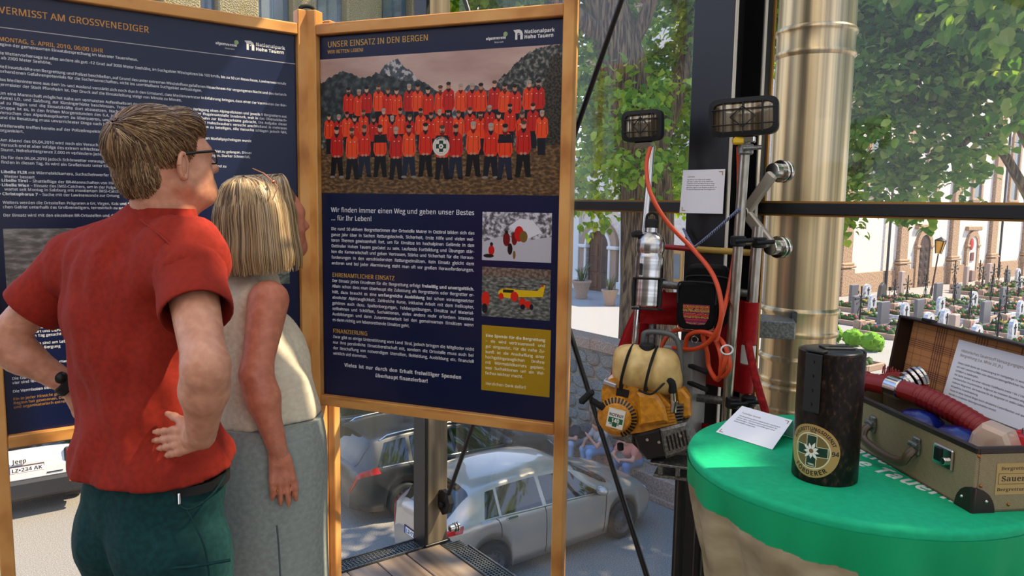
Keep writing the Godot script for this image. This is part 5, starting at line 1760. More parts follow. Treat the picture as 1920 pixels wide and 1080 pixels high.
func make_cars():
	M.car_glass = mat(Color(0.03, 0.04, 0.045), 0.04, 0.0, 0.8)
	var red := mat(Color(0.62, 0.05, 0.05), 0.15)
	var clear := mat(Color(0.80, 0.82, 0.84), 0.1, 0.2)
	var white := mat(Color(0.84, 0.84, 0.83), 0.3)
	white.clearcoat_enabled = true
	var silver := mat(Color(0.70, 0.66, 0.60), 0.36, 0.5)
	silver.clearcoat_enabled = true
	silver.clearcoat_roughness = 0.05
	var black := mat(Color(0.03, 0.035, 0.045), 0.25)
	black.clearcoat_enabled = true
	var grey := mat(Color(0.42, 0.44, 0.43), 0.35, 0.4)
	var hatch := func() -> CarSkin:
		var c := CarSkin.new()
		c.length = 4.37
		c.wheels = [0.80, 3.44]
		c.top = [[0.0, 0.70], [0.05, 0.98], [0.16, 1.08], [0.38, 1.30], [0.58, 1.425], [1.0, 1.475], [1.6, 1.495], [2.15, 1.465], [2.5, 1.39], [3.22, 1.04], [3.4, 0.99], [3.95, 0.87], [4.22, 0.74], [4.37, 0.52]]
		c.belt = [[0.0, 0.60], [0.1, 0.92], [0.6, 0.99], [1.6, 0.96], [2.7, 0.92], [3.3, 0.90], [4.0, 0.76], [4.37, 0.44]]
		c.half = [[0.0, 0.60], [0.08, 0.74], [0.3, 0.85], [0.9, 0.89], [2.0, 0.895], [3.3, 0.885], [3.9, 0.84], [4.2, 0.72], [4.37, 0.48]]
		c.roof = [[0.0, 0.5], [0.3, 0.6], [0.7, 0.62], [1.4, 0.63], [2.3, 0.61], [2.6, 0.62], [3.3, 0.74], [4.0, 0.68], [4.37, 0.36]]
		return c
	var glass_h := [["rear_quarter_window", [0.68, 0.80], [0.92, 0.94], 4.12, 5.85], ["rear_door_window", [0.97, 0.99], [1.72, 1.70], 4.12, 5.9], ["front_door_window", [1.80, 1.78], [2.92, 2.42], 4.12, 5.85], ["windscreen", [2.55, 2.50], [3.16, 3.20], 6.15, 9.0], ["rear_window", [0.15, 0.14], [0.54, 0.55], 6.2, 9.0]]
	# silver hatchback, nose to the rubble wall
	build_car("hatchback_car", "dusty silver hatchback parked nose towards the rubble wall", grid(3.32, STREET, -6.2), hatch.call(), silver, {
		"glass": glass_h, "seams": [[0.97, 0.86], [1.78, 1.76], [2.98, 3.02]], "handles": [1.12, 1.98], "mirror": 2.82, "trimline": [0.6, 3.05], "trim": M.chrome, "plate": ["LZ•772 GB", -0.01, 0.66],
		"lights": [["tail_light", [0.0, 0.02], [0.30, 0.34], 3.2, 4.2, red], ["head_light", [3.98, 3.92], [4.30, 4.26], 3.5, 4.6, clear], ["fuel_flap", [0.60, 0.60], [0.78, 0.78], 3.0, 3.9, silver]]})
	# black estate beside it
	var e := CarSkin.new()
	e.length = 4.65
	e.wheels = [0.92, 3.62]
	e.top = [[0.0, 0.66], [0.05, 0.96], [0.14, 1.06], [0.30, 1.33], [0.42, 1.46], [1.0, 1.52], [1.9, 1.52], [2.5, 1.45], [2.75, 1.38], [3.45, 1.04], [3.7, 0.99], [4.2, 0.88], [4.5, 0.74], [4.65, 0.5]]
	e.belt = [[0.0, 0.60], [0.1, 0.93], [0.6, 1.0], [1.6, 0.98], [2.7, 0.94], [3.5, 0.92], [4.2, 0.78], [4.65, 0.42]]
	e.half = [[0.0, 0.62], [0.08, 0.76], [0.3, 0.87], [0.9, 0.91], [2.0, 0.915], [3.5, 0.905], [4.1, 0.86], [4.45, 0.74], [4.65, 0.5]]
	e.roof = [[0.0, 0.5], [0.3, 0.62], [0.7, 0.65], [1.4, 0.66], [2.5, 0.63], [2.8, 0.64], [3.5, 0.76], [4.2, 0.7], [4.65, 0.36]]
	var glass_e := [["rear_quarter_window", [0.42, 0.62], [1.0, 1.02], 4.12, 5.85], ["rear_door_window", [1.08, 1.10], [1.92, 1.90], 4.12, 5.9], ["front_door_window", [2.0, 1.98], [3.14, 2.64], 4.12, 5.85], ["windscreen", [2.78, 2.74], [3.40, 3.44], 6.15, 9.0], ["rear_window", [0.13, 0.12], [0.38, 0.39], 6.2, 9.0]]
	var est := build_car("estate_car", "black estate car with silver roof rails beyond the silver hatchback", grid(3.3, STREET, -8.95), e, black, {
		"glass": glass_e, "seams": [[1.07, 0.98], [1.97, 1.95], [3.2, 3.24]], "handles": [1.24, 2.18], "mirror": 3.04, "trimline": [0.5, 3.3], "trim": M.chrome, "rim": M.steel, "plate": ["LZ 318 FT", -0.01, 0.62],
		"lights": [["tail_light", [0.0, 0.0], [0.46, 0.42], 3.0, 4.1, red], ["head_light", [4.2, 4.15], [4.56, 4.5], 3.4, 4.6, clear]]})
	for sd in [-1.0, 1.0]:
		var s := Shape.new()
		var p := []
		for k in 15:
			var q := e.at(lerpf(0.55, 2.5, k / 14.0), 6.3)
			p.append(Vector3(q.x, q.y + (0.055 if k > 0 and k < 14 else 0.0), q.z * sd))
		s.tube(p, 0.016, 6)
		part(est, "roof_rail", s, M.chrome)
	# grey car by the townhouse
	build_car("hatchback_car", "grey green hatchback parked beside the roughcast townhouse", grid(3.5, STREET, -12.1), hatch.call(), grey, {
		"glass": glass_h, "seams": [[0.97, 0.86], [1.78, 1.76]], "handles": [1.12, 1.98], "mirror": 2.82, "trimline": [0.6, 3.05], "plate": ["LZ 3 ERT", -0.01, 0.66], "lights": [["tail_light", [0.0, 0.02], [0.30, 0.34], 3.2, 4.2, red]]})
	# white off-roader seen from behind
	var j := CarSkin.new()
	j.length = 4.2
	j.wheels = [0.78, 3.36]
	j.arch = 0.40
	j.sill = 0.28
	j.top = [[0.0, 0.98], [0.02, 1.12], [0.05, 1.2], [0.12, 1.46], [0.2, 1.62], [0.5, 1.68], [1.6, 1.69], [2.4, 1.64], [2.65, 1.56], [3.1, 1.16], [3.3, 1.10], [4.0, 1.02], [4.15, 0.9], [4.2, 0.7]]
	j.belt = [[0.0, 0.90], [0.06, 1.08], [0.6, 1.09], [2.7, 1.06], [3.3, 1.03], [4.0, 0.95], [4.2, 0.6]]
	j.half = [[0.0, 0.84], [0.06, 0.88], [0.3, 0.90], [2.0, 0.905], [3.6, 0.90], [4.0, 0.86], [4.2, 0.76]]
	j.roof = [[0.0, 0.78], [0.2, 0.68], [0.6, 0.68], [2.4, 0.66], [2.7, 0.68], [3.2, 0.80], [4.2, 0.7]]
	var jp := build_car("offroad_car", "white boxy off-roader seen from behind beyond the missing persons panel", grid(-1.02, STREET, -11.75, 90.0), j, white, {
		"glass": [["rear_side_window", [0.42, 0.5], [1.0, 1.0], 4.15, 5.8], ["rear_door_window", [1.08, 1.1], [1.9, 1.88], 4.15, 5.85], ["front_door_window", [1.98, 1.96], [2.95, 2.6], 4.15, 5.8], ["windscreen", [2.66, 2.64], [3.08, 3.1], 6.15, 9.0], ["rear_window", [0.055, 0.055], [0.17, 0.17], 6.0, 9.0]],
		"seams": [[1.05, 1.0], [1.95, 1.93]], "handles": [1.2, 2.1], "mirror": 2.8, "trimline": [0.4, 3.0], "plate": ["LZ•234 AK", -0.03, 0.88], "lights": []})
	var s := Shape.new()
	s.box(Vector3(0.0, 0.52, 0), Vector3(0.16, 0.34, 1.72), 0.05)
	part(jp, "bumper", s, mat(Color(0.10, 0.10, 0.11), 0.6))
	s = Shape.new()
	s.box(Vector3(0.02, 0.80, 0), Vector3(0.10, 0.26, 1.70), 0.04)
	part(jp, "tailgate_lip", s, white)
	for sd in [-1.0, 1.0]:
		s = Shape.new()
		s.box(Vector3(0.0, 1.0, sd * 0.70), Vector3(0.06, 0.30, 0.26), 0.03)
		var tl := part(jp, "tail_light", s, M.black)
		s = Shape.new()
		s.box(Vector3(-0.03, 1.0, sd * 0.70), Vector3(0.03, 0.235, 0.20), 0.012)
		part(tl, "lens", s, red)
		s = Shape.new()
		s.box(Vector3(-0.08, 0.58, sd * 0.68), Vector3(0.02, 0.06, 0.12), 0.008)
		part(jp, "reflector", s, mat(Color(0.85, 0.42, 0.12), 0.2))
	var tm := TextMesh.new()
	tm.text = "Jeep"
	tm.font = font(true)
	tm.font_size = 16
	tm.pixel_size = 0.0062
	tm.depth = 0.01
	piece(jp, "badge", tm, M.pipe_dark, Transform3D(Basis(Vector3.UP, -PI / 2), Vector3(-0.035, 1.03, -0.08)))
	s = Shape.new()
	s.box(Vector3(-0.03, 0.76, 0.42), Vector3(0.02, 0.02, 0.24), 0.004)
	part(jp, "trim_strip", s, M.black)

# ---------------------------------------------------------------- people
func hand_bones(w: Vector3, d: Vector3, n: Vector3, t: Vector3, curl: Array, thumb := 0.7, sc := 1.0) -> Array:
	# w wrist, d towards the knuckles, n the way the palm faces, t the thumb's side
	d = d.normalized()
	n = (n - d * n.dot(d)).normalized()
	t = (t - d * t.dot(d) - n * t.dot(n)).normalized()
	var out := []
	for i in 4:
		var off := (0.030 - 0.0198 * i) * sc
		var k := w + d * (0.086 - 0.005 * absf(i - 1.2)) * sc + t * off
		out.append(cap(w + d * 0.012 * sc + t * off * 0.55, k, 0.0165 * sc, 0.0105 * sc))
		var p := k
		var a := 0.0
		var len: float = [0.070, 0.078, 0.072, 0.056][i] * sc
		for s in 3:
			a += float(curl[i] * [0.8, 1.0, 0.8][s])
			var q: Vector3 = p + (d * cos(a) + n * sin(a) + t * off * 2.2).normalized() * len * [0.44, 0.31, 0.25][s]
			out.append(cap(p, q, (0.0088 - 0.0008 * s) * sc, (0.0082 - 0.0010 * s) * sc))
			p = q
	var tb := w + d * 0.022 * sc + t * 0.020 * sc
	var td := (t * thumb + d * (1.1 - thumb) + n * 0.25).normalized()
	var t1 := tb + td * 0.046 * sc
	var t2 := t1 + (td + d * 0.25).normalized() * 0.034 * sc
	var t3 := t2 + (td + d * 0.35).normalized() * 0.026 * sc
	out.append(cap(tb, t1, 0.0165 * sc, 0.0125 * sc))
	out.append(cap(t1, t2, 0.0120 * sc, 0.0105 * sc))
	out.append(cap(t2, t3, 0.0105 * sc, 0.0080 * sc))
	return out

func head_bones(h: Transform3D, neck: Vector3, fem := false) -> Array:
	var b := h.basis
	var k := 0.94 if fem else 1.0
	var e := [egg(h * Vector3(0, 0.048 * k, 0.03 * k), Vector3(0.077, 0.088, 0.108) * k, b), egg(h * Vector3(0, -0.012 * k, -0.035 * k), Vector3(0.062, 0.082, 0.062) * k, b), cap(h * Vector3(0, -0.01, 0.045), neck, 0.058 * k, 0.060 * k),
		egg(h * Vector3(0, 0.045 * k, -0.062 * k), Vector3(0.055, 0.04, 0.03) * k, b)]
	for s in [-1.0, 1.0]:
		e.append(cap(h * (Vector3(s * 0.054, -0.050, -0.005) * k), h * (Vector3(s * 0.018, -0.088, -0.078) * k), 0.020 * k, 0.016 * k))
		e.append(egg(h * (Vector3(s * 0.038, -0.022, -0.066) * k), Vector3(0.026, 0.028, 0.022) * k, b))
		e.append(cap(h * (Vector3(s * 0.014, 0.026, -0.094) * k), h * (Vector3(s * 0.045, 0.024, -0.078) * k), 0.011 * k, 0.009 * k))
	e.append(egg(h * (Vector3(0, -0.088, -0.082) * k), Vector3(0.022, 0.018, 0.018) * k, b))
	e.append(cap(h * (Vector3(0, -0.065, -0.06) * k), neck + b * Vector3(0, 0.02, -0.03), 0.04 * k, 0.045 * k))
	return e
func face_bones(h: Transform3D, fem := false) -> Array:
	var k := 0.94 if fem else 1.0
	var e := [cap(h * (Vector3(0, 0.018, -0.096) * k), h * (Vector3(0, -0.020, -0.117) * k), 0.008 * k, 0.0115 * k), cap(h * (Vector3(-0.016, -0.056, -0.094) * k), h * (Vector3(0.016, -0.056, -0.094) * k), 0.007, 0.007), cap(h * (Vector3(-0.013, -0.067, -0.093) * k), h * (Vector3(0.013, -0.067, -0.093) * k), 0.008, 0.008)]
	for s in [-1.0, 1.0]: e.append(egg(h * (Vector3(s * 0.012, -0.024, -0.104) * k), Vector3(0.009, 0.008, 0.010) * k, h.basis))
	return e
func add_ear(s: Shape, h: Transform3D, side: float):
	var p := []
	var b := h * Transform3D(Basis(Vector3.UP, side * 0.5) * Basis(Vector3.RIGHT, -0.2), Vector3(side * 0.077, -0.008, 0.006))
	for k in 15:
		var a := TAU * k / 14.0
		p.append(b * Vector3(side * (0.010 + 0.004 * cos(a)), 0.031 * sin(a) + (0.003 if sin(a) > 0 else 0.0), 0.018 * cos(a)))
	s.tube(p, 0.0052, 8)
	s.ball(b * Vector3(side * 0.006, 0.0, 0.0), Vector3(0.008, 0.030, 0.017), 8, b.basis)
	s.ball(b * Vector3(side * 0.012, -0.026, -0.006), Vector3(0.006, 0.009, 0.008), 6, b.basis)

func ring_loft(s: Shape, rows: Array, n := 40, wave := 0.0, fold := 9.0):
	# rows: [centre, x axis, z axis]; ellipses stacked upwards
	var rings := []
	for r in rows.size():
		var ring := PackedVector3Array()
		for k in n:
			var a := -TAU * k / n
			var w: float = 1.0 + wave * (r / (rows.size() - 1.0) * -1.0 + 1.0) * (sin(a * fold + r * 0.4) + 0.6 * sin(a * (fold * 1.7) - r))
			ring.append(rows[r][0] + rows[r][1] * cos(a) * w + rows[r][2] * sin(a) * w)
		rings.append(ring)
	s.loft(rings, true, true, true)

func sleeve(s: Shape, a: Vector3, b: Vector3, ra: float, rb: float, up: Vector3):
	var d := (b - a).normalized()
	var x := d.cross(up).normalized()
	var z := x.cross(d)
	var rows := []
	for k in 9:
		var f := k / 8.0
		var r := lerpf(ra, rb, f) * (1.0 + 0.025 * sin(f * 9.0))
		rows.append([a.lerp(b, f), x * r, z * r])
	var rings := []
	for r in rows:
		var ring := PackedVector3Array()
		for k in 24:
			var q := TAU * k / 24
			ring.append(r[0] + r[1] * cos(q) * (1.0 + 0.02 * sin(q * 3)) + r[2] * sin(q))
		rings.append(ring)
	# turned-in hem
	var inner := PackedVector3Array()
	var deep := PackedVector3Array()
	for k in 24:
		inner.append(b + (rings[-1][k] - b) * 0.93 + d * 0.001)
		deep.append(b + (rings[-1][k] - b) * 0.9 - d * 0.05)
	rings.append(inner)
	rings.append(deep)
	for r in rings: r.reverse()
	s.loft(rings, true, false, false)

func strands(s: Shape, h: Transform3D, n: int, seedn: int, tones: Array, path: Callable, r0: float):
	var r := RandomNumberGenerator.new()
	r.seed = seedn
	for k in n:
		s.tint = tones[r.randi() % tones.size()]
		var p: Array = path.call(r)
		if p.size() < 3: continue
		var q := []
		var rad := []
		for i in p.size():
			q.append(h * (p[i] as Vector3))
			rad.append(r0 * (1.0 - 0.75 * i / (p.size() - 1.0)))
		s.tube(q, rad, 4)
	s.tint = Color.WHITE

func skin(c: Color) -> StandardMaterial3D:
	var m := grain(mat(c, 0.5), ramp(noise_image(0.04, 91, 128, 4), [[0.2, Color(0.90, 0.86, 0.84)], [0.8, Color(1, 1, 1)]]), Vector3(6, 6, 6))
	m.subsurf_scatter_enabled = true
	m.subsurf_scatter_strength = 0.12
	return m
func cloth(c: Color, rough := 0.9, amount := 0.12) -> StandardMaterial3D:
	var m := grain(mat(c, rough, 0.0, 0.3), ramp(noise_image(0.05, 93, 256, 5), [[0.2, Color(1.0 - amount, 1.0 - amount, 1.0 - amount)], [0.8, Color(1, 1, 1)]]), Vector3(4, 4, 4))
	m.rim_enabled = true
	m.rim = 0.15
	m.rim_tint = 0.7
	return m

func make_man():
	var sk := skin(Color(0.83, 0.60, 0.48))
	var sl := at(146, 492, 1.86)
	var sr := at(352, 490, 1.65)
	var el := at(0, 642, 1.84)
	var er := at(386, 690, 1.47)
	var wl := at(132, 722, 1.92)
	var wr := at(378, 818, 1.595)
	var pc := at(290, 935, 1.79)
	var nb := at(302, 405, 1.745)
	var base := Vector3(pc.x, 0, pc.z)
	var o := thing("person", "man in rust red shirt and dark green shorts with hands on hips", "person", spot(base))
	var X := ((sr - sl) * Vector3(1, 0, 1)).normalized()
	var Z := X.cross(Vector3.UP).normalized()
	var B := Basis(X, Vector3.UP, Z)
	var fz := deg_to_rad(44.0)
	var f := Vector3(sin(fz), 0.12, -cos(fz)).normalized()
	var h := Transform3D(Basis.looking_at(f, Vector3.UP).scaled(Vector3.ONE * 0.885), at(318, 308, 1.73))
	# one continuous body
	var s := Shape.new()
	s.t = spot(-base)
	var hipl := pc - X * 0.095 - Vector3(0, 0.06, 0)
	var hipr := pc + X * 0.095 - Vector3(0, 0.06, 0)
	var bones := [cap(sl, el, 0.052, 0.040), cap(el, el.lerp(wl, 0.3), 0.040, 0.042), cap(el.lerp(wl, 0.3), wl, 0.042, 0.028),
		cap(sr, er, 0.056, 0.042), cap(er, er.lerp(wr, 0.3), 0.042, 0.045), cap(er.lerp(wr, 0.3), wr, 0.045, 0.030),
		egg((sl + sr) / 2.0 - Vector3(0, 0.11, 0), Vector3(0.165, 0.19, 0.105), B), egg(pc + Vector3(0, 0.16, 0), Vector3(0.14, 0.2, 0.1), B), egg(pc, Vector3(0.15, 0.13, 0.11), B), cap(nb + Vector3(0, 0.03, 0), nb - Vector3(0, 0.08, 0) + Z * 0.01, 0.062, 0.075)]
	var feet := []
	for e in [[hipl, -1.0], [hipr, 1.0]]:
		var hp: Vector3 = e[0]
		var kn: Vector3 = Vector3(hp.x, 0.49, hp.z) + X * e[1] * 0.012 - Z * 0.02
		var an: Vector3 = Vector3(hp.x, 0.085, hp.z) + X * e[1] * 0.02 + Z * 0.01
		bones.append_array([cap(hp, kn, 0.085, 0.058), cap(kn, kn.lerp(an, 0.35) + Z * 0.015, 0.056, 0.058), cap(kn.lerp(an, 0.3) + Z * 0.012, an, 0.056, 0.038), cap(an - Vector3(0, 0.03, 0), an - Vector3(0, 0.045, 0) - Z * 0.14, 0.038, 0.03)])
		feet.append([an, e[1]])
	blob(s, bones, 0.026, 0.011)
	blob(s, head_bones(h, nb - Vector3(0, 0.02, 0)), 0.03, 0.006)
	blob(s, face_bones(h) + [egg(h * Vector3(0, -0.03, -0.075), Vector3(0.035, 0.05, 0.03), h.basis)], 0.012, 0.004)
	add_ear(s, h, 1.0)
	add_ear(s, h, -1.0)
	# right hand on the hip, thumb up, fingers folded over the shirt
	var dr := at(318, 830, 1.615) - wr
	blob(s, hand_bones(wr, dr, -Z, Vector3.UP, [0.13, 0.15, 0.17, 0.20], 0.46, 0.84) + [cap(wr.lerp(er, 0.12), wr + dr.normalized() * 0.02, 0.031, 0.024)], 0.006, 0.0035)
	blob(s, hand_bones(wl, at(165, 775, 1.94) - wl, -Z - X * 0.3, Vector3.UP, [0.2, 0.22, 0.25, 0.25], 0.6), 0.012, 0.0045)
	part(o, "body", s, sk)
	# shirt
	var sh := cloth(Color(0.58, 0.165, 0.11), 0.85, 0.10)
	s = Shape.new()
	s.t = spot(-base)
	var mid := (sl + sr) / 2.0
	var hem := at(288, 906, 1.67)
	blob(s, [egg(mid - Vector3(0, 0.12, 0) + Z * 0.005, Vector3(0.192, 0.205, 0.128), B), cap(sl - X * -0.02 - Vector3(0, 0.012, 0), sr - X * 0.02 - Vector3(0, 0.012, 0), 0.074, 0.074), egg(mid.lerp(pc, 0.52) - X * 0.005, Vector3(0.178, 0.24, 0.122), B), egg(pc + Vector3(0, 0.10, 0), Vector3(0.190, 0.19, 0.142), B), egg(pc + Vector3(0, 0.03, 0), Vector3(0.203, 0.17, 0.154), B),
		cap(nb - Vector3(0, 0.045, 0), sl.lerp(nb, 0.35) - Vector3(0, 0.015, 0), 0.072, 0.066), cap(nb - Vector3(0, 0.045, 0), sr.lerp(nb, 0.35) - Vector3(0, 0.015, 0), 0.072, 0.066), cap(sl, sl.lerp(el, 0.18), 0.076, 0.07), cap(sr, sr.lerp(er, 0.18), 0.078, 0.07)], 0.055, 0.010, [[hem, Vector3(0, -1, 0) + Z * -0.04]], 0.018, 8.0, 3)
	sleeve(s, sl + (el - sl) * 0.02, sl.lerp(el, 0.60), 0.074, 0.073, Vector3.UP)
	sleeve(s, sr + (er - sr) * 0.02, sr.lerp(er, 0.52), 0.076, 0.073, Z)
	var shirt := part(o, "shirt", s, sh)
	s = Shape.new()
	s.t = spot(-base)
	var rows := []
	var up := (h.origin - nb).normalized().lerp(Vector3.UP, 0.6).normalized()
	var cx := X.rotated(Vector3.UP, 0.25)
	var cz := cx.cross(up).normalized()
	for k in 5: rows.append([nb - Vector3(0, 0.038, 0) + up * (0.014 * k) , cx * (0.089 - 0.0035 * k), cz * (0.083 - 0.0035 * k)])
	ring_loft(s, rows, 32)
	part(shirt, "collar", s, sh)
	s = Shape.new()
	s.t = spot(-base)
	s.tube(through([at(262, 412, 1.655), at(300, 440, 1.60), at(330, 470, 1.575), at(352, 500, 1.565)], 4), 0.0028, 6)
	part(shirt, "yoke_seam", s, sh)
	# shorts
	var shc := cloth(Color(0.075, 0.235, 0.235), 0.8, 0.18)
	s = Shape.new()
	s.t = spot(-base)
	blob(s, [egg(pc + Vector3(0, 0.02, 0), Vector3(0.187, 0.21, 0.137), B), egg(pc - Vector3(0, 0.09, 0) + Z * 0.035 - X * 0.075, Vector3(0.108, 0.11, 0.105), B), egg(pc - Vector3(0, 0.09, 0) + Z * 0.035 + X * 0.075, Vector3(0.108, 0.11, 0.105), B),
		cap(hipl - Vector3(0, 0.04, 0), Vector3(hipl.x, 0.5, hipl.z) - X * 0.02, 0.112, 0.10), cap(hipr - Vector3(0, 0.04, 0), Vector3(hipr.x, 0.5, hipr.z) + X * 0.02, 0.112, 0.10)], 0.03, 0.011, [[Vector3(pc.x, 0.52, pc.z), Vector3.DOWN], [pc + Vector3(0, 0.105, 0), Vector3.UP]], 0.010, 8.0, 9)
	var shorts := part(o, "shorts", s, shc)
	s = Shape.new()
	s.t = spot(-base)
	s.tube(through([at(318, 930, 1.655), at(352, 955, 1.648), at(395, 930, 1.663), at(421, 893, 1.705)], 5), 0.0026, 6)
	s.tube(through([at(350, 955, 1.648), at(368, 990, 1.646), at(384, 1030, 1.649), at(392, 1080, 1.655)], 5), 0.0022, 6)
	s.tube(through([at(300, 1066, 1.638), at(360, 1062, 1.638), at(432, 1050, 1.664)], 5), 0.0035, 6)
	part(shorts, "pocket_seams", s, shc)
	s = Shape.new()
	s.t = spot(-base)
	s.tube(through([at(335, 925, 1.648), at(336, 945, 1.646)], 3), 0.0045, 6)
	part(shorts, "zip_pull", s, M.chrome)
	s = Shape.new()
	var ringp := []
	for k in 17: ringp.append(at(251, 911, 1.655) - base + (right_axis * cos(TAU * k / 16) * 0.011 + up_axis * sin(TAU * k / 16) * 0.009))
	s.tube(ringp, 0.0022, 6)
	part(shorts, "key_ring", s, mat(Color(0.85, 0.82, 0.7), 0.4))
	s = Shape.new()
	s.t = spot(-base)
	rows = []
	for k in 2: rows.append([pc + Vector3(0, 0.058 + 0.022 * k, 0) + X * 0.010 - Z * 0.012, X * 0.188, Z * 0.13])
	ring_loft(s, rows, 32)
	part(shorts, "belt", s, M.rubber)
	for e in feet:
		s = Shape.new()
		s.t = spot(-base)
		var an: Vector3 = e[0]
		blob(s, [cap(an - Vector3(0, 0.035, 0) + Z * 0.02, an - Vector3(0, 0.045, 0) - Z * 0.16, 0.048, 0.04), cap(an, an - Vector3(0, 0.03, 0) - Z * 0.04, 0.05, 0.048)], 0.02, 0.012, [[Vector3(an.x, 0.005, an.z), Vector3.DOWN]])
		part(o, "shoe", s, mat(Color(0.16, 0.15, 0.15), 0.8))
	# hair
	var hairm := mat(Color.WHITE, 0.42)
	hairm.vertex_color_use_as_albedo = true
	s = Shape.new()
	s.t = spot(-base)
	s.tint = Color(0.115, 0.062, 0.030)
	blob(s, [egg(h * Vector3(0, 0.052, 0.034), Vector3(0.084, 0.098, 0.119), h.basis), egg(h * Vector3(0, 0.085, -0.035), Vector3(0.066, 0.058, 0.062), h.basis), egg(h * Vector3(0, -0.005, 0.075), Vector3(0.070, 0.085, 0.062), h.basis)], 0.014, 0.006,
		[[h * Vector3(0, 0.052, -0.076), h.basis * Vector3(0, -0.42, -0.9).normalized()], [h * Vector3(0, -0.060, 0.04), h.basis * Vector3(0, -0.92, -0.38).normalized()]], 0.005, 30.0, 4)
	s.tint = Color.WHITE
	var crown_p := Vector3(0.01, 0.12, 0.085)
	var ell := Vector3(0.0865, 0.1005, 0.1215)
	var ec := Vector3(0, 0.052, 0.034)
	var tones := [Color(0.12, 0.062, 0.028), Color(0.17, 0.092, 0.042), Color(0.24, 0.14, 0.066), Color(0.36, 0.225, 0.11), Color(0.08, 0.042, 0.02), Color(0.46, 0.31, 0.17), Color(0.14, 0.075, 0.035)]
	var eggs := [[ec, Vector3(0.084, 0.098, 0.119)], [Vector3(0, 0.085, -0.035), Vector3(0.066, 0.058, 0.062)], [Vector3(0, -0.005, 0.075), Vector3(0.070, 0.085, 0.062)]]
	var outer := func(dn: Vector3) -> float:
		var best := 0.0
		for q in eggs:
			var oc: Vector3 = (ec - q[0]) / q[1]
			var dd: Vector3 = dn / q[1]
			var a := dd.length_squared()
			var b := oc.dot(dd)
			var disc := b * b - a * (oc.length_squared() - 1.0)
			if disc > 0.0: best = maxf(best, (-b + sqrt(disc)) / a)
		return best
	var walk := func(r: RandomNumberGenerator) -> Array:
		var d := Vector3(r.randfn(), r.randfn() * 0.95 + 0.05, r.randfn() + 0.35).normalized()
		var p: Vector3 = ec + d * outer.call(d) * 1.02
		if p.z < -0.045 - (p.y - 0.05) * 0.5 and p.y < 0.075: return []
		if p.y < -0.01 and p.z < 0.035: return []
		if p.z < 0.0 and p.y < 0.02: return []
		if p.y < -0.068 + maxf(0.0, 0.09 - p.z) * 0.3: return []
		var out := [p]
		var dirn := (p - crown_p)
		if p.y > 0.085: dirn += Vector3(-0.03, 0, -0.07)
		dirn = dirn.normalized() + Vector3(r.randfn(), r.randfn(), r.randfn()) * 0.12 + Vector3(0, -0.25, 0)
		for k in 5:
			var nn := ((p - ec) / (ell * ell)).normalized()
			var tg := (dirn - nn * dirn.dot(nn)).normalized()
			p += tg * 0.0105
			var dn := (p - ec).normalized()
			p = ec + dn * outer.call(dn) * (1.022 + 0.010 * k)
			if p.y < -0.082: break
			out.append(p)
		return out
	var ht := Transform3D(h.basis, h.origin - base)
	var hs := s.t
	s.t = Transform3D()
	strands(s, ht, 4600, 4, tones, walk, 0.0019)
	s.t = hs
	part(o, "hair", s, hairm, true)
	# glasses and watch
	s = Shape.new()
	var gt := Transform3D(h.basis, h.origin - base)
	for sd in [-1.0, 1.0]:
		s.tube(through([gt * Vector3(sd * 0.083, 0.016, 0.012), gt * Vector3(sd * 0.081, 0.024, -0.02), gt * Vector3(sd * 0.074, 0.026, -0.092)], 4), 0.0022, 6, 1.6)
		var rp := []
		for k in 21:
			var a := TAU * k / 20
			var cxp := signf(cos(a)) * pow(absf(cos(a)), 0.6)
			var cyp := signf(sin(a)) * pow(absf(sin(a)), 0.6)
			rp.append(gt * Vector3(sd * (0.037 + cxp * 0.026), 0.010 + cyp * 0.017, -0.105 + absf(cxp) * 0.006))
		s.tube(rp, 0.0017, 6)
	s.tube([gt * Vector3(-0.012, 0.014, -0.104), gt * Vector3(0, 0.018, -0.107), gt * Vector3(0.012, 0.014, -0.104)], 0.0017, 6)
	var gl := part(o, "glasses", s, M.black)
	for sd in [-1.0, 1.0]:
		s = Shape.new()
		s.t = gt
		s.ball(Vector3(sd * 0.037, 0.010, -0.103), Vector3(0.026, 0.017, 0.0012), 8)
		part(gl, "lens", s, glass(Color(0.8, 0.85, 0.85, 0.1)))
		s = Shape.new()
		s.t = gt
		s.ball(Vector3(sd * 0.031, 0.012, -0.080), Vector3(0.012, 0.012, 0.012), 8)
		part(o, "eye", s, mat(Color(0.85, 0.84, 0.82), 0.2))
	s = Shape.new()
	var wd := (wl - el).normalized()
	s.cyl(wl - base - wd * 0.022, wl - base + wd * 0.006, 0.0335, 24, 0.004)
	var wt := part(o, "watch", s, M.rubber)
	s = Shape.new()
	s.ball(wl - base - wd * 0.008 + (look * -0.028 + up_axis * 0.018), Vector3(0.016, 0.016, 0.016), 8)
	part(wt, "watch_case", s, M.black)

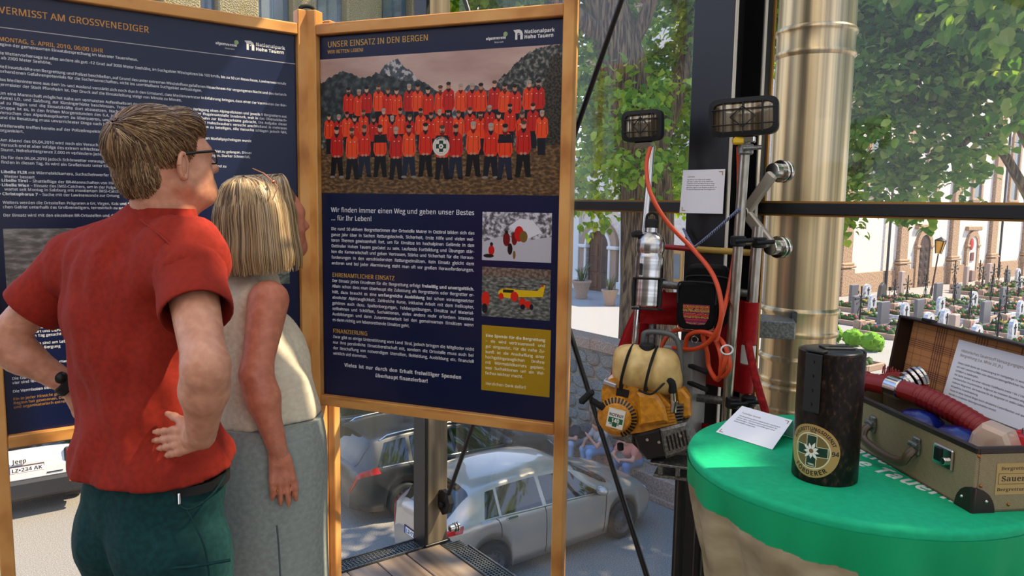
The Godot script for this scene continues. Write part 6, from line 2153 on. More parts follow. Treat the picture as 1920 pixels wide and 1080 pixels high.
func make_woman():
	var sk := skin(Color(0.80, 0.50, 0.38))
	var fz := deg_to_rad(48.0)
	var F2 := Vector3(sin(fz), 0, -cos(fz))
	var X := Vector3(cos(fz), 0, sin(fz))
	var Z := -F2
	var B := Basis(X, Vector3.UP, Z)
	var sc := at(458, 552, 2.17)
	var sr := sc + X * 0.165
	var sl := sc - X * 0.165
	var er := at(480, 702, 1.97)
	var wr := at(523, 852, 1.985)
	var pc := at(488, 850, 2.16)
	var nb := at(478, 500, 2.165)
	var base := Vector3(pc.x, 0, pc.z)
	var o := thing("person", "blonde woman in cream sleeveless blouse and pale denim skirt", "person", spot(base))
	var h := Transform3D(Basis.looking_at((F2 + Vector3(0, 0.08, 0)).normalized(), Vector3.UP), at(506, 418, 2.14))
	var s := Shape.new()
	s.t = spot(-base)
	var el := sl - Vector3(0, 0.28, 0) - X * 0.03
	var wl := el + Vector3(0, -0.2, 0) + F2 * 0.08
	var bones := [cap(sr, er, 0.056, 0.038), cap(er, er.lerp(wr, 0.28), 0.038, 0.041), cap(er.lerp(wr, 0.28), wr, 0.041, 0.025), cap(sl, el, 0.048, 0.037), cap(el, wl, 0.037, 0.025),
		egg(sc - Vector3(0, 0.12, 0), Vector3(0.14, 0.18, 0.1), B), egg(pc + Vector3(0, 0.12, 0), Vector3(0.13, 0.18, 0.1), B), egg(pc, Vector3(0.15, 0.14, 0.12), B), cap(nb, nb - Vector3(0, 0.08, 0), 0.05, 0.07)]
	for e in [-1.0, 1.0]:
		var hp: Vector3 = pc + X * 0.085 * e - Vector3(0, 0.05, 0)
		var kn := Vector3(hp.x, 0.46, hp.z)
		var an := Vector3(hp.x, 0.08, hp.z)
		bones.append_array([cap(hp, kn, 0.085, 0.055), cap(kn, an, 0.054, 0.034), cap(an - Vector3(0, 0.035, 0), an - Vector3(0, 0.045, 0) + F2 * 0.13, 0.034, 0.026)])
	blob(s, bones, 0.03, 0.012)
	blob(s, head_bones(h, nb, true), 0.03, 0.007)
	blob(s, face_bones(h, true) + [egg(h * Vector3(0, -0.03, -0.07), Vector3(0.035, 0.05, 0.03), h.basis)], 0.012, 0.004)
	blob(s, hand_bones(wr, at(530, 905, 1.985) - wr, -X + F2 * 0.2, F2, [0.10, 0.12, 0.14, 0.17], 0.22, 0.88) + [cap(wr.lerp(er, 0.1), wr + Vector3(0, -0.02, 0), 0.0265, 0.0225)], 0.006, 0.0038)
	blob(s, hand_bones(wl, Vector3.DOWN, X, F2, [0.2, 0.2, 0.2, 0.2], 0.4, 0.92), 0.012, 0.005)
	part(o, "body", s, sk)
	# blouse
	var bl := cloth(Color(0.88, 0.83, 0.72), 0.9, 0.08)
	s = Shape.new()
	s.t = spot(-base)
	var hem := at(500, 800, 2.06)
	blob(s, [egg(sc - Vector3(0, 0.13, 0) + Z * 0.008, Vector3(0.152, 0.17, 0.118), B), egg(sc - Vector3(0, 0.17, 0) + F2 * 0.085 + X * 0.06, Vector3(0.08, 0.085, 0.075), B), egg(sc - Vector3(0, 0.17, 0) + F2 * 0.085 - X * 0.06, Vector3(0.08, 0.085, 0.075), B), cap(sc - X * 0.10, sc + X * 0.10, 0.052, 0.052), cap(nb - Vector3(0, 0.05, 0), sc - Vector3(0, 0.03, 0), 0.07, 0.07),
		egg(sc.lerp(pc, 0.62) + F2 * 0.012, Vector3(0.158, 0.2, 0.138), B), egg(pc + Vector3(0, 0.10, 0) + F2 * 0.012, Vector3(0.172, 0.16, 0.152), B), egg(pc + Vector3(0, 0.02, 0) + F2 * 0.01, Vector3(0.178, 0.13, 0.158), B)], 0.05, 0.010, [[hem, Vector3.DOWN + F2 * 0.03], [sr + X * 0.012, (X + Vector3(0, 0.12, 0)).normalized()]], 0.011, 8.0, 6)
	part(o, "blouse", s, bl)
	# skirt
	var sm := cloth(Color(0.60, 0.63, 0.60), 0.9, 0.10)
	s = Shape.new()
	s.t = spot(-base)
	var rows := []
	for k in 14:
		var y := lerpf(0.22, pc.y + 0.11, k / 13.0)
		var g := lut([[0.22, 1.0], [0.6, 0.98], [0.85, 0.985], [1.0, 0.86]], y)
		rows.append([Vector3(pc.x, y, pc.z) + F2 * 0.012, X * 0.196 * g, Z * 0.176 * g])
	ring_loft(s, rows, 56, 0.012, 5.0)
	var skirt := part(o, "skirt", s, sm)
	s = Shape.new()
	s.t = spot(-base)
	s.tube(through([at(519, 985, 1.975), at(523, 1030, 1.97), at(526, 1090, 1.965)], 4), 0.0025, 6)
	s.tube(through([at(418, 812, 2.07), at(420, 842, 2.06), at(436, 840, 2.03), at(438, 812, 2.035)], 3), 0.0025, 6)
	part(skirt, "seams", s, mat(Color(0.30, 0.34, 0.35), 0.9))
	# hair: a straight bob
	var hairm := mat(Color.WHITE, 0.4)
	hairm.vertex_color_use_as_albedo = true
	s = Shape.new()
	s.tint = Color(0.16, 0.10, 0.05)
	var ht := Transform3D(h.basis, h.origin - base)
	blob(s, [egg(ht * Vector3(0, 0.048, 0.024), Vector3(0.084, 0.090, 0.108), h.basis), egg(ht * Vector3(0, -0.03, 0.042), Vector3(0.090, 0.11, 0.088), h.basis), egg(ht * Vector3(0, -0.085, 0.040), Vector3(0.096, 0.085, 0.102), h.basis)], 0.03, 0.008,
		[[ht * Vector3(0, -0.108, 0.03), Vector3.DOWN], [ht * Vector3(0, 0.02, -0.082), h.basis * Vector3(0, -0.25, -1).normalized()]])
	var tones := [Color(0.42, 0.28, 0.13), Color(0.50, 0.35, 0.18), Color(0.30, 0.19, 0.09), Color(0.18, 0.11, 0.055), Color(0.58, 0.43, 0.25), Color(0.36, 0.24, 0.11), Color(0.12, 0.075, 0.04)]
	var fall := func(r: RandomNumberGenerator) -> Array:
		# from the parting over the skull, then straight down
		var a := r.randf_range(-2.4, 2.4)
		var start := Vector3(r.randfn() * 0.010, 0.136, r.randf_range(-0.045, 0.075))
		var outv := Vector3(sin(a), 0, cos(a))
		var w := 0.098 + r.randf_range(-0.005, 0.005)
		var dz := 0.118 + r.randf_range(-0.005, 0.005)
		if cos(a) < -0.62: return []
		var end := Vector3(outv.x * (w + 0.010), 0, 0.034 + outv.z * (dz + 0.006 * r.randf()))
		var len := -0.118 + r.randf_range(-0.016, 0.010)
		return through([start, Vector3(outv.x * w * 0.62, 0.116, lerpf(start.z, 0.03 + outv.z * dz, 0.6)), Vector3(outv.x * w * 0.97, 0.055, 0.03 + outv.z * dz * 0.97), Vector3(end.x, -0.03, end.z), Vector3(end.x * 1.07, -0.08, end.z * 1.07), Vector3(end.x * 1.05, len, end.z * 1.05)], 3)
	strands(s, ht, 2300, 14, tones, fall, 0.0024)
	part(o, "hair", s, hairm, true)
	# hair clip, ring
	s = Shape.new()
	s.tube([at(474, 316, 2.08) - base, at(495, 325, 2.06) - base, at(508, 336, 2.05) - base, at(521, 349, 2.04) - base], 0.0022, 6)
	s.tube([at(521, 349, 2.04) - base, at(511, 374, 2.015) - base], 0.0014, 6)
	s.ball(at(512, 341, 2.043) - base, Vector3(0.005, 0.005, 0.005), 6)
	part(o, "hair_clip", s, mat(Color(0.80, 0.55, 0.42), 0.2, 1.0))
	s = Shape.new()
	var rp := at(521, 917, 1.985) - base
	s.cyl(rp - Vector3(0, 0.002, 0), rp + Vector3(0, 0.002, 0), 0.0108, 16)
	part(o, "finger_ring", s, mat(Color(0.85, 0.65, 0.25), 0.2, 1.0))

# people further away, simple but whole
func far_person(label: String, t: Transform3D, J: Dictionary, sk: Color, shirt: Color, legs: Color, hair: Color, group := ""):
	var o := thing("person", label, "person", t, group)
	var s := Shape.new()
	blob(s, [egg(J.head, Vector3(0.075, 0.105, 0.095)), cap(J.head, J.neck, 0.045, 0.05), cap(J.sl, J.el, 0.042, 0.035), cap(J.el, J.wl, 0.036, 0.028), cap(J.sr, J.er, 0.042, 0.035), cap(J.er, J.wr, 0.036, 0.028), cap(J.wl, J.wl + (J.wl - J.el).normalized() * 0.1, 0.032, 0.018), cap(J.wr, J.wr + (J.wr - J.er).normalized() * 0.1, 0.032, 0.018), cap(J.neck, J.pelvis, 0.09, 0.1),
		cap(J.pelvis, J.kl, 0.08, 0.055), cap(J.kl, J.al, 0.052, 0.036), cap(J.pelvis, J.kr, 0.08, 0.055), cap(J.kr, J.ar, 0.052, 0.036), cap(J.al, J.al + J.toe, 0.04, 0.03), cap(J.ar, J.ar + J.toe, 0.04, 0.03)], 0.03, 0.02)
	part(o, "body", s, mat(sk, 0.6))
	s = Shape.new()
	blob(s, [cap(J.sl, J.sr, 0.085, 0.085), cap((J.sl + J.sr) / 2.0 + Vector3(0, -0.08, 0), J.pelvis + Vector3(0, 0.06, 0), 0.135, 0.125), cap(J.sl, (J.sl as Vector3).lerp(J.el, 0.5), 0.066, 0.062), cap(J.sr, (J.sr as Vector3).lerp(J.er, 0.5), 0.066, 0.062)], 0.05, 0.02)
	part(o, "shirt", s, mat(shirt, 0.9))
	s = Shape.new()
	blob(s, [egg(J.pelvis, Vector3(0.16, 0.12, 0.14)), cap(J.pelvis, J.kl, 0.1, 0.075), cap(J.pelvis, J.kr, 0.1, 0.075), cap(J.kl, (J.kl as Vector3).lerp(J.al, 0.85), 0.072, 0.058), cap(J.kr, (J.kr as Vector3).lerp(J.ar, 0.85), 0.072, 0.058)], 0.04, 0.02)
	part(o, "trousers", s, mat(legs, 0.9))
	s = Shape.new()
	var cutn: Vector3 = J.get("face", Vector3(0, -0.4, 1))
	blob(s, [egg(J.head + Vector3(0, 0.025, 0) - cutn * 0.012, Vector3(0.086, 0.098, 0.105))] + J.get("hair", []), 0.03, 0.016, [[J.head + cutn.normalized() * 0.045, cutn.normalized()]])
	part(o, "hair", s, mat(hair, 0.6))

func make_seated_people():
	# seated at the foot of the rubble wall, facing the street (local z towards the street)
	var bench := thing("stone_ledge", "low stone ledge along the foot of the rubble wall", "ledge", grid(8.55, STREET, -7.2))
	var s := Shape.new()
	s.box(Vector3(0.06, 0.28, 0), Vector3(0.44, 0.40, 4.2), 0.03)
	part(bench, "slab", s, M.coping)
	var poses := [[-8.35, "person in navy shirt sitting bent forward below the rubble wall", Color(0.09, 0.11, 0.19), Color(0.62, 0.68, 0.76), Color(0.10, 0.075, 0.06), 0.28], [-7.55, "person in pale top resting chin on hand below the rubble wall", Color(0.66, 0.64, 0.62), Color(0.55, 0.66, 0.78), Color(0.30, 0.20, 0.13), 0.12], [-6.75, "person in coral top sitting with knees up below the rubble wall", Color(0.78, 0.45, 0.38), Color(0.36, 0.46, 0.62), Color(0.24, 0.16, 0.11), 0.2]]
	for k in 3:
		var e: Array = poses[k]
		var l: float = e[5]
		var J := {"pelvis": Vector3(0, 0.58, 0), "neck": Vector3(0, 1.05 - l * 0.4, 0.05 + l), "head": Vector3(0.02, 1.18 - l * 0.55, 0.10 + l * 1.3), "sl": Vector3(-0.17, 1.0 - l * 0.4, 0.04 + l), "sr": Vector3(0.17, 1.0 - l * 0.4, 0.04 + l), "el": Vector3(-0.24, 0.74, 0.28 + l * 0.6), "er": Vector3(0.24, 0.74, 0.28 + l * 0.6), "wl": Vector3(-0.06, 0.70, 0.50), "wr": Vector3(0.08, 0.72 + 0.2 * (k % 2), 0.46), "kl": Vector3(-0.13, 0.60, 0.46), "kr": Vector3(0.13, 0.60, 0.46), "al": Vector3(-0.12, 0.09, 0.42), "ar": Vector3(0.14, 0.09, 0.50), "toe": Vector3(0, -0.03, 0.16), "face": Vector3(0, -0.75, 0.9)}
		if k == 0: J.hair = [cap(J.head, J.head + Vector3(0.02, -0.16, 0.02), 0.07, 0.05)]
		far_person(e[1], grid(8.5, STREET, e[0], -90.0 + [10.0, -14.0, 6.0][k]), J, Color(0.78, 0.56, 0.45), e[2], e[3], e[4], "people resting below the rubble wall")
	var p := level(1785, 527, YARD)
	far_person("distant passer-by in dark clothes walking past the church", spot(p, 20.0), {"pelvis": Vector3(0, 0.92, 0), "neck": Vector3(0, 1.42, 0.02), "head": Vector3(0, 1.60, 0.04), "sl": Vector3(-0.18, 1.38, 0), "sr": Vector3(0.18, 1.38, 0), "el": Vector3(-0.23, 1.1, -0.05), "er": Vector3(0.23, 1.1, 0.05), "wl": Vector3(-0.22, 0.86, 0.08), "wr": Vector3(0.22, 0.88, 0.16), "kl": Vector3(-0.09, 0.5, 0.1), "kr": Vector3(0.09, 0.5, 0.0), "al": Vector3(-0.09, 0.08, 0.12), "ar": Vector3(0.09, 0.1, -0.2), "toe": Vector3(0, -0.03, 0.14)}, Color(0.75, 0.55, 0.45), Color(0.16, 0.17, 0.24), Color(0.12, 0.12, 0.14), Color(0.3, 0.2, 0.15))

# ---------------------------------------------------------------- flue pipe, rescue rack and the gear hung on it
func card_image(w: int, h: int, head: String, rows: Array, size: int, margin: int, corners := true) -> Image:
	var im := Image.create(w, h, false, Image.FORMAT_RGBA8)
	im.fill(Color(0.90, 0.90, 0.92))
	ink(im, head, margin, margin + size * 1.6, int(size * 1.25), Color(0.52, 0.44, 0.36))
	for k in rows.size(): ink(im, rows[k], margin, margin + size * 3.6 + k * size * 1.35, size, Color(0.22, 0.22, 0.25))
	if corners:
		var gold := Color(0.58, 0.45, 0.24)
		im.fill_rect(Rect2i(w - 70, 24, 46, 10), gold); im.fill_rect(Rect2i(w - 34, 24, 10, 46), gold)
		im.fill_rect(Rect2i(24, h - 34, 46, 10), gold); im.fill_rect(Rect2i(24, h - 70, 10, 46), gold)
	return im

func floodlight(label: String, p: Vector3, turn: float, w: float, h: float, dp: float, rim: Material, tilt := 0.0):
	var o := thing("floodlight", label, "floodlight", Transform3D(Basis(Vector3.UP, deg_to_rad(turn)) * Basis(Vector3.BACK, deg_to_rad(tilt)), p))
	var out := PackedVector2Array()
	var inn := PackedVector2Array()
	for k in 32:
		var a := TAU * k / 32
		var c := Vector2(signf(cos(a)) * pow(absf(cos(a)), 0.32), signf(sin(a)) * pow(absf(sin(a)), 0.32))
		out.append(Vector2(c.x * w / 2, c.y * h / 2))
		inn.append(Vector2(c.x * (w / 2 - 0.011), c.y * (h / 2 - 0.011)))
	var s := Shape.new()
	var rings := []
	for e in [[0.72, -dp], [0.90, -dp * 0.75], [1.0, -dp * 0.3], [1.0, 0.0]]:
		var r := PackedVector3Array()
		for q in out: r.append(Vector3(q.x * e[0], q.y * e[0], e[1]))
		rings.append(r)
	s.loft(rings, true, true, true)
	part(o, "housing", s, rim)
	s = Shape.new()
	for k in 32:
		var j := (k + 1) % 32
		s.quad(Vector3(inn[k].x, inn[k].y, 0.012), Vector3(out[k].x, out[k].y, 0.008), Vector3(out[j].x, out[j].y, 0.008), Vector3(inn[j].x, inn[j].y, 0.012))
		s.quad(Vector3(out[k].x, out[k].y, 0.008), Vector3(out[k].x, out[k].y, -dp * 0.35), Vector3(out[j].x, out[j].y, -dp * 0.35), Vector3(out[j].x, out[j].y, 0.008))
		s.quad(Vector3(inn[k].x, inn[k].y, 0.0), Vector3(inn[k].x, inn[k].y, 0.012), Vector3(inn[j].x, inn[j].y, 0.012), Vector3(inn[j].x, inn[j].y, 0.0))
	part(o, "bezel", s, M.rubber)
	s = Shape.new()
	var lens := []
	for e in 9:
		var row := PackedVector3Array()
		for k in 13:
			var x := -1.0 + k / 6.0
			var y := 1.0 - e / 4.0
			row.append(Vector3(x * (w / 2 - 0.01), y * (h / 2 - 0.01), 0.003 + 0.004 * (1 - x * x) * (1 - y * y) + 0.0008 * (k % 2)))
		lens.append(row)
	s.sheet(lens)
	part(o, "lens", s, M.lamp_lens)
	# wire guard: three bars each way and a diamond in the middle
	for k in 3:
		s = Shape.new()
		var x := (-0.5 + 0.5 * k) * w * 0.56
		s.cyl(Vector3(x, -h / 2 + 0.008, 0.013), Vector3(x, h / 2 - 0.008, 0.013), 0.0016, 6)
		part(o, "guard_bar", s, M.black)
	for k in 2:
		s = Shape.new()
		var y := (-0.5 + k) * h * 0.40
		s.cyl(Vector3(-w / 2 + 0.008, y, 0.013), Vector3(w / 2 - 0.008, y, 0.013), 0.0016, 6)
		part(o, "guard_bar", s, M.black)
	s = Shape.new()
	s.tube([Vector3(-w * 0.18, 0, 0.014), Vector3(0, h * 0.27, 0.014), Vector3(w * 0.18, 0, 0.014), Vector3(0, -h * 0.27, 0.014), Vector3(-w * 0.18, 0, 0.014)], 0.0018, 6)
	part(o, "guard_diamond", s, M.black)
	s = Shape.new()
	s.box(Vector3(0, -h / 2 - 0.008, -dp * 0.4), Vector3(0.05, 0.016, 0.03), 0.003)
	part(o, "bracket", s, M.chrome)
	return o

# the rack stands clear of the beam, so its right half is set nearer
func ra(x: float, y: float, d: float) -> Vector3:
	return at(x, y, d - 0.16 * clampf((x - 1290.0) / 110.0, 0.0, 1.0))

func make_rescue_rack():
	M.lamp_lens = grain(mat(Color(0.72, 0.68, 0.60), 0.08, 0.55), ramp(noise_image(0.05, 61, 128, 3, 1.0, 0.1), [[0.2, Color(0.55, 0.5, 0.45)], [0.8, Color(1, 1, 1)]]), Vector3(10, 2, 10))
	var red := cloth(Color(0.60, 0.03, 0.05), 0.55, 0.12)
	var orange := mat(Color(0.78, 0.26, 0.09), 0.45)
	# stainless flue pipe outside the glass
	var pp := at(1502, 540, 2.36)
	var pipe_m := grain(mat(Color(0.93, 0.86, 0.72), 0.32, 0.8), ramp(noise_image(0.02, 62, 256, 4, 1.0, 0.05), [[0.25, Color(0.62, 0.60, 0.56)], [0.5, Color(0.84, 0.80, 0.72)], [0.8, Color(1.0, 0.95, 0.86)]]), Vector3(5, 0.35, 5))
	var fp := thing("flue_pipe", "tall stainless steel flue pipe just outside the glass", "pipe", spot(Vector3(pp.x, STREET, pp.z)))
	var s := Shape.new()
	s.lathe([Vector2(0.112, 0), Vector2(0.112, 9.0)], 40)
	part(fp, "pipe", s, pipe_m)
	for y in [at(1502, 95, 2.36).y, at(1502, 600, 2.36).y, at(1502, 690, 2.36).y, at(1502, 745, 2.36).y]:
		s = Shape.new()
		var yy: float = y - STREET
		s.lathe([Vector2(0.112, yy - 0.045), Vector2(0.119, yy - 0.038), Vector2(0.119, yy - 0.03), Vector2(0.1135, yy - 0.024), Vector2(0.1135, yy + 0.024), Vector2(0.119, yy + 0.03), Vector2(0.119, yy + 0.038), Vector2(0.112, yy + 0.045)], 40, false, false)
		part(fp, "joint_band", s, pipe_m)
	s = Shape.new()
	var bp := at(1425, 612, 2.24) - fp.position
	s.box(bp + Vector3(-0.02, 0, -0.02), Vector3(0.24, 0.052, 0.14), 0.003, Basis(Vector3.UP, deg_to_rad(TURN - 53)))
	part(fp, "wall_bracket", s, M.zinc)
	s = Shape.new()
	s.box(at(1487, 595, 2.245) - fp.position, Vector3(0.02, 0.035, 0.02), 0.003)
	part(fp, "clamp_bolt", s, M.steel_black)
	# rack of tubes, clamps and red stretcher fabric
	var foot := ra(1330, 760, 1.99)
	var rk := thing("rescue_rack", "steel tube light mast rack with red stretcher fabric before the beam", "rack", spot(Vector3(foot.x, 0, foot.z)))
	var b := rk.position
	var w := func(x: float, y: float, d: float) -> Vector3: return ra(x, y, d) - b
	var down := func(p: Vector3, q: Vector3) -> Vector3:
		# carries a tube on, straight, to the floor
		return q + (q - p) * ((0.0 - q.y) / (q.y - p.y))
	for e in [["pole", w.call(1222, 275, 2.02), w.call(1189, 650, 2.02), 0.0088, M.chrome], ["pole", w.call(1398, 258, 1.96), w.call(1362, 780, 1.99), 0.0125, M.steel], ["pole", w.call(1421, 425, 2.04), w.call(1397, 740, 2.07), 0.0135, M.steel], ["pole", w.call(1228, 425, 2.08), w.call(1222, 640, 2.09), 0.012, M.zinc]]:
		s = Shape.new()
		s.cyl(e[1], down.call(e[1], e[2]) if e[3] > 0.0122 else e[2] + (e[2] - e[1]) * 0.45, e[3], 16)
		part(rk, e[0], s, e[4])
	for e in [["cross_bar", w.call(1238, 462, 2.05), w.call(1300, 467, 2.06), 0.0075, mat(Color(0.55, 0.05, 0.07), 0.4)], ["cross_bar", w.call(1300, 467, 2.06), w.call(1410, 474, 2.05), 0.0085, mat(Color(0.72, 0.58, 0.24), 0.4)], ["cross_bar", w.call(1240, 533, 2.06), w.call(1420, 552, 2.06), 0.010, M.zinc], ["cross_bar", w.call(1300, 745, 2.0), w.call(1408, 757, 2.05), 0.011, M.zinc], ["cross_bar", w.call(1372, 452, 1.975), w.call(1432, 455, 2.03), 0.009, M.steel]]:
		s = Shape.new()
		s.cyl(e[1], e[2], e[3], 12)
		part(rk, e[0], s, e[4])
	for e in [[1384, 452, 1.962], [1424, 455, 2.02], [1374, 755, 1.985], [1404, 752, 2.045], [1398, 280, 1.958]]:
		s = Shape.new()
		var c: Vector3 = w.call(e[0], e[1], e[2])
		s.cyl(c - Vector3(0, 0.013, 0), c + Vector3(0, 0.013, 0), 0.0185, 14, 0.003)
		s.cyl(c + Vector3(-0.012, 0, 0.018), c + Vector3(0.03, 0.004, 0.022), 0.0055, 8)
		part(rk, "pipe_clamp", s, M.zinc if e[1] < 300 else M.iron)
	# fabric
	var sheet := func(called: String, corners: Array, bulge: float, m: Material, nx := 10, ny := 8):
		var q := Shape.new()
		for back in 2:
			var g := []
			for j in ny + 1:
				var row := PackedVector3Array()
				for i in nx + 1:
					var u := i / float(nx)
					var v := j / float(ny)
					var p: Vector3 = (corners[0] as Vector3).lerp(corners[1], u).lerp((corners[3] as Vector3).lerp(corners[2], u), v)
					p -= look * (bulge * sin(PI * u) * sin(PI * v) + 0.004 * sin(v * 14.0 + u * 3.0)) - look * 0.004 * back
					row.append(p)
				g.append(row)
			q.sheet(g, 0.0, back == 1)
		part(rk, called, q, m)
	sheet.call("fabric_panel", [w.call(1205, 548, 2.075), w.call(1300, 548, 2.075), w.call(1300, 612, 2.08), w.call(1200, 606, 2.08)], 0.012, red)
	sheet.call("fabric_panel", [w.call(1318, 552, 2.085), w.call(1412, 566, 2.05), w.call(1394, 738, 2.06), w.call(1312, 716, 2.09)], 0.014, red)
	sheet.call("fabric_panel", [w.call(1300, 640, 2.09), w.call(1330, 640, 2.09), w.call(1330, 720, 2.095), w.call(1300, 720, 2.095)], 0.004, red)
	sheet.call("fabric_panel", [w.call(1312, 792, 2.06), w.call(1362, 800, 2.06), w.call(1352, 872, 2.07), w.call(1300, 880, 2.07)], 0.01, red)
	# curved red hull edge behind the engine
	s = Shape.new()
	s.tube(through([w.call(1248, 548, 2.09), w.call(1215, 580, 2.09), w.call(1187, 636, 2.09), w.call(1168, 700, 2.09), w.call(1160, 770, 2.09)], 6), 0.013, 8, 2.6)
	part(rk, "hull_edge", s, red)
	# red padded sleeve with a white reflective band on the far pole
	var pa: Vector3 = w.call(1421, 425, 2.04)
	var pb: Vector3 = w.call(1397, 740, 2.07)
	for e in [[0.445, 0.70, 0.0185, red], [0.70, 0.815, 0.0182, mat(Color(0.80, 0.80, 0.77), 0.4)], [0.815, 0.99, 0.0185, red]]:
		s = Shape.new()
		s.cyl(pa.lerp(pb, e[0]), pa.lerp(pb, e[1]), e[2], 18, 0.002)
		part(rk, "sleeve", s, e[3])
	# platform the engine sits on
	s = Shape.new()
	var pf: Vector3 = w.call(1283, 880, 1.93)
	s.box(pf - Vector3(0, 0.004, 0), Vector3(0.14, 0.008, 0.13), 0.002, Basis(Vector3.UP, deg_to_rad(-20)))
	part(rk, "platform", s, M.zinc)
	s = Shape.new()
	for e in [[0.0, -0.02], [0.05, -0.02]]:
		s.cyl(Vector3(pf.x + e[0], 0, pf.z + e[1]), Vector3(pf.x + e[0], pf.y - 0.006, pf.z + e[1]), 0.012, 10)
	part(rk, "platform_legs", s, M.black)
	# floodlights
	floodlight("small black floodlight with wire guard on the thin mast", ra(1204, 236, 2.0), -30.0, 0.112, 0.082, 0.045, M.rubber, 2.0)
	floodlight("large floodlight with wire guard and pale rim on the right mast", ra(1394, 219, 1.93), -26.0, 0.160, 0.090, 0.043, mat(Color(0.62, 0.60, 0.57), 0.4, 0.3), 2.5)
	s = Shape.new()
	s.box(ra(1384, 264, 1.93), Vector3(0.026, 0.018, 0.02), 0.004)
	solo("cable_plug", "yellow cable plug below the large floodlight", "plug", s, mat(Color(0.85, 0.70, 0.08), 0.5))
	# cables
	for e in [["orange cable looping down from the small floodlight to the pouch", [[1219, 277, 1.98], [1212, 310, 1.96], [1219, 360, 1.93], [1250, 415, 1.91], [1300, 468, 1.90], [1335, 512, 1.87], [1351, 560, 1.86], [1350, 605, 1.86], [1330, 640, 1.87], [1300, 655, 1.90], [1262, 652, 1.96]]],
			["orange cable running down from the large floodlight behind the mast", [[1385, 275, 1.95], [1386, 330, 1.98], [1384, 400, 2.0], [1378, 470, 2.01], [1366, 545, 1.98], [1352, 600, 1.9], [1343, 640, 1.88]]],
			["orange cable coil tied with a white loop below the pouch", [[1285, 655, 1.93], [1290, 630, 1.91], [1315, 622, 1.90], [1345, 632, 1.90], [1362, 655, 1.89], [1368, 690, 1.89], [1352, 705, 1.9], [1352, 670, 1.89], [1340, 636, 1.9], [1318, 626, 1.91], [1326, 660, 1.93], [1330, 690, 1.94], [1345, 712, 1.92], [1356, 690, 1.88], [1362, 665, 1.88]]],
			["dull orange cable running left behind the grey box", [[1300, 618, 1.99], [1265, 620, 2.03], [1245, 640, 2.04], [1238, 668, 2.04]]]]:
		var p := []
		for q in e[1]: p.append(ra(q[0], q[1], q[2]))
		s = Shape.new()
		s.tube(through(p, 7), 0.0058, 10)
		solo("cable", e[0], "cable", s, orange, Transform3D(), "orange cables of the light mast")
	var rp := []
	for q in [[1402, 640, 2.02], [1412, 690, 2.0], [1424, 735, 1.98], [1436, 778, 1.97], [1440, 830, 1.98], [1430, 900, 2.0]]: rp.append(ra(q[0], q[1], q[2]))
	s = Shape.new()
	s.tube(through(rp, 6), 0.0095, 10)
	solo("rope", "thick red rope hanging beside the flue pipe", "rope", s, cloth(Color(0.62, 0.10, 0.11), 0.8, 0.3))
	s = Shape.new()
	var tl := []
	for k in 15: tl.append(ra(1363, 656, 1.875) + right_axis * 0.014 * cos(TAU * k / 14) + up_axis * 0.011 * sin(TAU * k / 14))
	s.tube(tl, 0.0022, 6)
	solo("cable_tie", "white tie round the orange cable coil", "cable tie", s, M.white_paint)
	# blue and white cord knotted to the yellow bar
	var cord_im := Image.create(32, 32, false, Image.FORMAT_RGB8)
	for y in 32:
		for x in 32: cord_im.set_pixel(x, y, Color(0.85, 0.87, 0.90) if (x + y) % 16 < 5 else Color(0.10, 0.22, 0.45))
	var cm := mat(Color.WHITE, 0.8)
	cm.albedo_texture = tex(cord_im)
	cm.uv1_scale = Vector3(2, 22, 1)
	s = Shape.new()
	var cp := []
	for q in [[1386, 392, 1.94], [1350, 424, 1.98], [1312, 456, 2.0], [1300, 462, 2.03], [1290, 446, 2.05], [1281, 428, 2.06]]: cp.append(ra(q[0], q[1], q[2]))
	s.tube(through(cp, 6), 0.0036, 8)
	solo("cord", "blue and white cord tied between the mast and the yellow bar", "cord", s, cm)
	# info card
	var ci := card_image(512, 512, "Lichtmast", ["Das HW soll man selber einen zweiten", "gibt oder in dieser Zeit mit der Zeitfahrten", "Luftballons doch eine Beleuchtung zu haben", "wie weit wird selbst und bei Kameradschaft", "geschützt. Eigentum der Bergrettung Matrei i.O.", "mit dem Jahreseinsatzhalter Service gebracht."], 17, 62)
	var ic := thing("info_card", "white square info card headed Lichtmast taped on the beam", "card", spot(Vector3.ZERO))
	s = Shape.new()
	s.quad(at(1274, 399, 2.04), at(1355, 401, 1.94), at(1360, 317, 1.94), at(1281, 319, 2.04))
	part(ic, "print", s, print_on(ci, 0.7))
	s = Shape.new()
	s.quad(at(1355, 401, 1.942), at(1274, 399, 2.042), at(1281, 319, 2.042), at(1360, 317, 1.942))
	part(ic, "back", s, M.paper)
	make_bottle()
	make_pouch()
	make_engine()

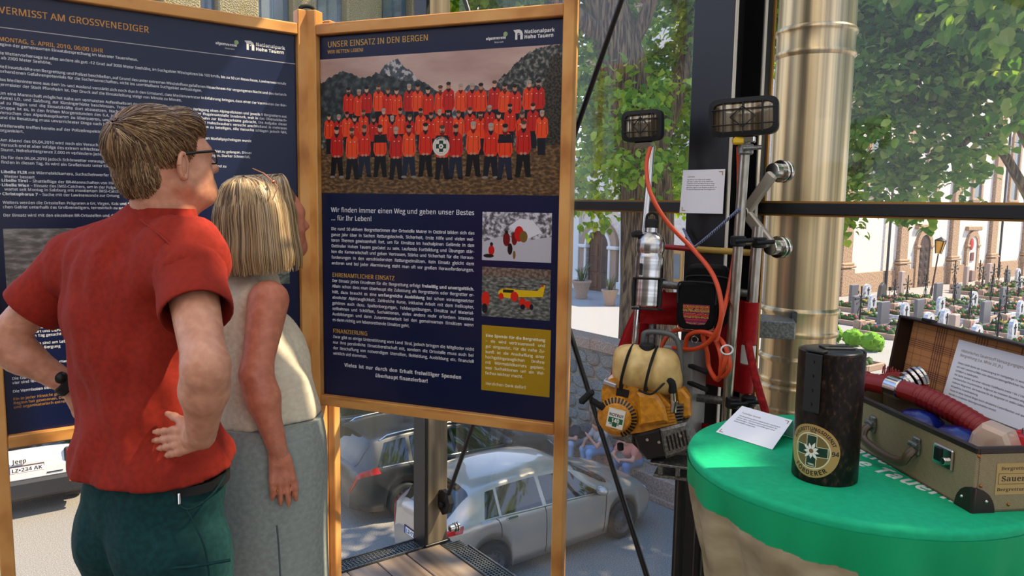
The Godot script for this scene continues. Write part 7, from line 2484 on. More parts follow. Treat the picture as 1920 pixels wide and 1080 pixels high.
func make_bottle():
	var alu := grain(mat(Color(0.80, 0.79, 0.77), 0.24, 1.0), ramp(noise_image(0.03, 64, 128, 3, 0.1, 1.0), [[0.2, Color(0.8, 0.8, 0.8)], [0.8, Color(1, 1, 1)]]), Vector3(6, 12, 6))
	var lo := at(1214, 575, 1.93)
	var hi := at(1222, 418, 1.93)
	var y := (hi - lo).normalized()
	var x := y.cross(Vector3.BACK).normalized()
	var o := thing("water_bottle", "brushed aluminium drinking bottle in a black cage on the rack", "bottle", Transform3D(Basis(x, y, x.cross(y)), lo))
	var s := Shape.new()
	s.lathe([Vector2(0.033, 0.0), Vector2(0.0365, 0.004), Vector2(0.0365, 0.125), Vector2(0.0335, 0.133), Vector2(0.0335, 0.139), Vector2(0.0368, 0.147), Vector2(0.0368, 0.165), Vector2(0.033, 0.178), Vector2(0.022, 0.189), Vector2(0.0165, 0.192), Vector2(0.0165, 0.192), Vector2(0.0165, 0.207)], 32)
	part(o, "bottle_body", s, alu)
	s = Shape.new()
	s.lathe([Vector2(0.0175, 0.203), Vector2(0.0178, 0.203), Vector2(0.0178, 0.222), Vector2(0.0178, 0.222), Vector2(0.012, 0.226)], 20)
	var c := part(o, "cap", s, M.rubber)
	s = Shape.new()
	s.tube(through([Vector3(-0.014, 0.222, 0), Vector3(-0.012, 0.236, 0), Vector3(0, 0.243, 0), Vector3(0.012, 0.236, 0), Vector3(0.014, 0.222, 0)], 4), 0.0035, 8)
	part(c, "loop", s, M.rubber)
	s = Shape.new()
	s.box(Vector3(-0.026, 0.095, 0.0265), Vector3(0.001, 0.03, 0.016), 0.0, Basis(Vector3.UP, -0.75))
	part(o, "label_print", s, M.black)
	var cage := thing("bottle_cage", "black wire cage that holds the aluminium bottle", "holder", o.transform)
	for hgt in [0.072, 0.0]:
		s = Shape.new()
		var p := []
		for k in 25: p.append(Vector3(cos(TAU * k / 24) * 0.0392, hgt - (0.006 if hgt == 0.0 else 0.0), sin(TAU * k / 24) * 0.0392))
		s.tube(p, 0.003 if hgt > 0.0 else 0.0026, 8)
		part(cage, "hoop", s, M.rubber)
	for k in 3:
		var a := TAU * k / 3 + 0.9
		s = Shape.new()
		s.tube([Vector3(cos(a) * 0.0395, 0.074, sin(a) * 0.0395), Vector3(cos(a) * 0.0395, 0.0, sin(a) * 0.0395)], 0.0042, 8)
		part(cage, "strut", s, M.rubber)
	s = Shape.new()
	s.box(Vector3(-0.035, 0.187, -0.012), Vector3(0.022, 0.016, 0.05), 0.004)
	part(cage, "clamp", s, M.rubber)

func make_pouch():
	var nylon := cloth(Color(0.035, 0.037, 0.042), 0.8, 0.3)
	var im := Image.create(256, 192, false, Image.FORMAT_RGBA8)
	var cols := [Color(0.70, 0.14, 0.12), Color(0.82, 0.40, 0.10), Color(0.30, 0.12, 0.34), Color(0.12, 0.12, 0.28), Color(0.80, 0.62, 0.16), Color(0.62, 0.10, 0.24), Color(0.20, 0.10, 0.10)]
	var n := FastNoiseLite.new()
	n.frequency = 0.03
	for y in 192:
		for x in 256:
			var band := y / 9
			var k := int(absf(sin(band * 12.9898) * 43.7)) % 7
			var z := int((x + (y % 9) * 3 * (1 if band % 2 else -1) + 40 * n.get_noise_2d(x, y)) / 14.0)
			im.set_pixel(x, y, cols[(k + (z % 2 + 2) % 2 * 2 + (band % 3)) % 7])
	var o := thing("pouch", "black padded pouch with colourful woven front hung on the rack", "bag", spot(at(1318, 560, 1.915), -20.0))
	var rb := func(w: float, h: float, z0: float, z1: float, c: Vector3) -> Shape:
		var s := Shape.new()
		s.t = Transform3D(Basis(), c)
		var out := PackedVector2Array()
		for k in 28:
			var a := TAU * k / 28
			out.append(Vector2(signf(cos(a)) * pow(absf(cos(a)), 0.4) * w / 2, signf(sin(a)) * pow(absf(sin(a)), 0.4) * h / 2))
		var rings := []
		for e in [[0.9, z0], [0.985, z0 + 0.006], [1.0, (z0 + z1) / 2], [0.985, z1 - 0.006], [0.88, z1]]:
			var r := PackedVector3Array()
			for q in out: r.append(Vector3(q.x * e[0], q.y * e[0], e[1]))
			rings.append(r)
		s.loft(rings)
		return s
	part(o, "main_bag", rb.call(0.116, 0.165, -0.045, 0.0, Vector3(0.008, 0.006, 0)), nylon)
	part(o, "front_pocket", rb.call(0.100, 0.128, 0.0, 0.035, Vector3(-0.012, -0.018, 0)), nylon)
	var s := Shape.new()
	var g := []
	for j in 5:
		var row := PackedVector3Array()
		for i in 9: row.append(Vector3(-0.012 - 0.045 + 0.09 * i / 8.0, -0.012 - 0.066 * j / 4.0, 0.0362 - 0.004 * pow(i / 4.0 - 1.0, 4.0) - 0.003 * pow(j / 4.0, 4.0)))
		g.append(row)
	s.sheet(g)
	part(o, "woven_front", s, print_on(im, 0.85))
	for e in [[0.047, 0.062, 0.036, -0.012], [0.055, 0.08, 0.001, 0.008]]:
		s = Shape.new()
		s.tube(through([Vector3(e[3] - e[0], -0.01, e[2]), Vector3(e[3] - e[0], e[1] * 0.55, e[2]), Vector3(e[3] - e[0] * 0.7, e[1] * 0.72, e[2]), Vector3(e[3] + e[0] * 0.7, e[1] * 0.72, e[2]), Vector3(e[3] + e[0], e[1] * 0.55, e[2]), Vector3(e[3] + e[0], -0.01, e[2])], 4), 0.0028, 6)
		part(o, "zip", s, M.rubber)

func make_engine():
	var yellow := grain(mat(Color(0.84, 0.56, 0.07), 0.35), ramp(noise_image(0.04, 65, 128, 4), [[0.2, Color(0.82, 0.78, 0.72)], [0.7, Color(1, 1, 1)]]), Vector3(9, 9, 9))
	yellow.clearcoat_enabled = true
	yellow.clearcoat = 0.4
	var tank_m := grain(mat(Color(0.86, 0.74, 0.48), 0.45), ramp(noise_image(0.02, 66, 128, 3), [[0.2, Color(0.90, 0.87, 0.82)], [0.7, Color(1, 1, 1)]]), Vector3(9, 9, 9))
	tank_m.subsurf_scatter_enabled = true
	tank_m.subsurf_scatter_strength = 0.15
	var K := 1.9 / F
	var org := at(1225, 760, 1.9)
	var bs := Basis(Vector3.UP, deg_to_rad(-20.0))
	var o := thing("motor_engine", "yellow two-stroke engine with beige fuel tank clamped to the rack", "engine", Transform3D(bs, org))
	var L := func(x: float, y: float, z: float) -> Vector3: return Vector3((x - 1225.0) * K * 1.03, (760.0 - y) * K, z)
	var P := func(pts: Array) -> PackedVector2Array:
		var r := PackedVector2Array()
		for q in pts: r.append(Vector2((q[0] - 1225.0) * K * 1.03, (760.0 - q[1]) * K))
		return r
	# yellow shroud
	var s := Shape.new()
	s.extrude(P.call([[1134, 735], [1140, 716], [1156, 708], [1192, 720], [1204, 726], [1238, 729], [1262, 752], [1272, 782], [1256, 788], [1212, 806], [1190, 812], [1150, 806], [1136, 780]]), -0.055, 0.035, 0.008)
	var sh := part(o, "shroud", s, yellow)
	s = Shape.new()
	s.extrude(P.call([[1200, 730], [1236, 730], [1250, 750], [1258, 778], [1206, 794]]), 0.03, 0.055, 0.008)
	part(sh, "shroud_rib", s, yellow)
	s = Shape.new()
	s.extrude(P.call([[1264, 722], [1278, 720], [1290, 735], [1294, 770], [1284, 776], [1272, 770]]), -0.02, 0.02, 0.006)
	part(o, "plug_cover", s, yellow)
	s = Shape.new()
	s.box(L.call(1173, 735, 0.037), Vector3(0.032, 0.02, 0.004), 0.001, Basis(Vector3.BACK, -0.12))
	part(o, "stop_switch", s, M.black)
	s = Shape.new()
	s.box(L.call(1150, 720, 0.03), Vector3(0.035, 0.011, 0.03), 0.002, Basis(Vector3.BACK, -0.25))
	part(o, "data_plate", s, mat(Color(0.70, 0.70, 0.72), 0.3, 0.5))
	# starter disc with cooling slots and sticker
	var sc: Vector3 = L.call(1166, 780, 0.035)
	s = Shape.new()
	s.t = Transform3D(Basis(Vector3.RIGHT, PI / 2), sc)
	s.lathe([Vector2(0.052, 0.0), Vector2(0.052, 0.008), Vector2(0.047, 0.016), Vector2(0.036, 0.022), Vector2(0.036, 0.022), Vector2(0.034, 0.026), Vector2(0.0, 0.027)], 36, false, false)
	var stt := part(o, "starter_cover", s, yellow)
	for k in 20:
		var a := deg_to_rad(-70.0 + k * 11.0)
		s = Shape.new()
		var d := Vector3(cos(a), sin(a), 0)
		s.box(sc + d * 0.0435 + Vector3(0, 0, 0.0165), Vector3(0.0135, 0.0042, 0.009), 0.0, Basis(d, Vector3.BACK.cross(d), Vector3.BACK) * Basis(Vector3.UP, 0.55))
		part(stt, "cooling_slot", s, M.black)
	var im := Image.create(256, 256, false, Image.FORMAT_RGBA8)
	im.fill(Color(0.87, 0.86, 0.80))
	im.fill_rect(Rect2i(6, 6, 244, 244), Color(0.80, 0.79, 0.72)); im.fill_rect(Rect2i(12, 12, 232, 232), Color(0.88, 0.87, 0.82))
	fill_poly(im, PackedVector2Array([Vector2(20, 120), Vector2(240, 120), Vector2(240, 190), Vector2(160, 196), Vector2(160, 240), Vector2(90, 240), Vector2(90, 196), Vector2(20, 190)]), Color(0.06, 0.36, 0.20))
	ink(im, "NOTRUF", 18, 104, 56, Color(0.05, 0.05, 0.05), true, 0)
	ink(im, "140", 66, 184, 74, Color(0.92, 0.92, 0.90), true)
	ink(im, "BERGRETTUNG", 40, 216, 22, Color(0.05, 0.25, 0.14), true)
	s = Shape.new()
	s.t = Transform3D(Basis(Vector3.BACK, -0.16), sc + Vector3(0, 0, 0.0285))
	s.box(Vector3(0, 0, -0.0006), Vector3(0.043, 0.05, 0.001))
	s.quad(Vector3(-0.0215, -0.025, 0.0002), Vector3(0.0215, -0.025, 0.0002), Vector3(0.0215, 0.025, 0.0002), Vector3(-0.0215, 0.025, 0.0002))
	part(stt, "sticker", s, print_on(im, 0.5))
	s = Shape.new()
	s.tube(through([L.call(1140, 765, 0.05), L.call(1128, 755, 0.06), L.call(1120, 750, 0.065)], 4), 0.0085, 10)
	s.box(L.call(1112, 744, 0.067), Vector3(0.018, 0.048, 0.02), 0.006, Basis(Vector3.BACK, -0.75))
	part(o, "pull_handle", s, M.rubber)
	# fuel tank with straps
	s = Shape.new()
	var tk := []
	for e in [[1186, 690, 0.0, 0.040, 0.050, 0.058], [1236, 694, 0.0, 0.042, 0.052, 0.060]]: tk.append(egg(L.call(e[0], e[1], e[2]), Vector3(e[3], e[4], e[5]), Basis(Vector3.BACK, -0.1)))
	tk.append(cap(L.call(1170, 672, 0.0), L.call(1245, 676, 0.0), 0.030, 0.030))
	tk.append(cap(L.call(1172, 706, 0.0), L.call(1252, 712, 0.0), 0.032, 0.032))
	blob(s, tk, 0.025, 0.006)
	var tank := part(o, "fuel_tank", s, tank_m)
	for e in [1178.0, 1222.0]:
		s = Shape.new()
		s.tube(through([L.call(e + 2, 662, -0.05), L.call(e + 6, 652, 0.0), L.call(e + 4, 662, 0.045), L.call(e - 1, 690, 0.066), L.call(e - 6, 718, 0.056), L.call(e - 6, 728, 0.02)], 5), 0.0028, 6, 3.2)
		part(tank, "strap", s, M.rubber)
	s = Shape.new()
	s.t = Transform3D(Basis(), L.call(1210, 662, 0.0))
	s.lathe([Vector2(0.019, 0.0), Vector2(0.021, 0.0), Vector2(0.021, 0.02), Vector2(0.0185, 0.024), Vector2(0.012, 0.026), Vector2(0.0, 0.027)], 24)
	part(tank, "tank_cap", s, M.rubber)
	s = Shape.new()
	s.tube(through([L.call(1201, 700, -0.03), L.call(1200, 640, -0.02), L.call(1206, 625, -0.02), L.call(1240, 624, -0.02), L.call(1260, 634, -0.02), L.call(1268, 665, -0.02), L.call(1272, 725, -0.02)], 6), 0.0072, 10)
	part(o, "carry_handle", s, mat(Color(0.36, 0.37, 0.36), 0.5, 0.3))
	# spark plug, lead
	s = Shape.new()
	s.cyl(L.call(1264, 748, 0.03), L.call(1261, 722, 0.032), 0.0075, 10)
	s.cyl(L.call(1264, 762, 0.03), L.call(1264, 742, 0.03), 0.010, 6)
	part(o, "spark_plug", s, M.chrome)
	s = Shape.new()
	s.tube(through([L.call(1262, 726, 0.032), L.call(1259, 708, 0.034), L.call(1250, 700, 0.04)], 4), 0.0105, 10)
	s.tube(through([L.call(1252, 702, 0.04), L.call(1240, 716, 0.062), L.call(1226, 727, 0.066), L.call(1205, 722, 0.062)], 5), 0.0028, 8)
	part(o, "plug_boot", s, M.rubber)
	s = Shape.new()
	s.cyl(L.call(1180, 726, 0.03), L.call(1180, 712, 0.03), 0.006, 10, 0.001)
	part(o, "brass_nut", s, mat(Color(0.70, 0.52, 0.22), 0.3, 1.0))
	# cylinder fins, muffler with slots, carburettor
	s = Shape.new()
	for k in 7: s.box(L.call(1262, 752 + k * 6, -0.005), Vector3(0.055, 0.003, 0.08), 0.0, Basis(Vector3.BACK, 0.25))
	s.cyl(L.call(1258, 742, -0.005), L.call(1266, 800, -0.005), 0.02, 12)
	part(o, "cylinder_fins", s, M.zinc)
	s = Shape.new()
	s.extrude(P.call([[1243, 794], [1290, 775], [1302, 808], [1302, 824], [1256, 848], [1250, 830]]), -0.02, 0.05, 0.006)
	var mf := part(o, "muffler", s, M.zinc)
	for k in 6:
		s = Shape.new()
		var c: Vector3 = L.call(1259 + k * 6.2, 818 - k * 3.0, 0.051)
		s.box(c, Vector3(0.0042, 0.038, 0.004), 0.0015, Basis(Vector3.BACK, 0.25))
		part(mf, "muffler_slot", s, M.black)
	s = Shape.new()
	s.extrude(P.call([[1196, 812], [1244, 794], [1258, 846], [1222, 856], [1206, 840]]), -0.03, 0.045, 0.005)
	part(o, "heat_guard", s, M.steel_black)
	s = Shape.new()
	for e in [[1222, 816, 0.047], [1243, 818, 0.047], [1280, 800, 0.052]]: s.cyl(L.call(e[0], e[1], e[2] - 0.002), L.call(e[0], e[1], e[2] + 0.003), 0.004, 8)
	part(o, "guard_bolts", s, M.chrome)
	s = Shape.new()
	s.box(L.call(1170, 818, 0.0), Vector3(0.05, 0.035, 0.05), 0.006, Basis(Vector3.BACK, -0.15))
	s.box(L.call(1186, 822, 0.01), Vector3(0.024, 0.028, 0.04), 0.004)
	part(o, "carburettor", s, M.zinc)
	s = Shape.new()
	s.cyl(L.call(1168, 838, 0.01), L.call(1169, 852, 0.01), 0.0085, 10, 0.002)
	part(o, "drain_knob", s, M.rubber)
	s = Shape.new()
	s.extrude(P.call([[1150, 806], [1200, 808], [1215, 850], [1260, 862], [1256, 872], [1205, 856], [1185, 838], [1160, 830]]), -0.04, -0.01, 0.004)
	part(o, "crankcase", s, M.black)
	s = Shape.new()
	s.box(L.call(1266, 862, 0.0), Vector3(0.11, 0.006, 0.09), 0.001)
	for k in 2: s.cyl(L.call(1246 + k * 30, 858, 0.03), L.call(1246 + k * 30, 882, 0.03), 0.006, 8)
	part(o, "mounting_plate", s, M.zinc)
	# grey steel control box behind it
	var bx := thing("control_box", "grey sheet steel box with perforated side behind the engine", "box", Transform3D(Basis(Vector3.UP, deg_to_rad(-34.0)), at(1284, 752, 1.985)))
	s = Shape.new()
	s.box(Vector3(-0.012, -0.005, -0.02), Vector3(0.085, 0.31, 0.11), 0.005)
	part(bx, "housing", s, mat(Color(0.56, 0.55, 0.53), 0.45, 0.2))
	for r in 9:
		for c in 3:
			s = Shape.new()
			s.t = Transform3D(Basis(), Vector3(-0.01 + c * 0.016, -0.03 - r * 0.0115, 0.0352))
			s.box(Vector3.ZERO, Vector3(0.006 if c else 0.0045, 0.0075 if c else 0.0045, 0.001))
			part(bx, "vent_hole", s, M.black)
	for k in 2:
		s = Shape.new()
		s.cyl(Vector3(0.018, 0.105 - k * 0.045, 0.03), Vector3(0.075, 0.096 - k * 0.045, 0.045), 0.0068, 10, 0.002)
		part(bx, "grip", s, M.rubber)
	s = Shape.new()
	s.box(Vector3(0.006, 0.015, 0.0355), Vector3(0.04, 0.03, 0.001))
	part(bx, "label_plate", s, mat(Color(0.72, 0.60, 0.54), 0.5))
	s = Shape.new()
	var ey := []
	for k in 13: ey.append(Vector3(0.02 + 0.009 * cos(TAU * k / 12), 0.168 + 0.009 * sin(TAU * k / 12), 0.0))
	s.tube(ey, 0.0018, 6)
	part(bx, "lifting_eye", s, M.chrome)

# ---------------------------------------------------------------- standing table and what is on it
const TOP := 1.09
func make_table():
	var c := Vector3(0.642, 0, -1.339)
	var R := 0.304
	var green := cloth(Color(0.09, 0.68, 0.47), 0.65, 0.06)
	var o := thing("bar_table", "round standing table under a green printed stretch cover", "table", spot(c))
	var s := Shape.new()
	s.lathe([Vector2(R - 0.012, TOP - 0.03), Vector2(R - 0.008, TOP - 0.008), Vector2(R - 0.012, TOP - 0.006)], 48)
	part(o, "table_top", s, M.white_paint)
	s = Shape.new()
	s.cyl(Vector3(0, 0.02, 0), Vector3(0, TOP - 0.03, 0), 0.03, 16)
	part(o, "column", s, M.zinc)
	s = Shape.new()
	s.lathe([Vector2(0.24, 0.0), Vector2(0.24, 0.012), Vector2(0.1, 0.024), Vector2(0.04, 0.04)], 32)
	part(o, "base_plate", s, M.zinc)
	s = Shape.new()
	s.lathe([Vector2(R - 0.002, TOP - 0.018), Vector2(R, TOP - 0.008), Vector2(R - 0.004, TOP - 0.001), Vector2(R - 0.012, TOP), Vector2(0.0, TOP)], 96, false, false)
	var cov := part(o, "cover_top", s, green)
	# stretched skirt with folds; the print runs round it: green below the rim, a beige panel, green again
	var im := Image.create(1024, 512, false, Image.FORMAT_RGBA8)
	var gcol := Color(0.06, 0.60, 0.38)
	im.fill(gcol)
	var bg := noise_photo(1024, 512, 0.02, 84, [[0.25, Color(0.52, 0.47, 0.36)], [0.6, Color(0.62, 0.57, 0.45)], [0.85, Color(0.70, 0.65, 0.53)]], 0.5, 1.0)
	# u = angle / 360, measured from +x towards the viewer
	var x0 := int(1024.0 * 113.0 / 360.0)
	var x1 := int(1024.0 * 250.0 / 360.0)
	for x in range(x0, x1):
		var y := int(34.0 - 10.0 * clampf((x - x0) / 150.0, 0.0, 1.0))
		im.blit_rect(bg, Rect2i(x, y, 1, 512 - y), Vector2i(x, y))
	s = Shape.new()
	var rows := []
	for j in 26:
		var f := j / 25.0
		var row := PackedVector3Array()
		var rr := lut([[0.0, R], [0.03, R - 0.001], [0.1, R - 0.018], [0.2, R - 0.045], [0.5, R - 0.10], [0.8, R - 0.07], [1.0, R - 0.02]], f)
		for i in 145:
			var a := TAU * i / 144.0
			var fold := 0.012 * smoothstep(0.0, 0.12, f) * (sin(a * 11.0 + 0.6) + 0.7 * sin(a * 17.0 + 2.0 + f * 3.0) + 0.5 * sin(a * 29.0 + f * 5.0))
			row.append(Vector3(cos(a) * (rr + fold), lerpf(TOP - 0.016, 0.03, f), sin(a) * (rr + fold)))
		rows.append(row)
	s.sheet(rows, 0.0, true)
	var sm := print_on(im, 0.65, 0.3)
	part(o, "cover_skirt", s, sm)
	# white lettering printed on the cover
	var p0 := level(1628, 880, TOP)
	var p1 := level(1788, 944, TOP)
	var d := (p1 - p0).normalized()
	var upv := Vector3.UP.cross(d)
	for k in 2:
		var tm := TextMesh.new()
		tm.text = ["Nationalpark", "Hohe Tauern"][k]
		tm.font = font(true)
		tm.font_size = 64
		tm.pixel_size = 0.00074
		tm.depth = 0.0006
		tm.horizontal_alignment = HORIZONTAL_ALIGNMENT_LEFT
		tm.vertical_alignment = VERTICAL_ALIGNMENT_BOTTOM
		var full := measure("Hohe Tauern", 64, true) * 0.00074
		var org := p1 - d * full + upv * (0.048 * (1 - k) - 0.010) - c + Vector3(0, 0.0004, 0)
		piece(o, "lettering", tm, mat(Color(0.86, 0.88, 0.86), 0.6), Transform3D(Basis(d, upv, Vector3.UP), org))
	make_canister()
	# folded donation card
	var a := Vector3(0.424, TOP + 0.001, -1.494)
	var b := Vector3(0.503, TOP + 0.001, -1.387)
	var t0 := Vector3(0.489, TOP + 0.045, -1.538)
	var t1 := Vector3(0.558, TOP + 0.045, -1.436)
	var fc := thing("folded_card", "white folded card asking for a Freiwillige Spende on green cover", "card", spot(a))
	s = Shape.new()
	s.quad(Vector3.ZERO, b - a, t1 - a, t0 - a)
	part(fc, "front", s, print_on(card_image(640, 480, "Freiwillige Spende", ["Die Bergrettung Matrei bedankt sich bei jedem", "deiner Spen. Das Geld wird ausschließlich für", "Ausbildungen, Übungen, Fortbildungen und", "Materialkäufe verwendet."], 24, 70), 0.7))
	s = Shape.new()
	var back := Vector3(t0.x, TOP + 0.001, t0.z) + (t0 - a) * Vector3(0.35, 0, 0.35)
	var back1 := Vector3(t1.x, TOP + 0.001, t1.z) + (t1 - b) * Vector3(0.35, 0, 0.35)
	s.quad(b - a, Vector3.ZERO, t0 - a, t1 - a)
	s.quad(back1 - a, back - a, t0 - a, t1 - a)
	s.quad(back - a, back1 - a, t1 - a, t0 - a)
	for v in s.v.size(): s.v[v] -= look * -0.0006
	part(fc, "back_leaf", s, M.paper)
	make_suitcase()

func make_canister():
	var p := Vector3(0.546, TOP, -1.251)
	var r := 0.0535
	var H := 0.222
	var rust := grain(mat(Color(0.95, 0.95, 0.95), 0.38, 0.55), ramp(noise_image(0.05, 85, 256, 5), [[0.25, Color(0.07, 0.055, 0.05)], [0.6, Color(0.14, 0.10, 0.08)], [0.75, Color(0.22, 0.15, 0.10)], [0.86, Color(0.34, 0.26, 0.19)]]), Vector3(7, 4, 7))
	var o := thing("collection_tin", "dark rusted metal collection tin with round mountain rescue sticker", "tin", spot(p))
	var s := Shape.new()
	s.lathe([Vector2(r - 0.002, 0.0), Vector2(r, 0.002), Vector2(r, H), Vector2(r, H), Vector2(r - 0.002, H + 0.001), Vector2(r - 0.003, H - 0.004)], 56, true, false)
	part(o, "barrel", s, rust)
	s = Shape.new()
	s.lathe([Vector2(r - 0.003, H - 0.005), Vector2(r - 0.006, H + 0.001), Vector2(r - 0.012, H + 0.003), Vector2(0.0, H + 0.003)], 48, false, false)
	var lid := part(o, "lid", s, mat(Color(0.16, 0.17, 0.20), 0.35, 0.6))
	s = Shape.new()
	s.box(Vector3(0.008, H + 0.0045, 0.0), Vector3(0.052, 0.004, 0.026), 0.001)
	part(lid, "coin_slot_plate", s, M.steel_black)
	s = Shape.new()
	s.box(Vector3(0.01, H + 0.0068, 0.0), Vector3(0.03, 0.001, 0.004))
	part(lid, "coin_slot", s, M.black)
	# riveted hasp strip down the side
	var front := Vector3(-0.4, 0, 0.917)
	var yaw := atan2(-0.80, 0.60)
	s = Shape.new()
	s.box(Vector3(sin(yaw) * (r + 0.001), H - 0.05, cos(yaw) * (r + 0.001)), Vector3(0.030, 0.10, 0.004), 0.0015, Basis(Vector3.UP, yaw))
	s.box(Vector3(sin(yaw) * (r - 0.006), H + 0.004, cos(yaw) * (r - 0.006)), Vector3(0.032, 0.005, 0.018), 0.0015, Basis(Vector3.UP, yaw))
	var hs := part(o, "hasp", s, M.steel_black)
	for k in 4:
		s = Shape.new()
		var y2 := H - 0.014 - k * 0.024
		s.cyl(Vector3(sin(yaw) * (r + 0.002), y2, cos(yaw) * (r + 0.002)), Vector3(sin(yaw) * (r + 0.0045), y2, cos(yaw) * (r + 0.0045)), 0.003, 8)
		part(hs, "rivet", s, M.steel_black)
	# round sticker bent round the barrel
	var im := Image.create(512, 512, false, Image.FORMAT_RGBA8)
	var gold := Color(0.66, 0.53, 0.30)
	var cream := Color(0.84, 0.80, 0.66)
	im.fill(gold)
	var m := Vector2(256, 256)
	oval(im, 256, 256, 254, 254, gold)
	oval(im, 256, 256, 176, 176, cream)
	oval(im, 256, 256, 164, 164, Color(0.45, 0.38, 0.20))
	im.fill_rect(Rect2i(206, 104, 100, 304), cream); im.fill_rect(Rect2i(104, 206, 304, 100), cream)
	im.fill_rect(Rect2i(212, 110, 88, 292), Color(0.05, 0.20, 0.15)); im.fill_rect(Rect2i(110, 212, 292, 88), Color(0.05, 0.20, 0.15))
	for k in 9:
		var a := TAU * k / 9.0 + 0.2
		var u := Vector2(cos(a), sin(a))
		var v := Vector2(-u.y, u.x)
		var L := 76.0 + 18.0 * (k % 2)
		fill_poly(im, PackedVector2Array([m + u * 14 + v * 7, m + u * L * 0.6 + v * 15, m + u * L, m + u * L * 0.6 - v * 15, m + u * 14 - v * 7]), Color(0.90, 0.88, 0.82))
	oval(im, 256, 256, 22, 22, Color(0.48, 0.36, 0.22))
	ink(im, "TIROL", 228, 392, 22, Color(0.9, 0.88, 0.8), true)
	ring_text(im, "BERGRETTUNGSDIENST", m, 214, -88, 48, Color(0.12, 0.09, 0.06), false, true, 0.98)
	ring_text(im, "TIROL", m, 186, -88, 22, Color(0.12, 0.09, 0.06))
	ring_text(im, "FÖRDERER", m, 214, 92, 62, Color(0.10, 0.08, 0.06), true, true, 1.05)
	ring_text(im, "94", m, 216, 0, 66, Color(0.12, 0.09, 0.06), false, true, 0.7)
	# "94" stands upright at the right
	im.fill_rect(Rect2i(436, 206, 74, 100), gold)
	ink(im, "94", 436, 280, 62, Color(0.12, 0.09, 0.06), true)
	s = Shape.new()
	var rad := 0.0455
	var mid := atan2(-0.74, 0.67)
	var cen := s.v.size()
	var put := func(x: float, y: float) -> int:
		var ang := mid + x * rad / r
		return s.vert(Vector3(sin(ang) * (r + 0.0007), 0.057 + y * rad, cos(ang) * (r + 0.0007)), Vector2(0.5 + x * 0.5, 0.5 - y * 0.5))
	var prev := []
	for ring in 9:
		var cur := []
		for k in 48:
			var a := TAU * k / 48
			cur.append(put.call(cos(a) * ring / 8.0, sin(a) * ring / 8.0))
		if ring:
			for k in 48:
				var j := (k + 1) % 48
				s.tri(prev[k], cur[k], cur[j])
				s.tri(prev[k], cur[j], prev[j])
		prev = cur
	part(o, "sticker", s, print_on(im, 0.4))

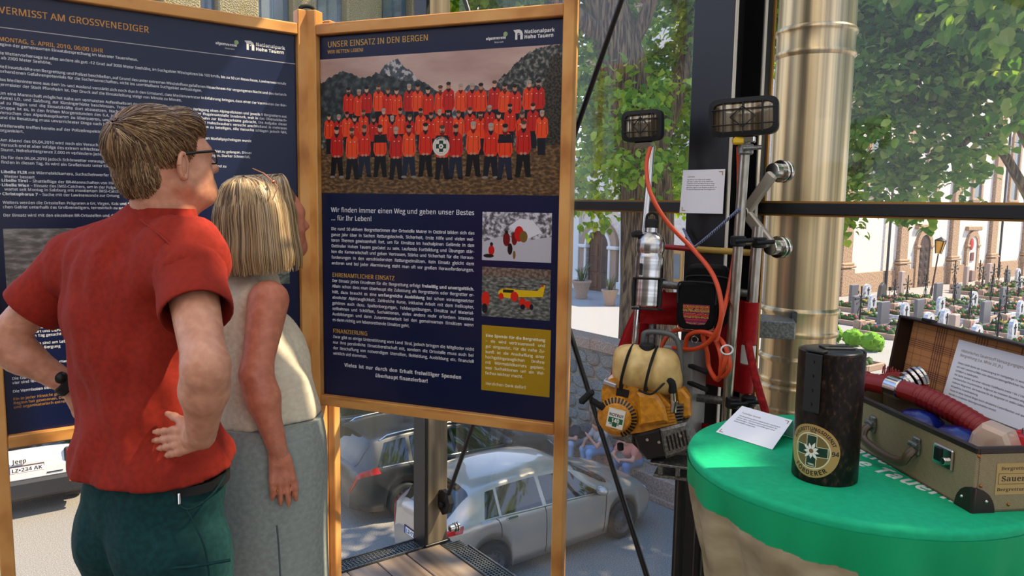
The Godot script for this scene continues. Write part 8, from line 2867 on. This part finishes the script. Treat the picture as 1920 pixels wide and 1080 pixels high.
func make_suitcase():
	var T := spot(Vector3(0.711, TOP, -1.102), -83.6)
	var weave := Image.create(64, 64, false, Image.FORMAT_RGB8)
	var r := RandomNumberGenerator.new()
	r.seed = 3
	for y in 64:
		for x in 64:
			var k := 0.5 + 0.5 * sin(x * TAU / 8.0) * cos(y * TAU / 8.0)
			weave.set_pixel(x, y, Color(0.36, 0.31, 0.22).lerp(Color(0.76, 0.70, 0.56), clampf(k + r.randf_range(-0.25, 0.25), 0, 1)))
	var linen := grain(mat(Color(0.92, 0.90, 0.86), 0.75), tex(weave), Vector3(45, 45, 45))
	var brown := mat(Color(0.13, 0.065, 0.045), 0.4)
	var W := 0.45
	var D := 0.14
	var H := 0.098
	var o := thing("suitcase", "old beige woven suitcase standing open on the green table", "suitcase", T)
	var s := Shape.new()
	for e in [[Vector3(-W / 2, H / 2, -0.003), Vector3(W, H, 0.006)], [Vector3(-W / 2, H / 2, -D + 0.003), Vector3(W, H, 0.006)], [Vector3(-0.003, H / 2, -D / 2), Vector3(0.006, H, D - 0.012)], [Vector3(-W + 0.003, H / 2, -D / 2), Vector3(0.006, H, D - 0.012)], [Vector3(-W / 2, 0.003, -D / 2), Vector3(W, 0.006, D)]]: s.box(e[0], e[1], 0.0015)
	part(o, "case_body", s, linen)
	for e in [[Vector3(-W / 2, H, -0.003), Vector3(W + 0.002, 0.011, 0.009)], [Vector3(-W / 2, H, -D + 0.003), Vector3(W + 0.002, 0.011, 0.009)], [Vector3(-0.003, H, -D / 2), Vector3(0.009, 0.011, D - 0.006)], [Vector3(-W + 0.003, H, -D / 2), Vector3(0.009, 0.011, D - 0.006)]]:
		s = Shape.new()
		s.box(e[0], e[1], 0.002)
		part(o, "rim", s, brown)
	s = Shape.new()
	s.box(Vector3(-W / 2, H * 0.96, -0.009), Vector3(W - 0.016, 0.012, 0.002)); s.box(Vector3(-0.009, H * 0.96, -D / 2), Vector3(0.002, 0.012, D - 0.02))
	part(o, "inner_lip", s, M.zinc)
	# corner caps with rivets
	for e in [[0.0, 0.0], [0.0, -D], [-W, 0.0], [-W, -D]]:
		s = Shape.new()
		var cx: float = e[0]
		var cz: float = e[1]
		var sx := -1.0 if cx == 0.0 else 1.0
		var sz := -1.0 if cz == 0.0 else 1.0
		# quarter round plates on both faces, and the rounded corner between
		for f in 2:
			var prof := [Vector2(0, 0)]
			for k in 9: prof.append(Vector2(cos(PI / 2 * k / 8) * 0.036, sin(PI / 2 * k / 8) * 0.040))
			var pts := PackedVector2Array()
			for q in prof: pts.append(q)
			var bs := Basis(Vector3(sx, 0, 0), Vector3.UP, Vector3(0, 0, -sz)) if f == 0 else Basis(Vector3(0, 0, sz), Vector3.UP, Vector3(-sx, 0, 0))
			s.t = Transform3D(bs, Vector3(cx, -0.0005, cz))
			s.extrude(pts, -0.001, 0.0025, 0.0)
			s.t = Transform3D()
		s.cyl(Vector3(cx + sx * 0.001, 0.0, cz + sz * 0.001), Vector3(cx + sx * 0.001, 0.040, cz + sz * 0.001), 0.0042, 12)
		var cc := part(o, "corner_cap", s, brown)
		for f in 2:
			s = Shape.new()
			s.ball(Vector3(cx + (sx * 0.02 if f == 0 else -sx * 0.003), 0.019, cz + (sz * 0.02 if f == 1 else -sz * 0.003)), Vector3(0.0028, 0.0028, 0.0028), 6)
			part(cc, "rivet", s, M.chrome)
	# handle with its lugs, lock plates
	s = Shape.new()
	s.tube(through([Vector3(-0.262, 0.06, 0.006), Vector3(-0.262, 0.05, 0.018), Vector3(-0.255, 0.035, 0.022), Vector3(-0.22, 0.028, 0.023), Vector3(-0.175, 0.026, 0.023), Vector3(-0.142, 0.032, 0.022), Vector3(-0.134, 0.046, 0.018), Vector3(-0.134, 0.058, 0.006)], 5), 0.0085, 10, 0.75)
	var hd := part(o, "handle", s, mat(Color(0.30, 0.24, 0.17), 0.35))
	for x in [-0.262, -0.134]:
		s = Shape.new()
		s.box(Vector3(x, 0.062, 0.003), Vector3(0.018, 0.03, 0.006), 0.002)
		s.cyl(Vector3(x - 0.012, 0.064, 0.008), Vector3(x + 0.012, 0.064, 0.008), 0.005, 10)
		part(hd, "lug", s, M.zinc)
	for x in [-0.335, -0.068]:
		s = Shape.new()
		s.box(Vector3(x, 0.066, 0.003), Vector3(0.046, 0.034, 0.005), 0.002)
		var lk := part(o, "lock_plate", s, M.chrome)
		s = Shape.new()
		s.box(Vector3(x - 0.008, 0.068, 0.0065), Vector3(0.016, 0.022, 0.004), 0.001)
		part(lk, "lock_slide", s, M.steel_black)
		s = Shape.new()
		s.cyl(Vector3(x + 0.01, 0.062, 0.004), Vector3(x + 0.01, 0.062, 0.011), 0.0062, 14, 0.001)
		part(lk, "lock_button", s, M.chrome)
	# label on the end face
	var im := Image.create(512, 320, false, Image.FORMAT_RGBA8)
	im.fill(Color(0.66, 0.55, 0.33))
	ink(im, "Bergrettung", 40, 70, 46, Color(0.20, 0.15, 0.08), true, 0, true)
	for e in [Rect2i(20, 104, 470, 5), Rect2i(20, 210, 470, 5), Rect2i(20, 104, 5, 110), Rect2i(486, 104, 5, 110)]: im.fill_rect(e, Color(0.24, 0.18, 0.1))
	ink(im, "Sauerstoff", 50, 184, 74, Color(0.14, 0.10, 0.06), true, 0, true)
	ink(im, "Bergrettung", 16, 284, 46, Color(0.20, 0.15, 0.08), true, 0, true)
	s = Shape.new()
	s.quad(Vector3(0.0006, 0.028, -0.035), Vector3(0.0006, 0.028, -0.130), Vector3(0.0006, 0.078, -0.130), Vector3(0.0006, 0.078, -0.035))
	part(o, "end_label", s, print_on(im, 0.7))
	for e in [[0.043, -0.011], [0.090, -0.004], [0.012, -0.06]]:
		s = Shape.new()
		s.ball(Vector3(0.0005, e[0], e[1]), Vector3(0.0022, 0.003, 0.003), 6)
		part(o, "rivet", s, mat(Color(0.6, 0.38, 0.2), 0.4, 0.8))
	# lid, thrown back, with a checked lining
	var lean := Basis(Vector3.RIGHT, deg_to_rad(-8.0))
	var lt := Transform3D(lean, Vector3(0, H + 0.004, -D))
	var plaid := Image.create(512, 256, false, Image.FORMAT_RGB8)
	for y in 256:
		for x in 512:
			var c := Color(0.70, 0.47, 0.27)
			var a := x % 128
			var b := y % 110
			var dk := 0.0
			if a > 84 and a < 124 and a % 8 < 4: dk += 0.55
			if a == 20 or a == 21 or a == 50: dk += 0.5
			if b > 66 and b < 106 and b % 8 < 4: dk += 0.55
			if b == 20 or b == 21 or b == 44: dk += 0.5
			plaid.set_pixel(x, y, c.lerp(Color(0.24, 0.11, 0.08), minf(dk, 0.85)))
	s = Shape.new()
	s.t = lt
	s.box(Vector3(-W / 2, D / 2, -0.036), Vector3(W, D, 0.006), 0.002)
	for e in [[Vector3(-0.003, D / 2, -0.018), Vector3(0.006, D, 0.036)], [Vector3(-W + 0.003, D / 2, -0.018), Vector3(0.006, D, 0.036)], [Vector3(-W / 2, D - 0.003, -0.018), Vector3(W, 0.006, 0.036)]]: s.box(e[0], e[1], 0.002)
	var ld := part(o, "lid", s, brown)
	s = Shape.new()
	s.t = lt
	s.quad(Vector3(-W + 0.007, 0.002, -0.0325), Vector3(-0.007, 0.002, -0.0325), Vector3(-0.007, D - 0.007, -0.0325), Vector3(-W + 0.007, D - 0.007, -0.0325))
	part(ld, "lining", s, print_on(plaid, 0.8))
	for x in [-0.36, -0.09]:
		s = Shape.new()
		s.t = lt
		s.box(Vector3(x, D + 0.002, -0.006), Vector3(0.03, 0.006, 0.014), 0.001)
		part(ld, "catch", s, M.steel_black)
	# contents ----------------------------------------------------
	var G := func(x: float, y: float, z: float) -> Vector3: return T * Vector3(x, y, z)
	var sheet_im := card_image(1024, 640, "Historisches Sauerstoff-Versorgungsgerät der", [], 28, 60, false)
	ink(sheet_im, "Bergrettung (ca. Mitte 20. Jh.)", 60, 148, 34, Color(0.52, 0.44, 0.36))
	var tx := ["Dieses Gerät diente der Erstversorgung im Hochgebirge. Es wurde eingesetzt,", "um nach Lawinenunfällen oder Abstürzen lebensgefährlichen Sauerstoffmangel direkt am", "Unfallort zu bekämpfen.", "Die Sache besteht aus einer robusten Stahlflasche (meist 1 bis 2 Liter) und einem", "mechanischen Druckminderer. Aufgrund der massiven Bauweise wiegt die Ausrüstung", "mehrere Kilogramm. Sie bedeutete für die Bergretter im steilen Gelände eine enorme", "körperliche Zusatzbelastung.", "Heute ist diese Technik längst durch ultraleichte Carbonflaschen und sparsame Demand-", "Ventile in modernen Rettungsrucksäcken ersetzt."]
	for k in tx.size(): ink(sheet_im, tx[k], 60, 220 + k * 38, 23, Color(0.22, 0.22, 0.25))
	var sh := thing("info_sheet", "white printed sheet leaning against the checked suitcase lid", "paper", T)
	s = Shape.new()
	var q0 := lt * Vector3(-0.300, -0.012, -0.020)
	var q1 := lt * Vector3(-0.052, -0.012, -0.020)
	var q2 := lt * Vector3(-0.050, 0.118, -0.029)
	var q3 := lt * Vector3(-0.298, 0.118, -0.029)
	s.quad(q0, q1, q2, q3)
	part(sh, "print", s, print_on(sheet_im, 0.8))
	s = Shape.new()
	var off := Vector3(0, 0, -0.0008)
	s.quad(q1 + off, q0 + off, q3 + off, q2 + off)
	part(sh, "back", s, M.paper)
	var rub := mat(Color(0.50, 0.075, 0.05), 0.45)
	# two blue oxygen flasks
	var blue := grain(mat(Color(0.05, 0.12, 0.42), 0.22), ramp(noise_image(0.05, 86, 128, 4), [[0.3, Color(0.7, 0.75, 0.85)], [0.7, Color(1, 1, 1)]]), Vector3(12, 12, 12))
	for k in 2:
		var fl := thing("oxygen_flask", ["blue round oxygen flask under the bend of the red hose", "blue round oxygen flask beside the clear breathing cup"][k], "flask", T * Transform3D(Basis(), Vector3([-0.225, -0.122][k], 0.006, [-0.064, -0.062][k])))
		s = Shape.new()
		s.lathe([Vector2(0.02, 0.0), Vector2(0.042, 0.012), Vector2(0.047, 0.035), Vector2(0.047, 0.055), Vector2(0.040, 0.075), Vector2(0.026, 0.087), Vector2(0.0, 0.091)], 36)
		part(fl, "flask_body", s, blue)
		s = Shape.new()
		s.cyl(Vector3(-0.03, 0.05, -0.05), Vector3(-0.03, 0.05, -0.03), 0.009, 12, 0.002)
		part(fl, "valve", s, M.chrome)
	# red corrugated breathing hose
	var ho := thing("breathing_hose", "red corrugated rubber hose lying across the open suitcase", "hose", T)
	var cpts := [Vector3(-0.435, 0.112, -0.030), Vector3(-0.37, 0.115, -0.055), Vector3(-0.315, 0.117, -0.074), Vector3(-0.25, 0.114, -0.090), Vector3(-0.17, 0.106, -0.096), Vector3(-0.10, 0.094, -0.096), Vector3(-0.062, 0.080, -0.090)]
	var cv := through(cpts, 24)
	var hp := []
	var hr := []
	for k in cv.size():
		hp.append(cv[k])
		var f := k / float(cv.size() - 1)
		var smooth_part := f > 0.16 and f < 0.47
		hr.append(0.0185 + (0.0 if smooth_part else 0.0024 * sin(k * TAU / 4.0)))
	s = Shape.new()
	s.tube(hp, hr, 18)
	part(ho, "hose", s, rub)
	var mid: Vector3 = cpts[2]
	var dd := (Vector3(cpts[3]) - Vector3(cpts[1])).normalized()
	s = Shape.new()
	s.cyl(mid - dd * 0.016, mid + dd * 0.016, 0.0212, 24, 0.002)
	var tp := part(ho, "tee_piece", s, M.chrome)
	var up := (Vector3(0.08, 0.45, -0.9)).normalized()
	for e in [[0.0, 0.028, 0.016], [0.022, 0.030, 0.021], [0.033, 0.040, 0.023], [0.043, 0.050, 0.023], [0.052, 0.058, 0.020]]:
		s = Shape.new()
		s.cyl(mid + up * e[0], mid + up * e[1], e[2], 26, 0.001)
		part(tp, "knurled_ring", s, M.chrome)
	# rubber face mask behind the hose
	var mk := thing("rubber_mask", "flat red rubber breathing mask with an eyelet in the suitcase", "mask", T * Transform3D(Basis(Vector3.RIGHT, -0.95), Vector3(-0.355, 0.112, -0.108)))
	var ol := PackedVector2Array()
	for k in 28:
		var a := TAU * k / 28
		ol.append(Vector2(cos(a) * (0.074 + 0.008 * sin(2 * a)), sin(a) * 0.034))
	s = Shape.new()
	s.extrude(ol, -0.004, 0.004, 0.0015)
	part(mk, "mask_body", s, rub)
	s = Shape.new()
	var ev := []
	for k in 17: ev.append(Vector3(-0.01 + cos(TAU * k / 16) * 0.012, 0.006 + sin(TAU * k / 16) * 0.006, 0.0045))
	s.tube(ev, 0.0022, 6)
	part(mk, "eyelet", s, M.steel_black)
	s = Shape.new()
	for k in 9: s.tube([Vector3(-0.074 + 0.004 * k, 0.014 + 0.002 * k, 0), Vector3(-0.092 + 0.006 * k, 0.030 + 0.002 * (k % 3), 0.004 * (k % 2))], 0.0016, 5)
	part(mk, "fringe", s, rub)
	# clear plastic breathing cup and red valve
	var cup := thing("breathing_cup", "cloudy clear plastic breathing cup at the suitcase's near end", "cup", T * Transform3D(Basis(Vector3.UP, 0.5) * Basis(Vector3.BACK, -0.1), Vector3(-0.048, 0.072, -0.062)))
	s = Shape.new()
	s.extrude(PackedVector2Array([Vector2(-0.03, 0.0), Vector2(0.034, 0.0), Vector2(0.036, 0.026), Vector2(0.022, 0.05), Vector2(-0.014, 0.054), Vector2(-0.026, 0.034)]), -0.022, 0.022, 0.006)
	var cl := mat(Color(0.90, 0.80, 0.70, 0.45), 0.12)
	cl.transparency = BaseMaterial3D.TRANSPARENCY_ALPHA
	part(cup, "cup_shell", s, cl)
	s = Shape.new()
	s.box(Vector3(0.002, 0.002, 0), Vector3(0.07, 0.006, 0.048), 0.002)
	part(cup, "cup_rim", s, cl)
	var vv := thing("red_valve", "glossy red plastic valve next to the clear breathing cup", "valve", T * Transform3D(Basis(), Vector3(-0.030, 0.100, -0.112)))
	s = Shape.new()
	blob(s, [cap(Vector3(-0.012, 0, 0), Vector3(0.02, 0.004, 0), 0.017, 0.014), egg(Vector3(0.0, -0.012, 0.004), Vector3(0.026, 0.014, 0.02))], 0.012, 0.004)
	part(vv, "valve_body", s, mat(Color(0.70, 0.04, 0.05), 0.18))
	s = Shape.new()
	s.cyl(Vector3(0.0, 0.012, 0.004), Vector3(0.0, 0.022, 0.004), 0.008, 12, 0.001)
	part(vv, "valve_cap", s, M.chrome)
